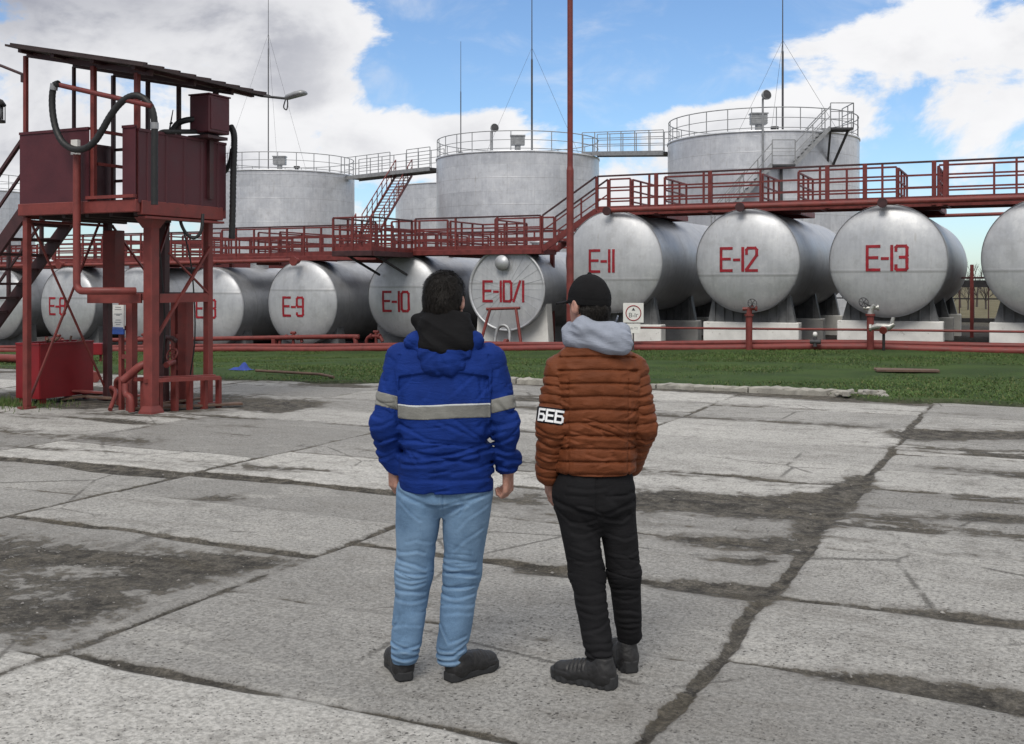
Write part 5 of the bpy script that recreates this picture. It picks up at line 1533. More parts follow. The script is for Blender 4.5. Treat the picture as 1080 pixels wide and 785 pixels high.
def loft_d(X, Y, Z, prof):
    """stack of oval sections (z, cx, cy, half width, half depth, exponent)"""
    P = np.array(prof, np.float32); P = P[np.argsort(P[:, 0])]
    g = lambda i: np.interp(Z, P[:, 0], P[:, i]).astype(np.float32)
    cx, cy, a, b_, n = g(1), g(2), g(3), g(4), g(5)
    q = (np.abs((X - cx) / a) ** n + np.abs((Y - cy) / b_) ** n) ** (1 / n)
    d = (q - 1) * np.minimum(a, b_)
    return np.maximum(d, np.maximum(P[0, 0] - Z, Z - P[-1, 0]))

def n3(X, Y, Z, s, seed):
    """smooth 3-D value noise, -1..1; s may be three scales"""
    s = (s, s, s) if np.isscalar(s) else s
    T = np.random.default_rng(seed).uniform(-1, 1, (32, 32, 32)).astype(np.float32)
    c = [X * s[0] + 100, Y * s[1] + 100, Z * s[2] + 100]
    I = [np.floor(q).astype(np.int32) for q in c]
    Fr = [q - i for q, i in zip(c, I)]
    Fr = [f * f * (3 - 2 * f) for f in Fr]
    out = 0
    for dx in (0, 1):
        for dy in (0, 1):
            w = (Fr[0] if dx else 1 - Fr[0]) * (Fr[1] if dy else 1 - Fr[1])
            for dz in (0, 1):
                out = out + w * (Fr[2] if dz else 1 - Fr[2]) * T[(I[0] + dx) % 32, (I[1] + dy) % 32, (I[2] + dz) % 32]
    return out.astype(np.float32)

def creases(x, y, z, lines, px0, k, crop, depth=.0036, w=.0058):
    """drawn creases on the back of a garment: groove with a soft ridge under it. lines are in the coordinates of the
    enlarged study (left, top, magnification) of the garment; px0, k turn photo columns into metres"""
    out = np.zeros_like(x)
    wt = sstep(.05 - y, 0, .06)
    for ln in lines:
        dep = depth
        if isinstance(ln[0], (int, float)): dep = depth * ln[0]; ln = ln[1:]
        P = [((crop[0] + a / crop[2] - px0) * k * .985, CAMH - (crop[1] + b / crop[2] - YH) * k * .985) for a, b in ln]
        for sgn, dz, ww in ((1.0, 0.0, w), (-.75, -2.3 * w, 1.5 * w)):
            d = np.full(x.shape, 9.0, np.float32)
            for (ax, az), (bx, bz) in zip(P[:-1], P[1:]):
                az2, bz2 = az + dz, bz + dz
                ex, ez = bx - ax, bz2 - az2
                t_ = np.clip(((x - ax) * ex + (z - az2) * ez) / (ex * ex + ez * ez + 1e-9), 0, 1)
                d = np.minimum(d, np.hypot(x - ax - t_ * ex, z - az2 - t_ * ez))
            out += sgn * dep * np.exp(-(d / ww) ** 2)
    return out * wt

def near(D, f, band=.05):
    """add a displacement only close to the surface"""
    idx = np.abs(D) < band
    return idx

def cre(n, w=.10):
    """narrow groove along the zero line of a noise"""
    return np.exp(-(n / w) ** 2)

def bump(F, fn, band=.04):
    i = np.abs(F.D) < band
    F.D[i] += fn(F.X[i], F.Y[i], F.Z[i]).astype(np.float32)

SMO = .35
def skin(F, relax=1):
    """surface nets"""
    D, h = F.D, F.h
    S = D < 0
    c = np.zeros(tuple(n - 1 for n in D.shape), np.uint8)
    for dx in (0, 1):
        for dy in (0, 1):
            for dz in (0, 1):
                c += S[dx:D.shape[0] - 1 + dx, dy:D.shape[1] - 1 + dy, dz:D.shape[2] - 1 + dz]
    cells = np.argwhere((c > 0) & (c < 8))
    idx = -np.ones(c.shape, np.int64); idx[tuple(cells.T)] = np.arange(len(cells))
    acc = np.zeros((len(cells), 3)); cnt = np.zeros(len(cells))
    corners = [(x, y, z) for x in (0, 1) for y in (0, 1) for z in (0, 1)]
    for i, p in enumerate(corners):
        for ax in range(3):
            if p[ax] == 0:
                q = list(p); q[ax] = 1
                a = D[cells[:, 0] + p[0], cells[:, 1] + p[1], cells[:, 2] + p[2]]; b = D[cells[:, 0] + q[0], cells[:, 1] + q[1], cells[:, 2] + q[2]]
                m_ = (a < 0) != (b < 0)
                t_ = np.where(m_, a / np.where(m_, a - b, 1), 0)
                pos = np.array(p, float)[None, :].repeat(len(cells), 0); pos[:, ax] = t_
                acc[m_] += pos[m_]; cnt[m_] += 1
    V = (cells + acc / cnt[:, None]) * h + F.lo
    Fs = []
    for ax in range(3):
        o1, o2 = [(1, 2), (2, 0), (0, 1)][ax]
        sl0 = [slice(None)] * 3; sl1 = [slice(None)] * 3; sl0[ax] = slice(0, -1); sl1[ax] = slice(1, None)
        A, B = S[tuple(sl0)], S[tuple(sl1)]
        e = np.argwhere(A != B)
        ok = (e[:, o1] > 0) & (e[:, o2] > 0) & (e[:, o1] < D.shape[o1] - 1) & (e[:, o2] < D.shape[o2] - 1)
        e = e[ok]
        inside = A[tuple(e.T)]
        def ci(a, b):
            q = e.copy(); q[:, o1] -= a; q[:, o2] -= b
            return idx[tuple(q.T)]
        quad = np.stack([ci(1, 1), ci(0, 1), ci(0, 0), ci(1, 0)], -1)
        quad = np.where(inside[:, None], quad, quad[:, ::-1])
        Fs.append(quad)
    Fq = np.concatenate(Fs)
    Fq = Fq[(Fq >= 0).all(1)]
    for _ in range(relax):        # light smoothing of the grid pattern
        s_ = np.zeros_like(V); n_ = np.zeros(len(V))
        for a in range(4):
            for b in ((a + 1) % 4, (a + 3) % 4):
                np.add.at(s_, Fq[:, a], V[Fq[:, b]]); np.add.at(n_, Fq[:, a], 1)
        V = V * (1 - SMO) + SMO * s_ / np.maximum(n_, 1)[:, None]
    return V, Fq

def grow(F, name, mat, parent, relax=1):
    V, Fq = skin(F, relax)
    return mesh_np(name, V, Fq, mat, parent)

JEANS1 = [[1.3, (440, 165), (520, 140), (640, 110), (740, 85)], [(470, 235), (540, 190), (640, 140)], [.7, (150, 130), (250, 220), (300, 260)], [1.2, (130, 560), (260, 580), (335, 620)], [(140, 505), (280, 480), (330, 500)],
    [1.1, (125, 640), (240, 652), (335, 660)], [(125, 692), (230, 700), (335, 690)], [1.1, (455, 562), (560, 550), (690, 575)], [(460, 605), (560, 612), (690, 605)], [(460, 655), (580, 648), (685, 665)], [.7, (540, 480), (620, 400), (740, 330)], [.6, (560, 330), (640, 240), (780, 160)], [.6, (200, 420), (280, 400), (370, 430)], [.8, (150, 600), (220, 610)], [.8, (600, 585), (690, 590)]]
JEANS2 = [[1.1, (175, 40), (280, 57), (370, 42)], [(175, 100), (280, 95), (370, 110)], [.9, (170, 155), (280, 165), (365, 158)], [.6, (160, 330), (240, 310), (340, 330)], [1.5, (145, 445), (240, 472), (325, 462)], [1.4, (150, 488), (240, 478), (332, 503)], [1.3, (150, 528), (230, 545), (325, 538)],
    [(475, 82), (580, 70), (695, 62)], [(475, 132), (580, 140), (690, 125)], [.7, (480, 190), (590, 182), (690, 200)], [1.1, (470, 330), (530, 430), (640, 400)], [1.5, (445, 530), (560, 520), (645, 470)], [1.4, (455, 562), (580, 560), (640, 540)], [1.0, (470, 490), (560, 480), (640, 435)], [.6, (500, 250), (600, 235), (680, 255)]]
PANTS1 = [[(240, 150), (380, 160), (500, 148)], [1.2, (310, 270), (400, 280), (480, 330)], [1.2, (150, 300), (260, 390), (360, 400), (440, 370)], [(260, 400), (420, 430)], [1.2, (500, 370), (620, 390), (700, 330)], [.8, (700, 200), (640, 212), (560, 205)], [(480, 440), (360, 480), (280, 470)], [.8, (520, 480), (640, 520), (730, 500)], [.8, (260, 560), (380, 600), (480, 590)], [.7, (540, 620), (660, 640), (735, 620)], [.7, (250, 640), (370, 670), (480, 660)]]
PANTS2 = [[(290, 110), (400, 100), (500, 90)], [.9, (300, 155), (400, 165), (505, 160)], [.8, (315, 210), (420, 225), (515, 205)], [1.1, (335, 335), (440, 300), (530, 250)], [1.3, (345, 470), (440, 440), (535, 460)], [1.3, (345, 500), (440, 508), (540, 492)], [.9, (340, 410), (430, 395), (530, 405)], [(540, 100), (640, 92), (725, 112)], [.8, (545, 160), (640, 172), (740, 155)], [1.1, (560, 250), (660, 240), (765, 285)], [1.3, (580, 350), (680, 340), (755, 350)], [1.3, (575, 378), (680, 385), (752, 370)], [.9, (570, 305), (670, 300), (760, 318)]]
BLUE1 = [[1.4, (330, 480), (480, 502), (620, 470), (770, 435)], [(240, 420), (420, 403), (600, 425), (760, 442)], [1.1, (260, 560), (480, 545), (640, 500), (785, 470)], [.8, (250, 330), (330, 360), (410, 400)], [1.1, (580, 290), (720, 400), (795, 470)], [.8, (480, 300), (640, 370), (700, 410)], [.8, (300, 470), (330, 510), (350, 545)], [.8, (560, 600), (690, 580), (790, 560)], [.7, (240, 500), (300, 520), (420, 515)], [.5, (235, 628), (500, 640), (785, 640)],
    [1.2, (770, 440), (830, 430), (910, 395)], [.9, (800, 335), (870, 325), (940, 300)], [1.3, (820, 520), (890, 540), (975, 560)], [1.1, (800, 470), (870, 495), (960, 490)], [.9, (790, 390), (860, 360)], [1.3, (830, 590), (900, 600), (980, 590)], [1.2, (55, 430), (130, 425), (212, 400)], [1.2, (70, 480), (150, 500), (215, 470)], [1.3, (90, 545), (150, 530), (218, 492)], [.8, (65, 340), (130, 330), (200, 300)], [.8, (70, 270), (140, 290)],
    [.8, (240, 120), (300, 60), (320, 10)], [.7, (560, 130), (640, 60), (680, 20)], [.7, (760, 110), (800, 60), (820, 0)], [.7, (150, 110), (180, 50), (190, 0)], [.6, (400, 160), (430, 90)], [.8, (700, 170), (740, 120), (750, 60)], [.7, (880, 120), (850, 60), (830, 10)]]
ORANGE1 = [[1.2, (390, 330), (480, 370), (520, 410), (700, 432)], [1.0, (300, 380), (420, 412), (545, 422)], [.9, (400, 528), (500, 552), (575, 540)], [.8, (470, 600), (545, 570)], [.8, (290, 490), (350, 475), (430, 470)], [.9, (650, 300), (700, 270), (720, 230)], [.8, (580, 340), (640, 370), (720, 380)], [.7, (290, 430), (350, 450)], [.9, (160, 100), (240, 130), (310, 120)], [.9, (140, 400), (220, 420), (290, 400)], [1.0, (120, 480), (200, 500), (280, 470)], [.9, (130, 560), (190, 580), (240, 570)], [.9, (740, 280), (800, 300), (850, 290)], [1.0, (740, 430), (790, 470), (830, 450)], [.9, (740, 530), (780, 560)], [.8, (240, 190), (300, 220)], [.8, (740, 180), (800, 170), (840, 200)]]

# ---- materials
def cloth(name, col, var=.12, weave=900.0, fold=.35, rough=.85, scale=9.0, sheen=.15):
    m, t, b = mat_base(name)
    p = t.new('ShaderNodeTexCoord').outputs['Object']
    n1 = t.noise(p, scale, 5, .6); n2 = t.noise(p, weave, 2, .6); n4 = t.noise(t.scale(p, (1, 1, 3.2)), 15.0, 6, .65, .8)
    f = t.m('ADD', t.m('MULTIPLY', n1, .6), t.m('MULTIPLY', n2, .4))
    t.put(b.inputs['Base Color'], t.mix(t.ramp(f, .3, .7), tuple(c * (1 - var) for c in col), tuple(c * (1 + var) for c in col)))
    if 'denim' in name:       # stone-washed: ridges rubbed pale, creases keep their dye
        pt = t.new('ShaderNodeNewGeometry').outputs['Pointiness']
        fd = t.noise(p, 3.5, 4, .6)
        cc = t.mix(t.ramp(f, .3, .7), tuple(c * (1 - var) for c in col), tuple(c * (1 + var) for c in col))
        cc = t.mix(t.ramp(pt, .505, .56, 0, .55), cc, (.26, .36, .47)); cc = t.mix(t.ramp(pt, .44, .495, .6, 0), cc, (.055, .105, .20))
        cc = t.mix(t.ramp(fd, .42, .66, 0, .40), cc, (.20, .30, .42))
        t.put(b.inputs['Base Color'], cc)
    b.inputs['Roughness'].default_value = rough; b.inputs['Specular IOR Level'].default_value = .12
    if sheen > .2: b.inputs['Sheen Weight'].default_value = sheen
    bn = t.new('ShaderNodeBump'); bn.inputs['Strength'].default_value = fold; bn.inputs['Distance'].default_value = .012
    t.put(bn.inputs['Height'], t.m('ADD', n4, t.m('MULTIPLY', n2, .10))); t.put(b.inputs['Normal'], bn.outputs[0])
    return m
C_ = {}
C_['blue'] = cloth('royal_blue_workwear', (.008, .030, .178), .22, fold=.6, rough=.75)
C_['orange'] = cloth('rust_orange_quilting', (.150, .047, .020), .18, fold=.5, rough=.5, sheen=.05)
C_['denim'] = cloth('light_blue_denim', (.125, .215, .340), .34, 420, .22, .9, 7.0)
C_['black_jeans'] = cloth('black_trousers', (.0125, .0125, .014), .25, 700, .35, .85)
C_['black_cloth'] = cloth('black_jersey', (.010, .010, .011), .2, fold=.4)
C_['greyblue'] = cloth('grey_blue_sweat_fabric', (.29, .32, .385), .16, 500, .5)
C_['reflect'] = cloth('grey_reflective_tape', (.205, .205, .19), .2, 300, .3, .45)
C_['tape_edge'] = cloth('pale_piping', (.50, .52, .52), .05, 400, .1)
C_['armband'] = cloth('black_armband', (.010, .011, .016), .1, fold=.1)
C_['white_print'] = paint('white_print', (.78, .80, .82), .7, 0, .04, 10, bump=0)
C_['shoe'] = paint('black_shoe_leather', (.014, .014, .015), .55, 0, .3, 30, bump=.5)
C_['sole'] = paint('dark_rubber_sole', (.020, .021, .023), .75, 0, .2, 30, bump=.3)
C_['tab'] = paint('pale_grey_tab', (.35, .35, .36), .6, 0, .1, 20)
def hair_mat():
    m, t, b = mat_base('dark_hair')
    p = t.new('ShaderNodeTexCoord').outputs['Object']
    n = t.noise(t.scale(p, (3, 3, .5)), 120.0, 3, .6)
    t.put(b.inputs['Base Color'], t.mix(t.ramp(n, .35, .65), (.005, .0045, .004), (.017, .014, .012)))
    b.inputs['Roughness'].default_value = .55; b.inputs['Specular IOR Level'].default_value = .2
    return m
C_['hair'] = hair_mat()
def skin_mat():
    m, t, b = mat_base('skin')
    p = t.new('ShaderNodeTexCoord').outputs['Object']
    n = t.noise(p, 40.0, 4, .6)
    t.put(b.inputs['Base Color'], t.mix(t.ramp(n, .35, .65), (.38, .195, .145), (.48, .265, .205)))
    b.inputs['Roughness'].default_value = .55
    b.inputs['Subsurface Weight'].default_value = .08; b.inputs['Subsurface Radius'].default_value = (.01, .004, .002)
    return m
C_['skin'] = skin_mat()
C_['eye'] = paint('eye_white', (.65, .62, .6), .3, 0, .02, 5, bump=0)
C_['iris'] = paint('dark_iris', (.03, .02, .015), .2, 0, .1, 5, bump=0)

def head_local(X, Y, Z, c, yaw):
    ca, sa = math.cos(yaw), math.sin(yaw)
    x, y = X - c[0], Y - c[1]
    return x * ca + y * sa, -x * sa + y * ca, Z - c[2]      # head frame, y forward

def head_field(F, c, yaw):
    c = np.array(c); sl = F.box(c - .20, c + .20)
    x, y, z = head_local(F.X[sl], F.Y[sl], F.Z[sl], c, yaw)
    d = ell_d(x, y, z, (0, -.012, .025), (.074, .094, .088))
    d = smin(d, ell_d(x, y, z, (0, .030, -.045), (.056, .062, .075)), .04)
    d = smin(d, ell_d(x, y, z, (0, .050, -.095), (.030, .030, .022)), .03)         # chin
    d = smin(d, cone_d(x, y, z, (0, .088, .012), (0, .104, -.028), .008, .013), .012)   # nose
    d = smin(d, ell_d(x, y, z, (0, .104, -.032), (.016, .010, .008)), .008)
    for s_ in (-1, 1):
        d = smin(d, ell_d(x, y, z, (s_ * .030, .078, .028), (.022, .010, .008)), .012)   # brow
        e = ell_d(x, y, z, (s_ * .031, .094, .008), (.017, .014, .011)); d = -smin(-d, e, .012)   # socket
        ea = ell_d(x, y, z, (s_ * .080, -.006, -.008), (.011, .022, .033)); ea = -smin(-ea, ell_d(x, y, z, (s_ * .094, .0, -.004), (.010, .011, .019)), .006)
        d = smin(d, ea, .006)
    d = smin(d, ell_d(x, y, z, (0, .092, -.060), (.024, .010, .006)), .008)       # lips
    d = smin(d, ell_d(x, y, z, (0, .090, -.071), (.020, .010, .006)), .006)
    put(F, sl, d, 0)

def hand(F, wrist, dirv, spread, palm_n, curl=1.0, scale=1.0):
    """palm, four unequal bent fingers and a thumb. dirv: wrist to knuckles, spread: index to little finger, palm_n: out of the palm"""
    w = np.array(wrist); u = np.array(dirv) / np.linalg.norm(dirv); s_ = np.array(spread) / np.linalg.norm(spread); n = np.array(palm_n) / np.linalg.norm(palm_n)
    k = scale
    for o in (-.028, -.010, .010, .027):
        cone(F, w + s_ * o * .75 * k, w + (u * .082 + s_ * o) * k, .015 * k, .0125 * k, .012)
    for i, (o, L) in enumerate(((-.031, .94), (-.0105, 1.0), (.0105, .95), (.030, .78))):
        p0 = w + (u * .085 + s_ * o) * k; r = (.0092, .0095, .0092, .0082)[i] * k
        ang = 0; p = p0
        for seg, (len_, bend) in enumerate(((.042, .55), (.027, 1.0), (.021, .75))):
            ang += bend * curl
            q = p + (u * math.cos(ang) + n * math.sin(ang)) * len_ * L * k
            cone(F, p, q, r * (1 - .06 * seg), r * (.94 - .08 * seg), .004)
            p = q
    b0 = w + (u * .022 - s_ * .026 + n * .008) * k
    b1 = b0 + (u * .034 - s_ * .016 + n * .018) * k; b2 = b1 + (u * .026 + n * .016 + s_ * .008) * k; b3 = b2 + (u * .018 + s_ * .014 + n * .004) * k
    cone(F, b0, b1, .014 * k, .0115 * k, .01); cone(F, b1, b2, .011 * k, .0098 * k, .004); cone(F, b2, b3, .0095 * k, .008 * k, .004)

def person_body(name, parent, J, yaw):
    F = Field((-.42, -.30, -.0), (.45, .36, 1.80), .005)
    for sgn, h_, k_, a_ in ((-1, J['hipL'], J['kneeL'], J['ankL']), (1, J['hipR'], J['kneeR'], J['ankR'])):
        cone(F, h_, k_, .068, .050, .02); cone(F, k_, a_, .046, .030, .02)
        ft = J['footL'] if sgn < 0 else J['footR']
        a2 = np.array(a_); f2 = np.array(ft)
        cone(F, (a2[0], a2[1], .045), (f2[0], f2[1], .03), .034, .024, .02)
    lo = J['pelvis']; hi = J['chest']
    cone(F, lo, hi, .096, .112, .04, (.80, 1.15, 1)); cone(F, hi, J['neck0'], .11, .06, .06, (.8, 1.2, 1))
    for q in ('L', 'R'):
        cone(F, J['sh' + q], J['el' + q], .044, .036, .02); cone(F, J['el' + q], J['wr' + q], .038, .027, .02)
        cone(F, (J['neck0'][0], J['neck0'][1], J['neck0'][2] - .035), J['sh' + q], .048, .042, .03)
    hc = np.array(J['head'])
    cone(F, J['neck0'], (hc[0], hc[1] - .012, hc[2] - .05), .060, .055, .03)
    head_field(F, hc, yaw)
    # neck joins skull
    cone(F, (hc[0], hc[1] - .02, hc[2] - .12), (hc[0], hc[1] - .018, hc[2] - .04), .056, .054, .02)
    for q in ('L', 'R'):
        hand(F, J['wr' + q], *J['hand' + q])
    return grow(F, name, C_['skin'], parent)

def eyes(parent, c, yaw):
    for s_ in (-1, 1):
        lx_, ly_ = s_ * .031, .079
        x = c[0] + lx_ * math.cos(yaw) - ly_ * math.sin(yaw); y = c[1] + lx_ * math.sin(yaw) + ly_ * math.cos(yaw)
        mb = MB(); Mx = Matrix.Translation((x, y, c[2] + .008)) @ Matrix.Rotation(yaw, 4, 'Z') @ Matrix.Rotation(R(-90), 4, 'X')
        pr = [(.001, -.0118)] + [(.0118 * math.cos(R(a)), .0118 * math.sin(R(a))) for a in range(-75, 61, 15)]
        mb.lathe(pr, 16, Mx, True, 0); mb.lathe([(.0059, .0103), (.003, .0117), (.0005, .0119)], 16, Mx, True, 1)
        mb.build('eye', [C_['eye'], C_['iris']], parent)

def strands(F, V, Fq, n, length, seed, c, zmax_cut=None):
    """fine hair cards lying down the head"""
    r_ = np.random.default_rng(seed)
    i = r_.integers(0, len(V), n); p = V[i]
    out = p - np.array(c); nn = out / np.linalg.norm(out, axis=1)[:, None]
    down = np.array([0, -.25, -1.0])[None, :] + r_.normal(0, .35, (n, 3))
    tng = down - nn * (down * nn).sum(1)[:, None]; tng /= np.linalg.norm(tng, axis=1)[:, None]
    sd = np.cross(nn, tng); L = (length * r_.uniform(.5, 1.2, n))[:, None]; w = r_.uniform(.0008, .0016, n)[:, None]
    a = p - tng * L * .4 + nn * .0005; e = p + tng * L * .6 + nn * (.003 + r_.uniform(0, .006, n)[:, None])
    m0 = p + nn * .004
    Vv = np.stack([a - sd * w, a + sd * w, m0 + sd * w, m0 - sd * w, e], 1).reshape(-1, 3)
    b = 5 * np.arange(n)[:, None]
    T = np.concatenate([b + np.array([[0, 1, 2]]), b + np.array([[0, 2, 3]]), b + np.array([[3, 2, 4]])])
    return Vv, T

def shoe(root, name_label, heel, ang, L=.30, w=.048, hgt=.10, chunky=1.0, ank=None):
    """low shoe: upper and separate sole; heel point on the ground, ang = turn from straight ahead (left positive)"""
    F = Field((-.08, -.05, -.012), (.08, L + .05, .18), .0042)
    X, Y, Z = F.X, F.Y, F.Z
    sole_h = .028 * chunky
    d = cone_d(X, Y, Z, (0, .055, .055), (0, L - .06, .040), .047, .040)
    d = smin(d, cone_d(X, Y, Z, (0, L - .10, .038), (.006, L - .05, .034), .044, .036, (1, 1, 1.15)), .03)
    d = smin(d, cone_d(X, Y, Z, (0, .050, .04), (0, .055, hgt), .043, .040), .03)
    d = smin(d, cone_d(X, Y, Z, (0, .07, .09), (0, .17, .065), .034, .030), .03)
    d = np.maximum(d, .012 - Z)
    d = np.maximum(d, Z - (hgt + .012 - .25 * np.clip(Y - .10, 0, .05)))
    F.D = d.astype(np.float32)
    def wr(x, y, z):
        lace = (.0030 if chunky > 1.2 else .0012) * np.sin(y * 330) * sstep(y, .12, .14) * (1 - sstep(y, .20, .215)) * sstep(z, .055, .07)
        seam = .0025 * np.exp(-((y - .105 - .25 * (z - .03)) / .004) ** 2) + .003 * np.exp(-((z - .052) / .003) ** 2) * sstep(y, .19, .21)
        return .0016 * n3(x, y, z, 60, 3) - lace + seam
    bump(F, wr)
    rt = Matrix.Rotation(ang, 4, 'Z')
    up = grow(F, 'shoe', C_['shoe'], root, 1)
    up.location = (heel[0], heel[1], 0); up.rotation_euler = (0, 0, ang)
    F = Field((-.09, -.03, -.012), (.09, L + .03, .07), .0042)
    X, Y, Z = F.X, F.Y, F.Z
    wdt = np.interp(Y, [0, .03, .10, .17, L - .07, L - .02, L], [.028, .041, .039, .041, .050, .034, .012]).astype(np.float32)
    d2 = np.maximum(np.abs(X - .004 * sstep(Y, .1, .25)) - wdt, np.maximum(-Y, Y - L)) 
    top = sole_h + .010 * (1 - sstep(Y, .0, .12)) + .004 * sstep(Y, .22, .3)
    toe = .012 * sstep(Y, L - .06, L)
    d2 = np.maximum(d2, np.maximum(Z - top, toe - Z - .0015))
    F.D = d2.astype(np.float32)
    if chunky > 1.2: bump(F, lambda x, y, z: .003 * np.sin(y * 190) * (1 - sstep(z, .010, .022)))
    so_ = grow(F, 'sole', C_['sole'], up, 1)
    return up

# ---------------------------------------------------------------- man in the blue jacket
def man_blue():
    q = at(466, 4.73)
    root = empty('person', (q.x, q.y, .0), rz=YAW, label='man in blue work jacket and light jeans standing with his back turned', cat='person')
    H = (.018, .0, 1.632); yaw = R(-24)
    J = dict(hipL=(-.075, 0, .88), kneeL=(-.125, .015, .46), ankL=(-.160, -.01, .09), footL=(-.20, .13, .03), hipR=(.105, 0, .88), kneeR=(.085, .02, .46), ankR=(.045, -.01, .09), footR=(.16, .09, .03),
             pelvis=(.015, 0, .92), chest=(.015, .0, 1.25), neck0=(.016, -.01, 1.45), head=H, shL=(-.155, -.005, 1.370), shR=(.185, -.005, 1.370),
             elL=(-.255, -.03, 1.12), wrL=(-.212, .03, .905), elR=(.295, -.03, 1.11), wrR=(.287, .03, .885),
             handL=((.02, .06, -1), (.55, -.85, 0), (.85, .5, 0), 1.0), handR=((.0, .05, -1), (-.45, -.9, 0), (-.8, .5, .1), 1.25))
    person_body('body', root, J, yaw)
    eyes(root, H, yaw)
    # hair
    F = Field((H[0] - .14, H[1] - .15, H[2] - .14), (H[0] + .14, H[1] + .14, H[2] + .16), .004)
    x, y, z = head_local(F.X, F.Y, F.Z, H, yaw)
    d = ell_d(x, y, z, (0, -.016, .030), (.086, .104, .097)); d = smin(d, ell_d(x, y, z, (0, -.045, -.03), (.070, .066, .062)), .03)
    d = np.maximum(d, -(z + .085 + .25 * y))                                # nape line
    d = -smin(-d, -np.maximum(-(y - .040 + .35 * (z - .02)), z - .070), -.0) if False else np.maximum(d, np.minimum(y - .030 + .0 * z, .058 - z) )  # face stays free below the fringe
    ear = np.minimum(ell_d(x, y, z, (.088, .0, -.012), (.03, .030, .040)), ell_d(x, y, z, (-.088, .0, -.012), (.03, .030, .040)))
    d = np.maximum(d, -ear)
    F.D = d.astype(np.float32)
    bump(F, lambda a, b, c: .0045 * n3(a, b, c, (95, 95, 30), 5) + .0035 * n3(a, b, c, (22, 22, 16), 6))
    V, Fq = skin(F, 1)
    hv, ht = strands(F, V, Fq, 9000, .028, 4, (H[0], H[1] - .01, H[2]))
    n0 = len(V); tri = np.concatenate([Fq[:, [0, 1, 2]], Fq[:, [0, 2, 3]], ht + n0])
    o = mesh_np('hair', np.concatenate([V, hv]), tri, C_['hair'], root); o['label'] = 'short dark hair, cropped at the sides'
    # jeans
    F = Field((-.29, -.20, .05), (.30, .20, .90), .0043)
    X, Y, Z = F.X, F.Y, F.Z
    cx = .012
    d = loft_d(X, Y, Z, [(.70, cx, 0, .12, .05, 2), (.77, cx, -.002, .186, .118, 2.3), (.86, cx, -.002, .176, .114, 2.3), (.98, cx, 0, .17, .11, 2.3)])
    F.D = d
    def legd(a, b, c_, ra, rb, rc):
        d1 = cone_d(X, Y, Z, a, b, ra, rb, (1, .95, 1)); d2 = cone_d(X, Y, Z, b, c_, rb, rc, (1, .95, 1)); return smin(d1, d2, .03)
    l = legd((-.094, 0, .80), (-.121, .015, .45), (-.160, -.012, .10), .104, .080, .063)
    r = legd((.111, 0, .80), (.087, .02, .45), (.042, -.012, .10), .112, .081, .066)
    F.D = smin(F.D, smin(l, r, .006), .016); F.D = np.maximum(F.D, np.maximum(.068 - Z, Z - .97))
    F.D = F.D.astype(np.float32)
    def fold(x, y, z):
        k1 = np.exp(-((z - .47) / .085) ** 2); k2 = np.exp(-((z - .115) / .055) ** 2)
        sw = .03 * n3(x, y, z, 6, 8)
        gate = sstep(n3(x, y, z, 9, 17), -.15, .35)
        gh = cre(n3(x, y, z + sw, (3.5, 3.5, 26), 11), .13) * gate
        gh2 = cre(n3(x, y, z + sw + .10 * x, (5, 5, 48), 12), .14) * sstep(n3(x, y, z, 11, 18), -.2, .4)
        gd = cre(n3(x + .55 * z, y, z - .5 * x, (5, 5, 11), 13), .10) * sstep(n3(x, y, z, 8, 19), -.1, .4)
        seat = np.exp(-((x - .010) / .005) ** 2) * sstep(z, .69, .73) * (y < 0) * .006
        but = .008 * np.exp(-((z - .735 - .40 * np.abs(x - .012)) / .010) ** 2) * (y < -.03) * sstep(np.abs(x - .012), .01, .05)
        ank = -.007 * k2 * n3(x, y, z + sw, (6, 6, 24), 20)
        return .0075 * (k1 + .12) * gh + .0055 * (k1 + .8 * k2 + .10) * gh2 + .0060 * gd * (1 - k1) + .009 * k2 * gh - .0030 * n3(x, y, z, 9, 14) + ank + seat + but + creases(x, y, z, JEANS1, 466, .0041, (400, 510, 6.75)) + creases(x, y, z, JEANS2, 466, .0041, (390, 610, 6.28))
    bump(F, fold)
    o = grow(F, 'jeans', C_['denim'], root, 1); o['label'] = 'light blue jeans'
    shoe(root, '', (-.150, -.055), R(20), .285); shoe(root, '', (.028, -.058), R(-47), .285)
    # jacket
    F = Field((-.40, -.26, .76), (.43, .26, 1.54), .0046)
    X, Y, Z = F.X, F.Y, F.Z
    torso = loft_d(X, Y, Z, [(.815, .022, 0, .200, .140, 2.5), (.85, .020, 0, .207, .145, 2.5), (.93, .016, -.004, .206, .146, 2.5), (1.10, .014, -.006, .208, .148, 2.5), (1.25, .014, -.008, .220, .146, 2.5), (1.34, .014, -.008, .230, .134, 2.4), (1.40, .014, -.008, .208, .118, 2.2), (1.445, .014, -.006, .150, .102, 2.1), (1.49, .014, -.004, .105, .09, 2)])
    sl_ = {}
    for nme, s0, e0, w0 in (('L', (-.172, -.004, 1.370), (-.240, -.035, 1.10), (-.204, .03, .900)), ('R', (.202, -.004, 1.370), (.272, -.035, 1.09), (.278, .03, .885))):
        d1, t1 = cone_d(X, Y, Z, s0, e0, .077, .068, (1, 1, 1), True); d2, t2 = cone_d(X, Y, Z, e0, w0, .068, .055, (1, 1, 1), True)
        dd = smin(d1, d2, .03)
        bl = ell_d(X, Y, Z, (w0[0] + (.012 if nme == 'R' else -.012), w0[1], w0[2] + .055), (.058, .058, .045))       # blousing above the cuff
        dd = smin(dd, bl, .03)
        u = np.array(w0) - np.array(e0); u = u / np.linalg.norm(u)
        cut = (X - w0[0]) * u[0] + (Y - w0[1]) * u[1] + (Z - w0[2]) * u[2]
        dd = np.maximum(dd, cut - .0)
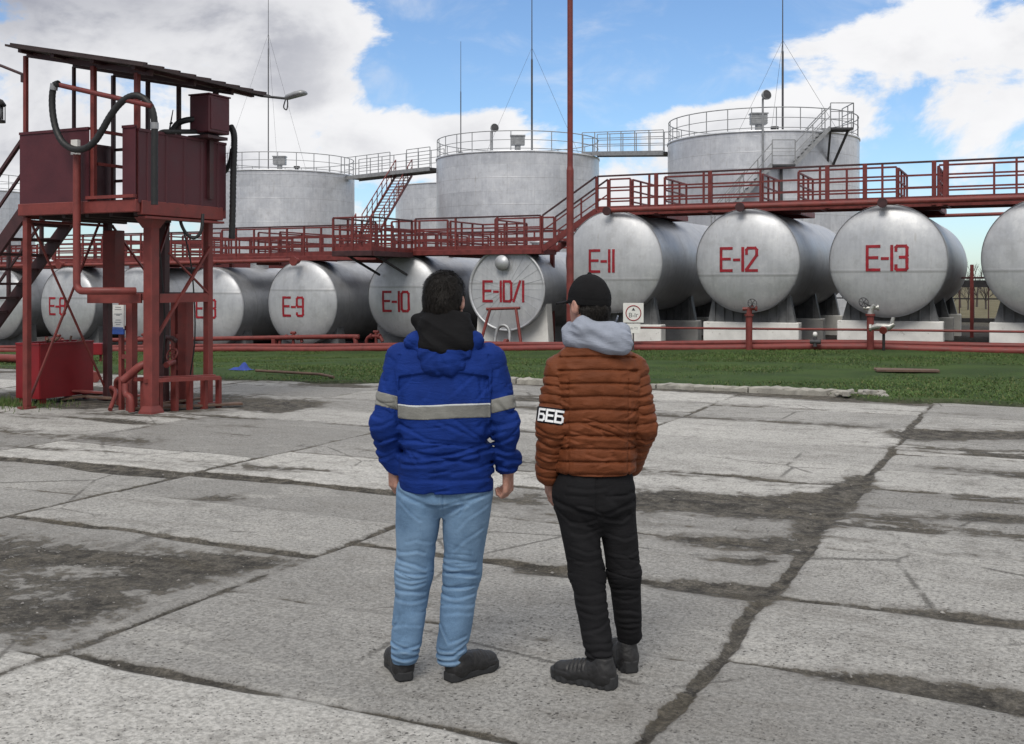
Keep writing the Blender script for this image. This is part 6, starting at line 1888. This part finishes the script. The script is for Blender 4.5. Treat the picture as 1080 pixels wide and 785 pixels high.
        cf = cone_d(X, Y, Z, np.array(w0) - u * .035, np.array(w0) + u * .006, .046, .042); cf = np.maximum(cf, cut - .018)
        dd = smin(dd, cf, .008)
        ax_ = np.array(e0) - np.array(s0); ax_ = ax_ / np.linalg.norm(ax_)
        sl_[nme] = (dd, (X - s0[0]) * ax_[0] + (Y - s0[1]) * ax_[1] + (Z - s0[2]) * ax_[2], cut)
    arms = np.minimum(sl_['L'][0], sl_['R'][0])
    F.D = smin(torso, arms, .022).astype(np.float32)
    i_ = np.abs(F.D) < .04
    ONA = sstep((torso - arms)[i_], -.004, .016)
    sarm = np.where((sl_['L'][0] < sl_['R'][0])[i_], sl_['L'][1][i_], sl_['R'][1][i_])
    def fold(x, y, z):
        onarm = ONA
        sw = .04 * n3(x, y, z, 5, 20)
        low = 1 - sstep(z, 1.09, 1.14)
        wz = np.exp(-((z - 1.00) / .085) ** 2)
        gh = cre(n3(x, y, z + sw + .10 * x, (2.4, 4, 17), 21), .13) * sstep(n3(x, y, z, 7, 27), -.35, .25)      # slack folds at the waist
        gh2 = cre(n3(x, y, z + sw - .15 * x, (4.5, 5, 30), 28), .14) * sstep(n3(x, y, z, 9, 29), -.2, .4)
        gv = cre(n3(x + .25 * z, y, z, (11, 8, 3.5), 23), .12) * sstep(n3(x, y, z, 8, 30), -.2, .4)
        ga = cre(n3(x + .8 * z, y, z - .4 * np.abs(x), (7, 7, 15), 22), .14)                                        # sleeve creases
        ga2 = cre(n3(x - .9 * z, y, z, (10, 10, 22), 26), .13) * sstep(n3(x, y, z, 10, 24), -.2, .4)
        trunk = (.011 * (wz + .25 * low) * gh + .007 * (low + .15) * gh2 + .0055 * gv * sstep(z, 1.17, 1.24) + .003 * gv * low - .008 * wz * n3(x, y, z + sw, (3, 4, 12), 31))
        slv = .0085 * ga * sstep(1.26 - z, 0, .12) + .0065 * ga2 + .003 * ga - .005 * n3(x, y, z, 11, 32)
        yk = .015 * np.cos((x - .015) * 11)
        yoke = .010 * (1 - sstep(z, 1.314 + yk, 1.320 + yk)) * sstep(z, 1.20, 1.30) * (y < .02) * (np.abs(x - .015) < .19)
        hem = .003 * np.exp(-((z - .872) / .005) ** 2)
        el = .004 * np.exp(-((z - .985 - .03 * x) / .006) ** 2)
        armhole = .007 * np.exp(-((ONA - .5) / .35) ** 2) * sstep(z, 1.06, 1.16) * (z < 1.40)
        return trunk * (1 - onarm) + slv * onarm + (yoke + hem + el) * (1 - onarm) + armhole - .002 * n3(x, y, z, 24, 33) + creases(x, y, z, BLUE1, 466, .0041, (380, 390, 5.605), .0050, .0065)
    F.D[i_] += fold(X[i_], Y[i_], Z[i_]).astype(np.float32)
    jk = grow(F, 'jacket', C_['blue'], root, 1); jk['label'] = 'royal blue work jacket'
    base = F.D.copy()
    # reflective tape: one band round the trunk, one on each sleeve
    def band(name, cond, par, matn, thick=.0035):
        F.D = np.maximum(base - thick, cond).astype(np.float32)
        o = grow(F, name, C_[matn], par, 0)
        return o
    zc = 1.163 + .004 * np.sin((X) * 14)
    onb = np.maximum(np.abs(X - .016) - .198, np.abs(Z - zc) - .028)
    band('reflective_stripe', np.maximum(onb, -sl_['L'][0] + .0 if False else onb), jk, 'reflect')
    onb2 = np.maximum(np.abs(X - .016) - .199, np.abs(Z - zc - .0285) - .0045)
    band('stripe_piping', onb2, jk, 'tape_edge', .005)
    for nme, off in (('L', .180), ('R', .195)):
        dd, tt, cut = sl_[nme]
        sg = -1 if nme == 'L' else 1
        c = np.maximum(np.abs(tt - off) - .029, dd - .02); c = np.maximum(c, .198 - sg * (X - .016))
        band('sleeve_stripe', c, jk, 'reflect')
    # hood of the jacket lying on the back
    F = Field((-.19, -.27, 1.25), (.22, .12, 1.54), .005)
    X, Y, Z = F.X, F.Y, F.Z
    d = ell_d(X, Y, Z, (.014, -.105, 1.40), (.112, .044, .062))
    d = smin(d, ell_d(X, Y, Z, (.016, -.128, 1.350), (.082, .034, .040)), .03)
    d = smin(d, cone_d(X, Y, Z, (-.105, -.05, 1.455), (.135, -.05, 1.455), .036, .036), .03)
    d = smin(d, cone_d(X, Y, Z, (-.115, -.05, 1.455), (-.125, .05, 1.44), .036, .03), .02); d = smin(d, cone_d(X, Y, Z, (.145, -.05, 1.455), (.150, .05, 1.44), .036, .03), .02)
    F.D = d.astype(np.float32)
    bump(F, lambda x, y, z: -.006 * (1 - 1.7 * np.abs(n3(x + .3 * z, y, z, (17, 8, 15), 31))) - .003 * n3(x, y, z, 22, 32) + .004 * cre(n3(x, y, z, (26, 14, 20), 34), .16) + .004 * cre(n3(x + z, y, z, (14, 9, 20), 35), .14) - .005 * (1 - 1.8 * np.abs(n3(x, y, z + .8 * np.abs(x - .015), (7, 7, 26), 33))))
    o = grow(F, 'jacket_hood', C_['blue'], jk, 1)
    # black hooded sweater round the neck
    F = Field((-.19, -.24, 1.38), (.23, .20, 1.64), .005)
    X, Y, Z = F.X, F.Y, F.Z
    d = loft_d(X, Y, Z, [(1.40, .018, -.02, .125, .115, 2.1), (1.45, .018, -.025, .130, .118, 2.1), (1.52, .016, -.022, .122, .112, 2.1), (1.57, .014, -.012, .105, .098, 2.1), (1.605, .014, -.004, .088, .088, 2.1)])
    d = np.maximum(d, Z - (1.580 + .10 * (-(X - .016)) + .14 * np.clip(-Y, -.1, .1)))
    d = smin(d, ell_d(X, Y, Z, (.024, -.105, 1.455), (.098, .050, .055)), .035)
    d = smin(d, cone_d(X, Y, Z, (-.105, -.03, 1.545), (.06, -.105, 1.465), .030, .030), .025)
    d = smin(d, cone_d(X, Y, Z, (-.060, -.09, 1.535), (.125, -.03, 1.470), .026, .032), .02)
    inner = ell_d(X, Y, Z, (.018, .004, 1.60), (.068, .074, .07)); d = np.maximum(d, -inner)
    F.D = d.astype(np.float32)
    bump(F, lambda x, y, z: -.007 * (1 - 1.7 * np.abs(n3(x, y, z + .55 * x, (7, 7, 26), 41))) - .004 * n3(x, y, z, 18, 42))
    o = grow(F, 'hooded_collar', C_['black_cloth'], root, 1); o['label'] = 'black hood bunched round the neck'
    return root

# ---------------------------------------------------------------- man in the orange jacket
def man_orange():
    q = at(630, 4.75)
    root = empty('person', (q.x, q.y, .0), rz=YAW, label='man in rust orange quilted jacket, black cap and white-lettered armband, seen from behind', cat='person')
    H = (-.040, .0, 1.612); yaw = R(36)
    J = dict(hipL=(-.09, 0, .88), kneeL=(-.042, -.02, .46), ankL=(.004, -.105, .09), footL=(-.15, -.03, .03), hipR=(.075, .01, .88), kneeR=(.120, .03, .46), ankR=(.138, .072, .09), footR=(.105, .20, .03),
             pelvis=(-.012, 0, .92), chest=(-.005, .0, 1.22), neck0=(-.02, -.01, 1.42), head=H, shL=(-.145, -.005, 1.330), shR=(.140, -.005, 1.330),
             elL=(-.215, -.035, 1.09), wrL=(-.212, .05, .855), elR=(.200, .0, 1.08), wrR=(.160, .150, .90),
             handL=((.10, .35, -1), (.3, -.95, 0), (.95, .3, 0), .35), handR=((-.3, .5, -1), (.4, .9, .3), (-.9, .4, 0), .35))
    person_body('body', root, J, yaw)
    eyes(root, H, yaw)
    # hair below the cap
    F = Field((H[0] - .14, H[1] - .15, H[2] - .14), (H[0] + .14, H[1] + .14, H[2] + .14), .004)
    x, y, z = head_local(F.X, F.Y, F.Z, H, yaw)
    d = ell_d(x, y, z, (0, -.014, .025), (.080, .100, .090)); d = smin(d, ell_d(x, y, z, (0, -.048, -.035), (.062, .058, .060)), .03)
    d = np.maximum(d, -(z + .088 + .25 * y)); d = np.maximum(d, np.minimum(y - .020, .060 - z)); d = np.maximum(d, z - .012)
    ear = np.minimum(ell_d(x, y, z, (.088, .002, -.012), (.03, .030, .042)), ell_d(x, y, z, (-.088, .002, -.012), (.03, .030, .042)))
    F.D = np.maximum(d, -ear).astype(np.float32)
    bump(F, lambda a, b, c: .0035 * n3(a, b, c, (95, 95, 30), 5) + .003 * n3(a, b, c, 30, 6))
    V, Fq = skin(F, 1)
    hv, ht = strands(F, V[V[:, 2] < H[2] - .014], Fq, 4000, .016, 9, H)
    n0 = len(V); tri = np.concatenate([Fq[:, [0, 1, 2]], Fq[:, [0, 2, 3]], ht + n0])
    mesh_np('hair', np.concatenate([V, hv]), tri, C_['hair'], root)
    # cap
    F = Field((H[0] - .20, H[1] - .17, H[2] - .06), (H[0] + .17, H[1] + .22, H[2] + .17), .004)
    x, y, z = head_local(F.X, F.Y, F.Z, H, yaw)
    z2 = z - .10 * y                                    # brim line lifts to the front
    dome = ell_d(x, y, z, (0, -.008, .022), (.085, .109, .113)); dome = np.maximum(dome, .004 - z2)
    
    vis = np.maximum(np.abs(z - (.020 - .9 * (y - .06) * .12 - 4.5 * x * x * .35)) - .0045, ((x / .088) ** 2 + ((y - .075) / .105) ** 2 - 1) * .06); vis = np.maximum(vis, .055 - y)
    d = smin(dome, vis, .006)
    d = smin(d, ell_d(x, y, z, (0, -.008, .138), (.010, .010, .006)), .003)      # top button
    strap = np.maximum(np.abs(np.sqrt(x * x + (y + .008) ** 2) - .102) - .006, np.maximum(np.abs(z2 - .005) - .010, y + .06)); d = np.minimum(d, strap) if False else d
    F.D = d.astype(np.float32)
    i = np.abs(F.D) < .03
    an = np.arctan2(x[i], y[i] + .008)
    F.D[i] += (.0016 * np.exp(-((((an / (math.pi / 3)) - np.round(an / (math.pi / 3))) * .1) / .0035) ** 2) + .002 * n3(F.X[i], F.Y[i], F.Z[i], 26, 51) + .0016 * np.exp(-((z2[i] - .030) / .003) ** 2)).astype(np.float32)
    o = grow(F, 'cap', C_['black_cloth'], root, 1); o['label'] = 'black baseball cap'
    # trousers
    F = Field((-.27, -.22, .06), (.26, .20, .96), .0045)
    X, Y, Z = F.X, F.Y, F.Z
    F.D = loft_d(X, Y, Z, [(.615, -.012, 0, .09, .045, 2), (.68, -.014, 0, .145, .092, 2.2), (.74, -.016, -.006, .172, .124, 2.3), (.82, -.016, -.006, .174, .126, 2.3), (.868, -.010, -.003, .166, .118, 2.3), (.895, -.008, -.002, .154, .110, 2.3), (.97, -.006, 0, .14, .10, 2.3)])
    def legd(a, b, c_, ra, rb, rc):
        return smin(cone_d(X, Y, Z, a, b, ra, rb, (1, .95, 1)), cone_d(X, Y, Z, b, c_, rb, rc, (1, .95, 1)), .03)
    l = legd((-.100, 0, .79), (-.046, -.02, .44), (.004, -.105, .11), .092, .076, .058); r = legd((.072, .01, .79), (.120, .03, .44), (.148, .074, .15), .090, .072, .057)
    F.D = smin(F.D, np.minimum(l, r), .025)
    cut = np.where(X + .15 * (Z) < .115, .088 - Z, .118 - Z)
    F.D = np.maximum(F.D, np.maximum(cut, Z - .96)).astype(np.float32)
    def fold(x, y, z):
        k1 = np.exp(-((z - .46) / .10) ** 2); k2 = np.exp(-((z - .16) / .055) ** 2)
        sw = .03 * n3(x, y, z, 6, 68)
        gh = cre(n3(x, y, z + sw + .25 * x, (4, 4, 24), 61), .13) * sstep(n3(x, y, z, 9, 66), -.15, .35)
        gh2 = cre(n3(x, y, z + sw, (5, 5, 44), 62), .14) * sstep(n3(x, y, z, 10, 67), -.2, .4)
        gd = cre(n3(x + .5 * z, y, z + .6 * x, (5, 5, 12), 63), .11) * sstep(n3(x, y, z, 8, 69), -.2, .35)
        seat = np.exp(-((x + .012) / .005) ** 2) * sstep(z, .66, .70) * (y < 0) * .006
        but = .008 * np.exp(-((z - .71 - .35 * np.abs(x + .012)) / .011) ** 2) * (y < -.03) * sstep(np.abs(x + .012), .01, .05)
        pock = .0035 * np.exp(-((z - .80) / .004) ** 2) * (y < -.05) * (np.abs(np.abs(x + .012) - .085) < .05)
        return .006 * (k1 + .15) * gh + .005 * (k1 + .9 * k2 + .15) * gh2 + .0065 * gd + .010 * k2 * gh - .003 * n3(x, y, z, 9, 64) - .007 * k2 * n3(x, y, z + sw, (6, 6, 26), 70) + seat + but + pock + creases(x, y, z, PANTS1, 630, .00413, (560, 490, 6.54)) + creases(x, y, z, PANTS2, 630, .00413, (560, 610, 6.28), .0036)
    bump(F, fold)
    o = grow(F, 'trousers', C_['black_jeans'], root, 1); o['label'] = 'black trousers'
    s1 = shoe(root, '', (.066, -.165), R(62), .305, hgt=.115, chunky=1.55); s2 = shoe(root, '', (.152, .015), R(16), .30, hgt=.115, chunky=1.55)
    mb = MB(); mb.box((.040, .045, .088), (.006, .009, .006)); mb.box((.0485, .075, .060), (.004, .030, .005), Matrix.Rotation(R(35), 3, 'X')); mb.build('reflector_tab', C_['tab'], s1)
    # jacket
    F = Field((-.34, -.22, .80), (.33, .28, 1.48), .0038)
    X, Y, Z = F.X, F.Y, F.Z
    torso = loft_d(X, Y, Z, [(.882, -.006, 0, .164, .126, 2.4), (.91, -.006, 0, .167, .130, 2.4), (1.0, -.004, -.004, .166, .130, 2.4), (1.15, -.002, -.008, .176, .136, 2.4), (1.27, -.002, -.010, .188, .132, 2.4), (1.34, -.004, -.010, .192, .124, 2.3), (1.385, -.006, -.010, .172, .110, 2.2), (1.43, -.012, -.008, .128, .096, 2.1), (1.47, -.015, 0, .09, .085, 2)])
    arms = None; par = np.zeros_like(X); ARM = {}
    for nme, s0, e0, w0, r0, r1, r2 in (('L', (-.160, -.006, 1.325), (-.194, -.04, 1.09), (-.214, .035, .87), .074, .066, .052), ('R', (.150, -.006, 1.325), (.194, .0, 1.08), (.160, .135, .895), .072, .062, .050)):
        d1, t1 = cone_d(X, Y, Z, s0, e0, r0, r1, (1, 1, 1), True); d2, t2 = cone_d(X, Y, Z, e0, w0, r1, r2, (1, 1, 1), True)
        u = np.array(w0) - np.array(e0); L2 = np.linalg.norm(u); u = u / L2; L1 = np.linalg.norm(np.array(e0) - np.array(s0))
        cut = (X - w0[0]) * u[0] + (Y - w0[1]) * u[1] + (Z - w0[2]) * u[2]
        dd = np.maximum(smin(d1, d2, .03), cut - .030)
        s_ = np.where(d1 < d2, t1 * L1, L1 + t2 * L2)
        ARM[nme] = (dd, s_, np.array(s0), np.array(e0), L1)
    dl, dr = ARM['L'][0], ARM['R'][0]
    arm = np.minimum(dl, dr); sa = np.where(dl < dr, ARM['L'][1], ARM['R'][1])
    onarm = arm < torso
    p_t = (Z - .885 - .010 * np.cos(X * 9)) / .0555
    p_a = sa / .040
    wob = .12 * n3(X, Y, Z, 6, 70)
    ph = np.where(onarm, p_a + .25 + 1.6 * wob, p_t + .5 * wob)
    puff = np.abs(np.sin(np.pi * ph)) ** .36
    amp = np.where(onarm, .0055, .0070)
    amp = amp * np.where((dl < dr) & onarm & (sa > .155) & (sa < .245), .15, 1.0)
    grv = np.where((dl < dr) & onarm & (sa > .155) & (sa < .245), 0.0, 1.0)
    D = smin(torso, arm, .008)
    D = D - amp * (puff - .75)
    fr = ph - np.round(ph)
    D = D + grv * np.where(onarm, .0045, .0065) * np.exp(-(fr / .085) ** 2)
    i = np.abs(D) < .04
    x, y, z = X[i], Y[i], Z[i]
    sw = .03 * n3(x, y, z, 5, 71)
    cr = 1 - np.abs(n3(x, y, z + sw + .15 * x, (8, 8, 34), 72)) * 1.6
    vcr = 1 - np.abs(n3(x, y, z, (34, 20, 12), 73)) * 1.6
    gcr = cre(n3(x, y, z + sw + .3 * x, (5, 6, 30), 76), .14) * sstep(n3(x, y, z, 8, 77), -.2, .4)
    D[i] += (.006 * gcr * (.5 + 1.2 * np.exp(-((z - 1.06) / .08) ** 2)) - .0015 * cr - .0028 * vcr - .004 * n3(x, y, z, 14, 74) - .0035 * (1 - 1.8 * np.abs(n3(x + .6 * z, y, z - .4 * x, (14, 12, 30), 75)))).astype(np.float32)
    D[i] += creases(x, y, z, ORANGE1, 630, .00413, (550, 390, 6.04), .0042, .0055).astype(np.float32)
    # side seams of the back panel
    D[i] += (.005 * np.exp(-((np.abs(x + .003) - .128) / .004) ** 2) * (y < 0) * (z < 1.30)).astype(np.float32)
    F.D = np.maximum(D, .884 - Z + np.where(onarm & (np.abs(X) > .125), -1, 0)).astype(np.float32)
    jk = grow(F, 'jacket', C_['orange'], root, 1); jk['label'] = 'rust orange quilted jacket'
    # armband on the left sleeve with its letters
    dd, s_, s0, e0, L1 = ARM['L']
    ax_ = (e0 - s0) / L1; a0 = .165; a1 = a0 + .070; rr = .0815
    F.D = np.maximum(cone_d(X, Y, Z, s0, e0, rr, rr - .004), np.maximum(a0 - s_, s_ - a1)); F.D = np.maximum(F.D, np.where(cone_d(X, Y, Z, s0, e0, .05, .05) < .2, -1, 1)).astype(np.float32)
    ab = grow(F, 'armband', C_['armband'], jk, 1); ab['label'] = 'black armband with white letters'
    back = np.array((0, -1, 0)); back = back - ax_ * back.dot(ax_); back /= np.linalg.norm(back); lat = np.cross(back, ax_); 
    if lat[0] > 0: lat = -lat      # towards the man's left
    lh = .046; lw = .0096
    G2 = {'Б': (.72, [[(.68, 1), (0, 1), (0, 0), (.55, 0), (.70, .12), (.70, .42), (.55, .56), (0, .56)]]), 'Е': (.62, [[(.62, 1), (0, 1), (0, 0), (.62, 0)], [(0, .52), (.54, .52)]])}
    txt = 'БЕБ'; gap = .24; tot = sum(G2[c][0] for c in txt) + gap * 2
    x0 = -tot * lh / 2
    r_ = rr + .0015
    mid = s0 + ax_ * ((a0 + a1) / 2)
    def onsl(u, v):      # u along the reading direction, v up
        th = -u / r_ + R(17)
        return mid + (back * math.cos(th) + lat * math.sin(th)) * r_ - ax_ * v
    mb = MB()
    for c in txt:
        gw, st_ = G2[c]
        for st2 in st_:
            for a, b in zip(st2[:-1], st2[1:]):
                p0 = Vector((x0 + a[0] * lh, (a[1] - .5) * lh)); p1 = Vector((x0 + b[0] * lh, (b[1] - .5) * lh)); d = (p1 - p0).normalized(); nrm = Vector((-d.y, d.x)); L = (p1 - p0).length
                p0 -= d * lw * .48; p1 += d * lw * .48; n = max(2, int(L / .005)); V = []
                for k in range(n + 1):
                    e = p0.lerp(p1, k / n)
                    for sg in (-1, 1):
                        w_ = e + nrm * sg * lw / 2; V.append(tuple(onsl(w_.x, w_.y)))
                mb.add(V, [(2 * k, 2 * k + 1, 2 * k + 3, 2 * k + 2) for k in range(n)], True)
        x0 += (gw + gap) * lh
    mb.build('lettering', C_['white_print'], ab)
    # grey-blue hood lying over the collar
    F = Field((-.20, -.26, 1.33), (.19, .16, 1.64), .005)
    X, Y, Z = F.X, F.Y, F.Z
    d = cone_d(X, Y, Z, (-.108, .035, 1.500), (-.066, -.080, 1.516), .032, .037)
    d = smin(d, cone_d(X, Y, Z, (-.066, -.080, 1.516), (.045, -.098, 1.498), .038, .042), .03)
    d = smin(d, cone_d(X, Y, Z, (.045, -.098, 1.498), (.098, -.02, 1.488), .040, .034), .03)
    d = smin(d, cone_d(X, Y, Z, (.105, -.02, 1.490), (.06, .08, 1.47), .034, .03), .02); d = smin(d, cone_d(X, Y, Z, (-.115, .035, 1.495), (-.04, .10, 1.45), .032, .03), .02)
    d = smin(d, ell_d(X, Y, Z, (.072, -.118, 1.462), (.068, .038, .048)), .03)
    d = smin(d, cone_d(X, Y, Z, (-.108, -.060, 1.462), (.095, -.120, 1.432), .024, .028), .03)
    d = smin(d, cone_d(X, Y, Z, (-.12, -.03, 1.47), (.03, -.12, 1.46), .034, .04), .03)
    F.D = d.astype(np.float32)
    bump(F, lambda x, y, z: -.008 * (1 - 1.7 * np.abs(n3(x, y, z + .45 * x, (7, 8, 30), 81))) - .004 * n3(x, y, z, 18, 82))
    o = grow(F, 'hood', C_['greyblue'], root, 1); o['label'] = 'grey-blue hood folded over the collar'
    mb = MB(); mb.tube(spline([(.075, .02, 1.525), (.082, -.01, 1.545), (.088, -.02, 1.565)], 5), .004, 6); mb.build('drawstring', C_['greyblue'], o)
    return root

man_blue()
man_orange()
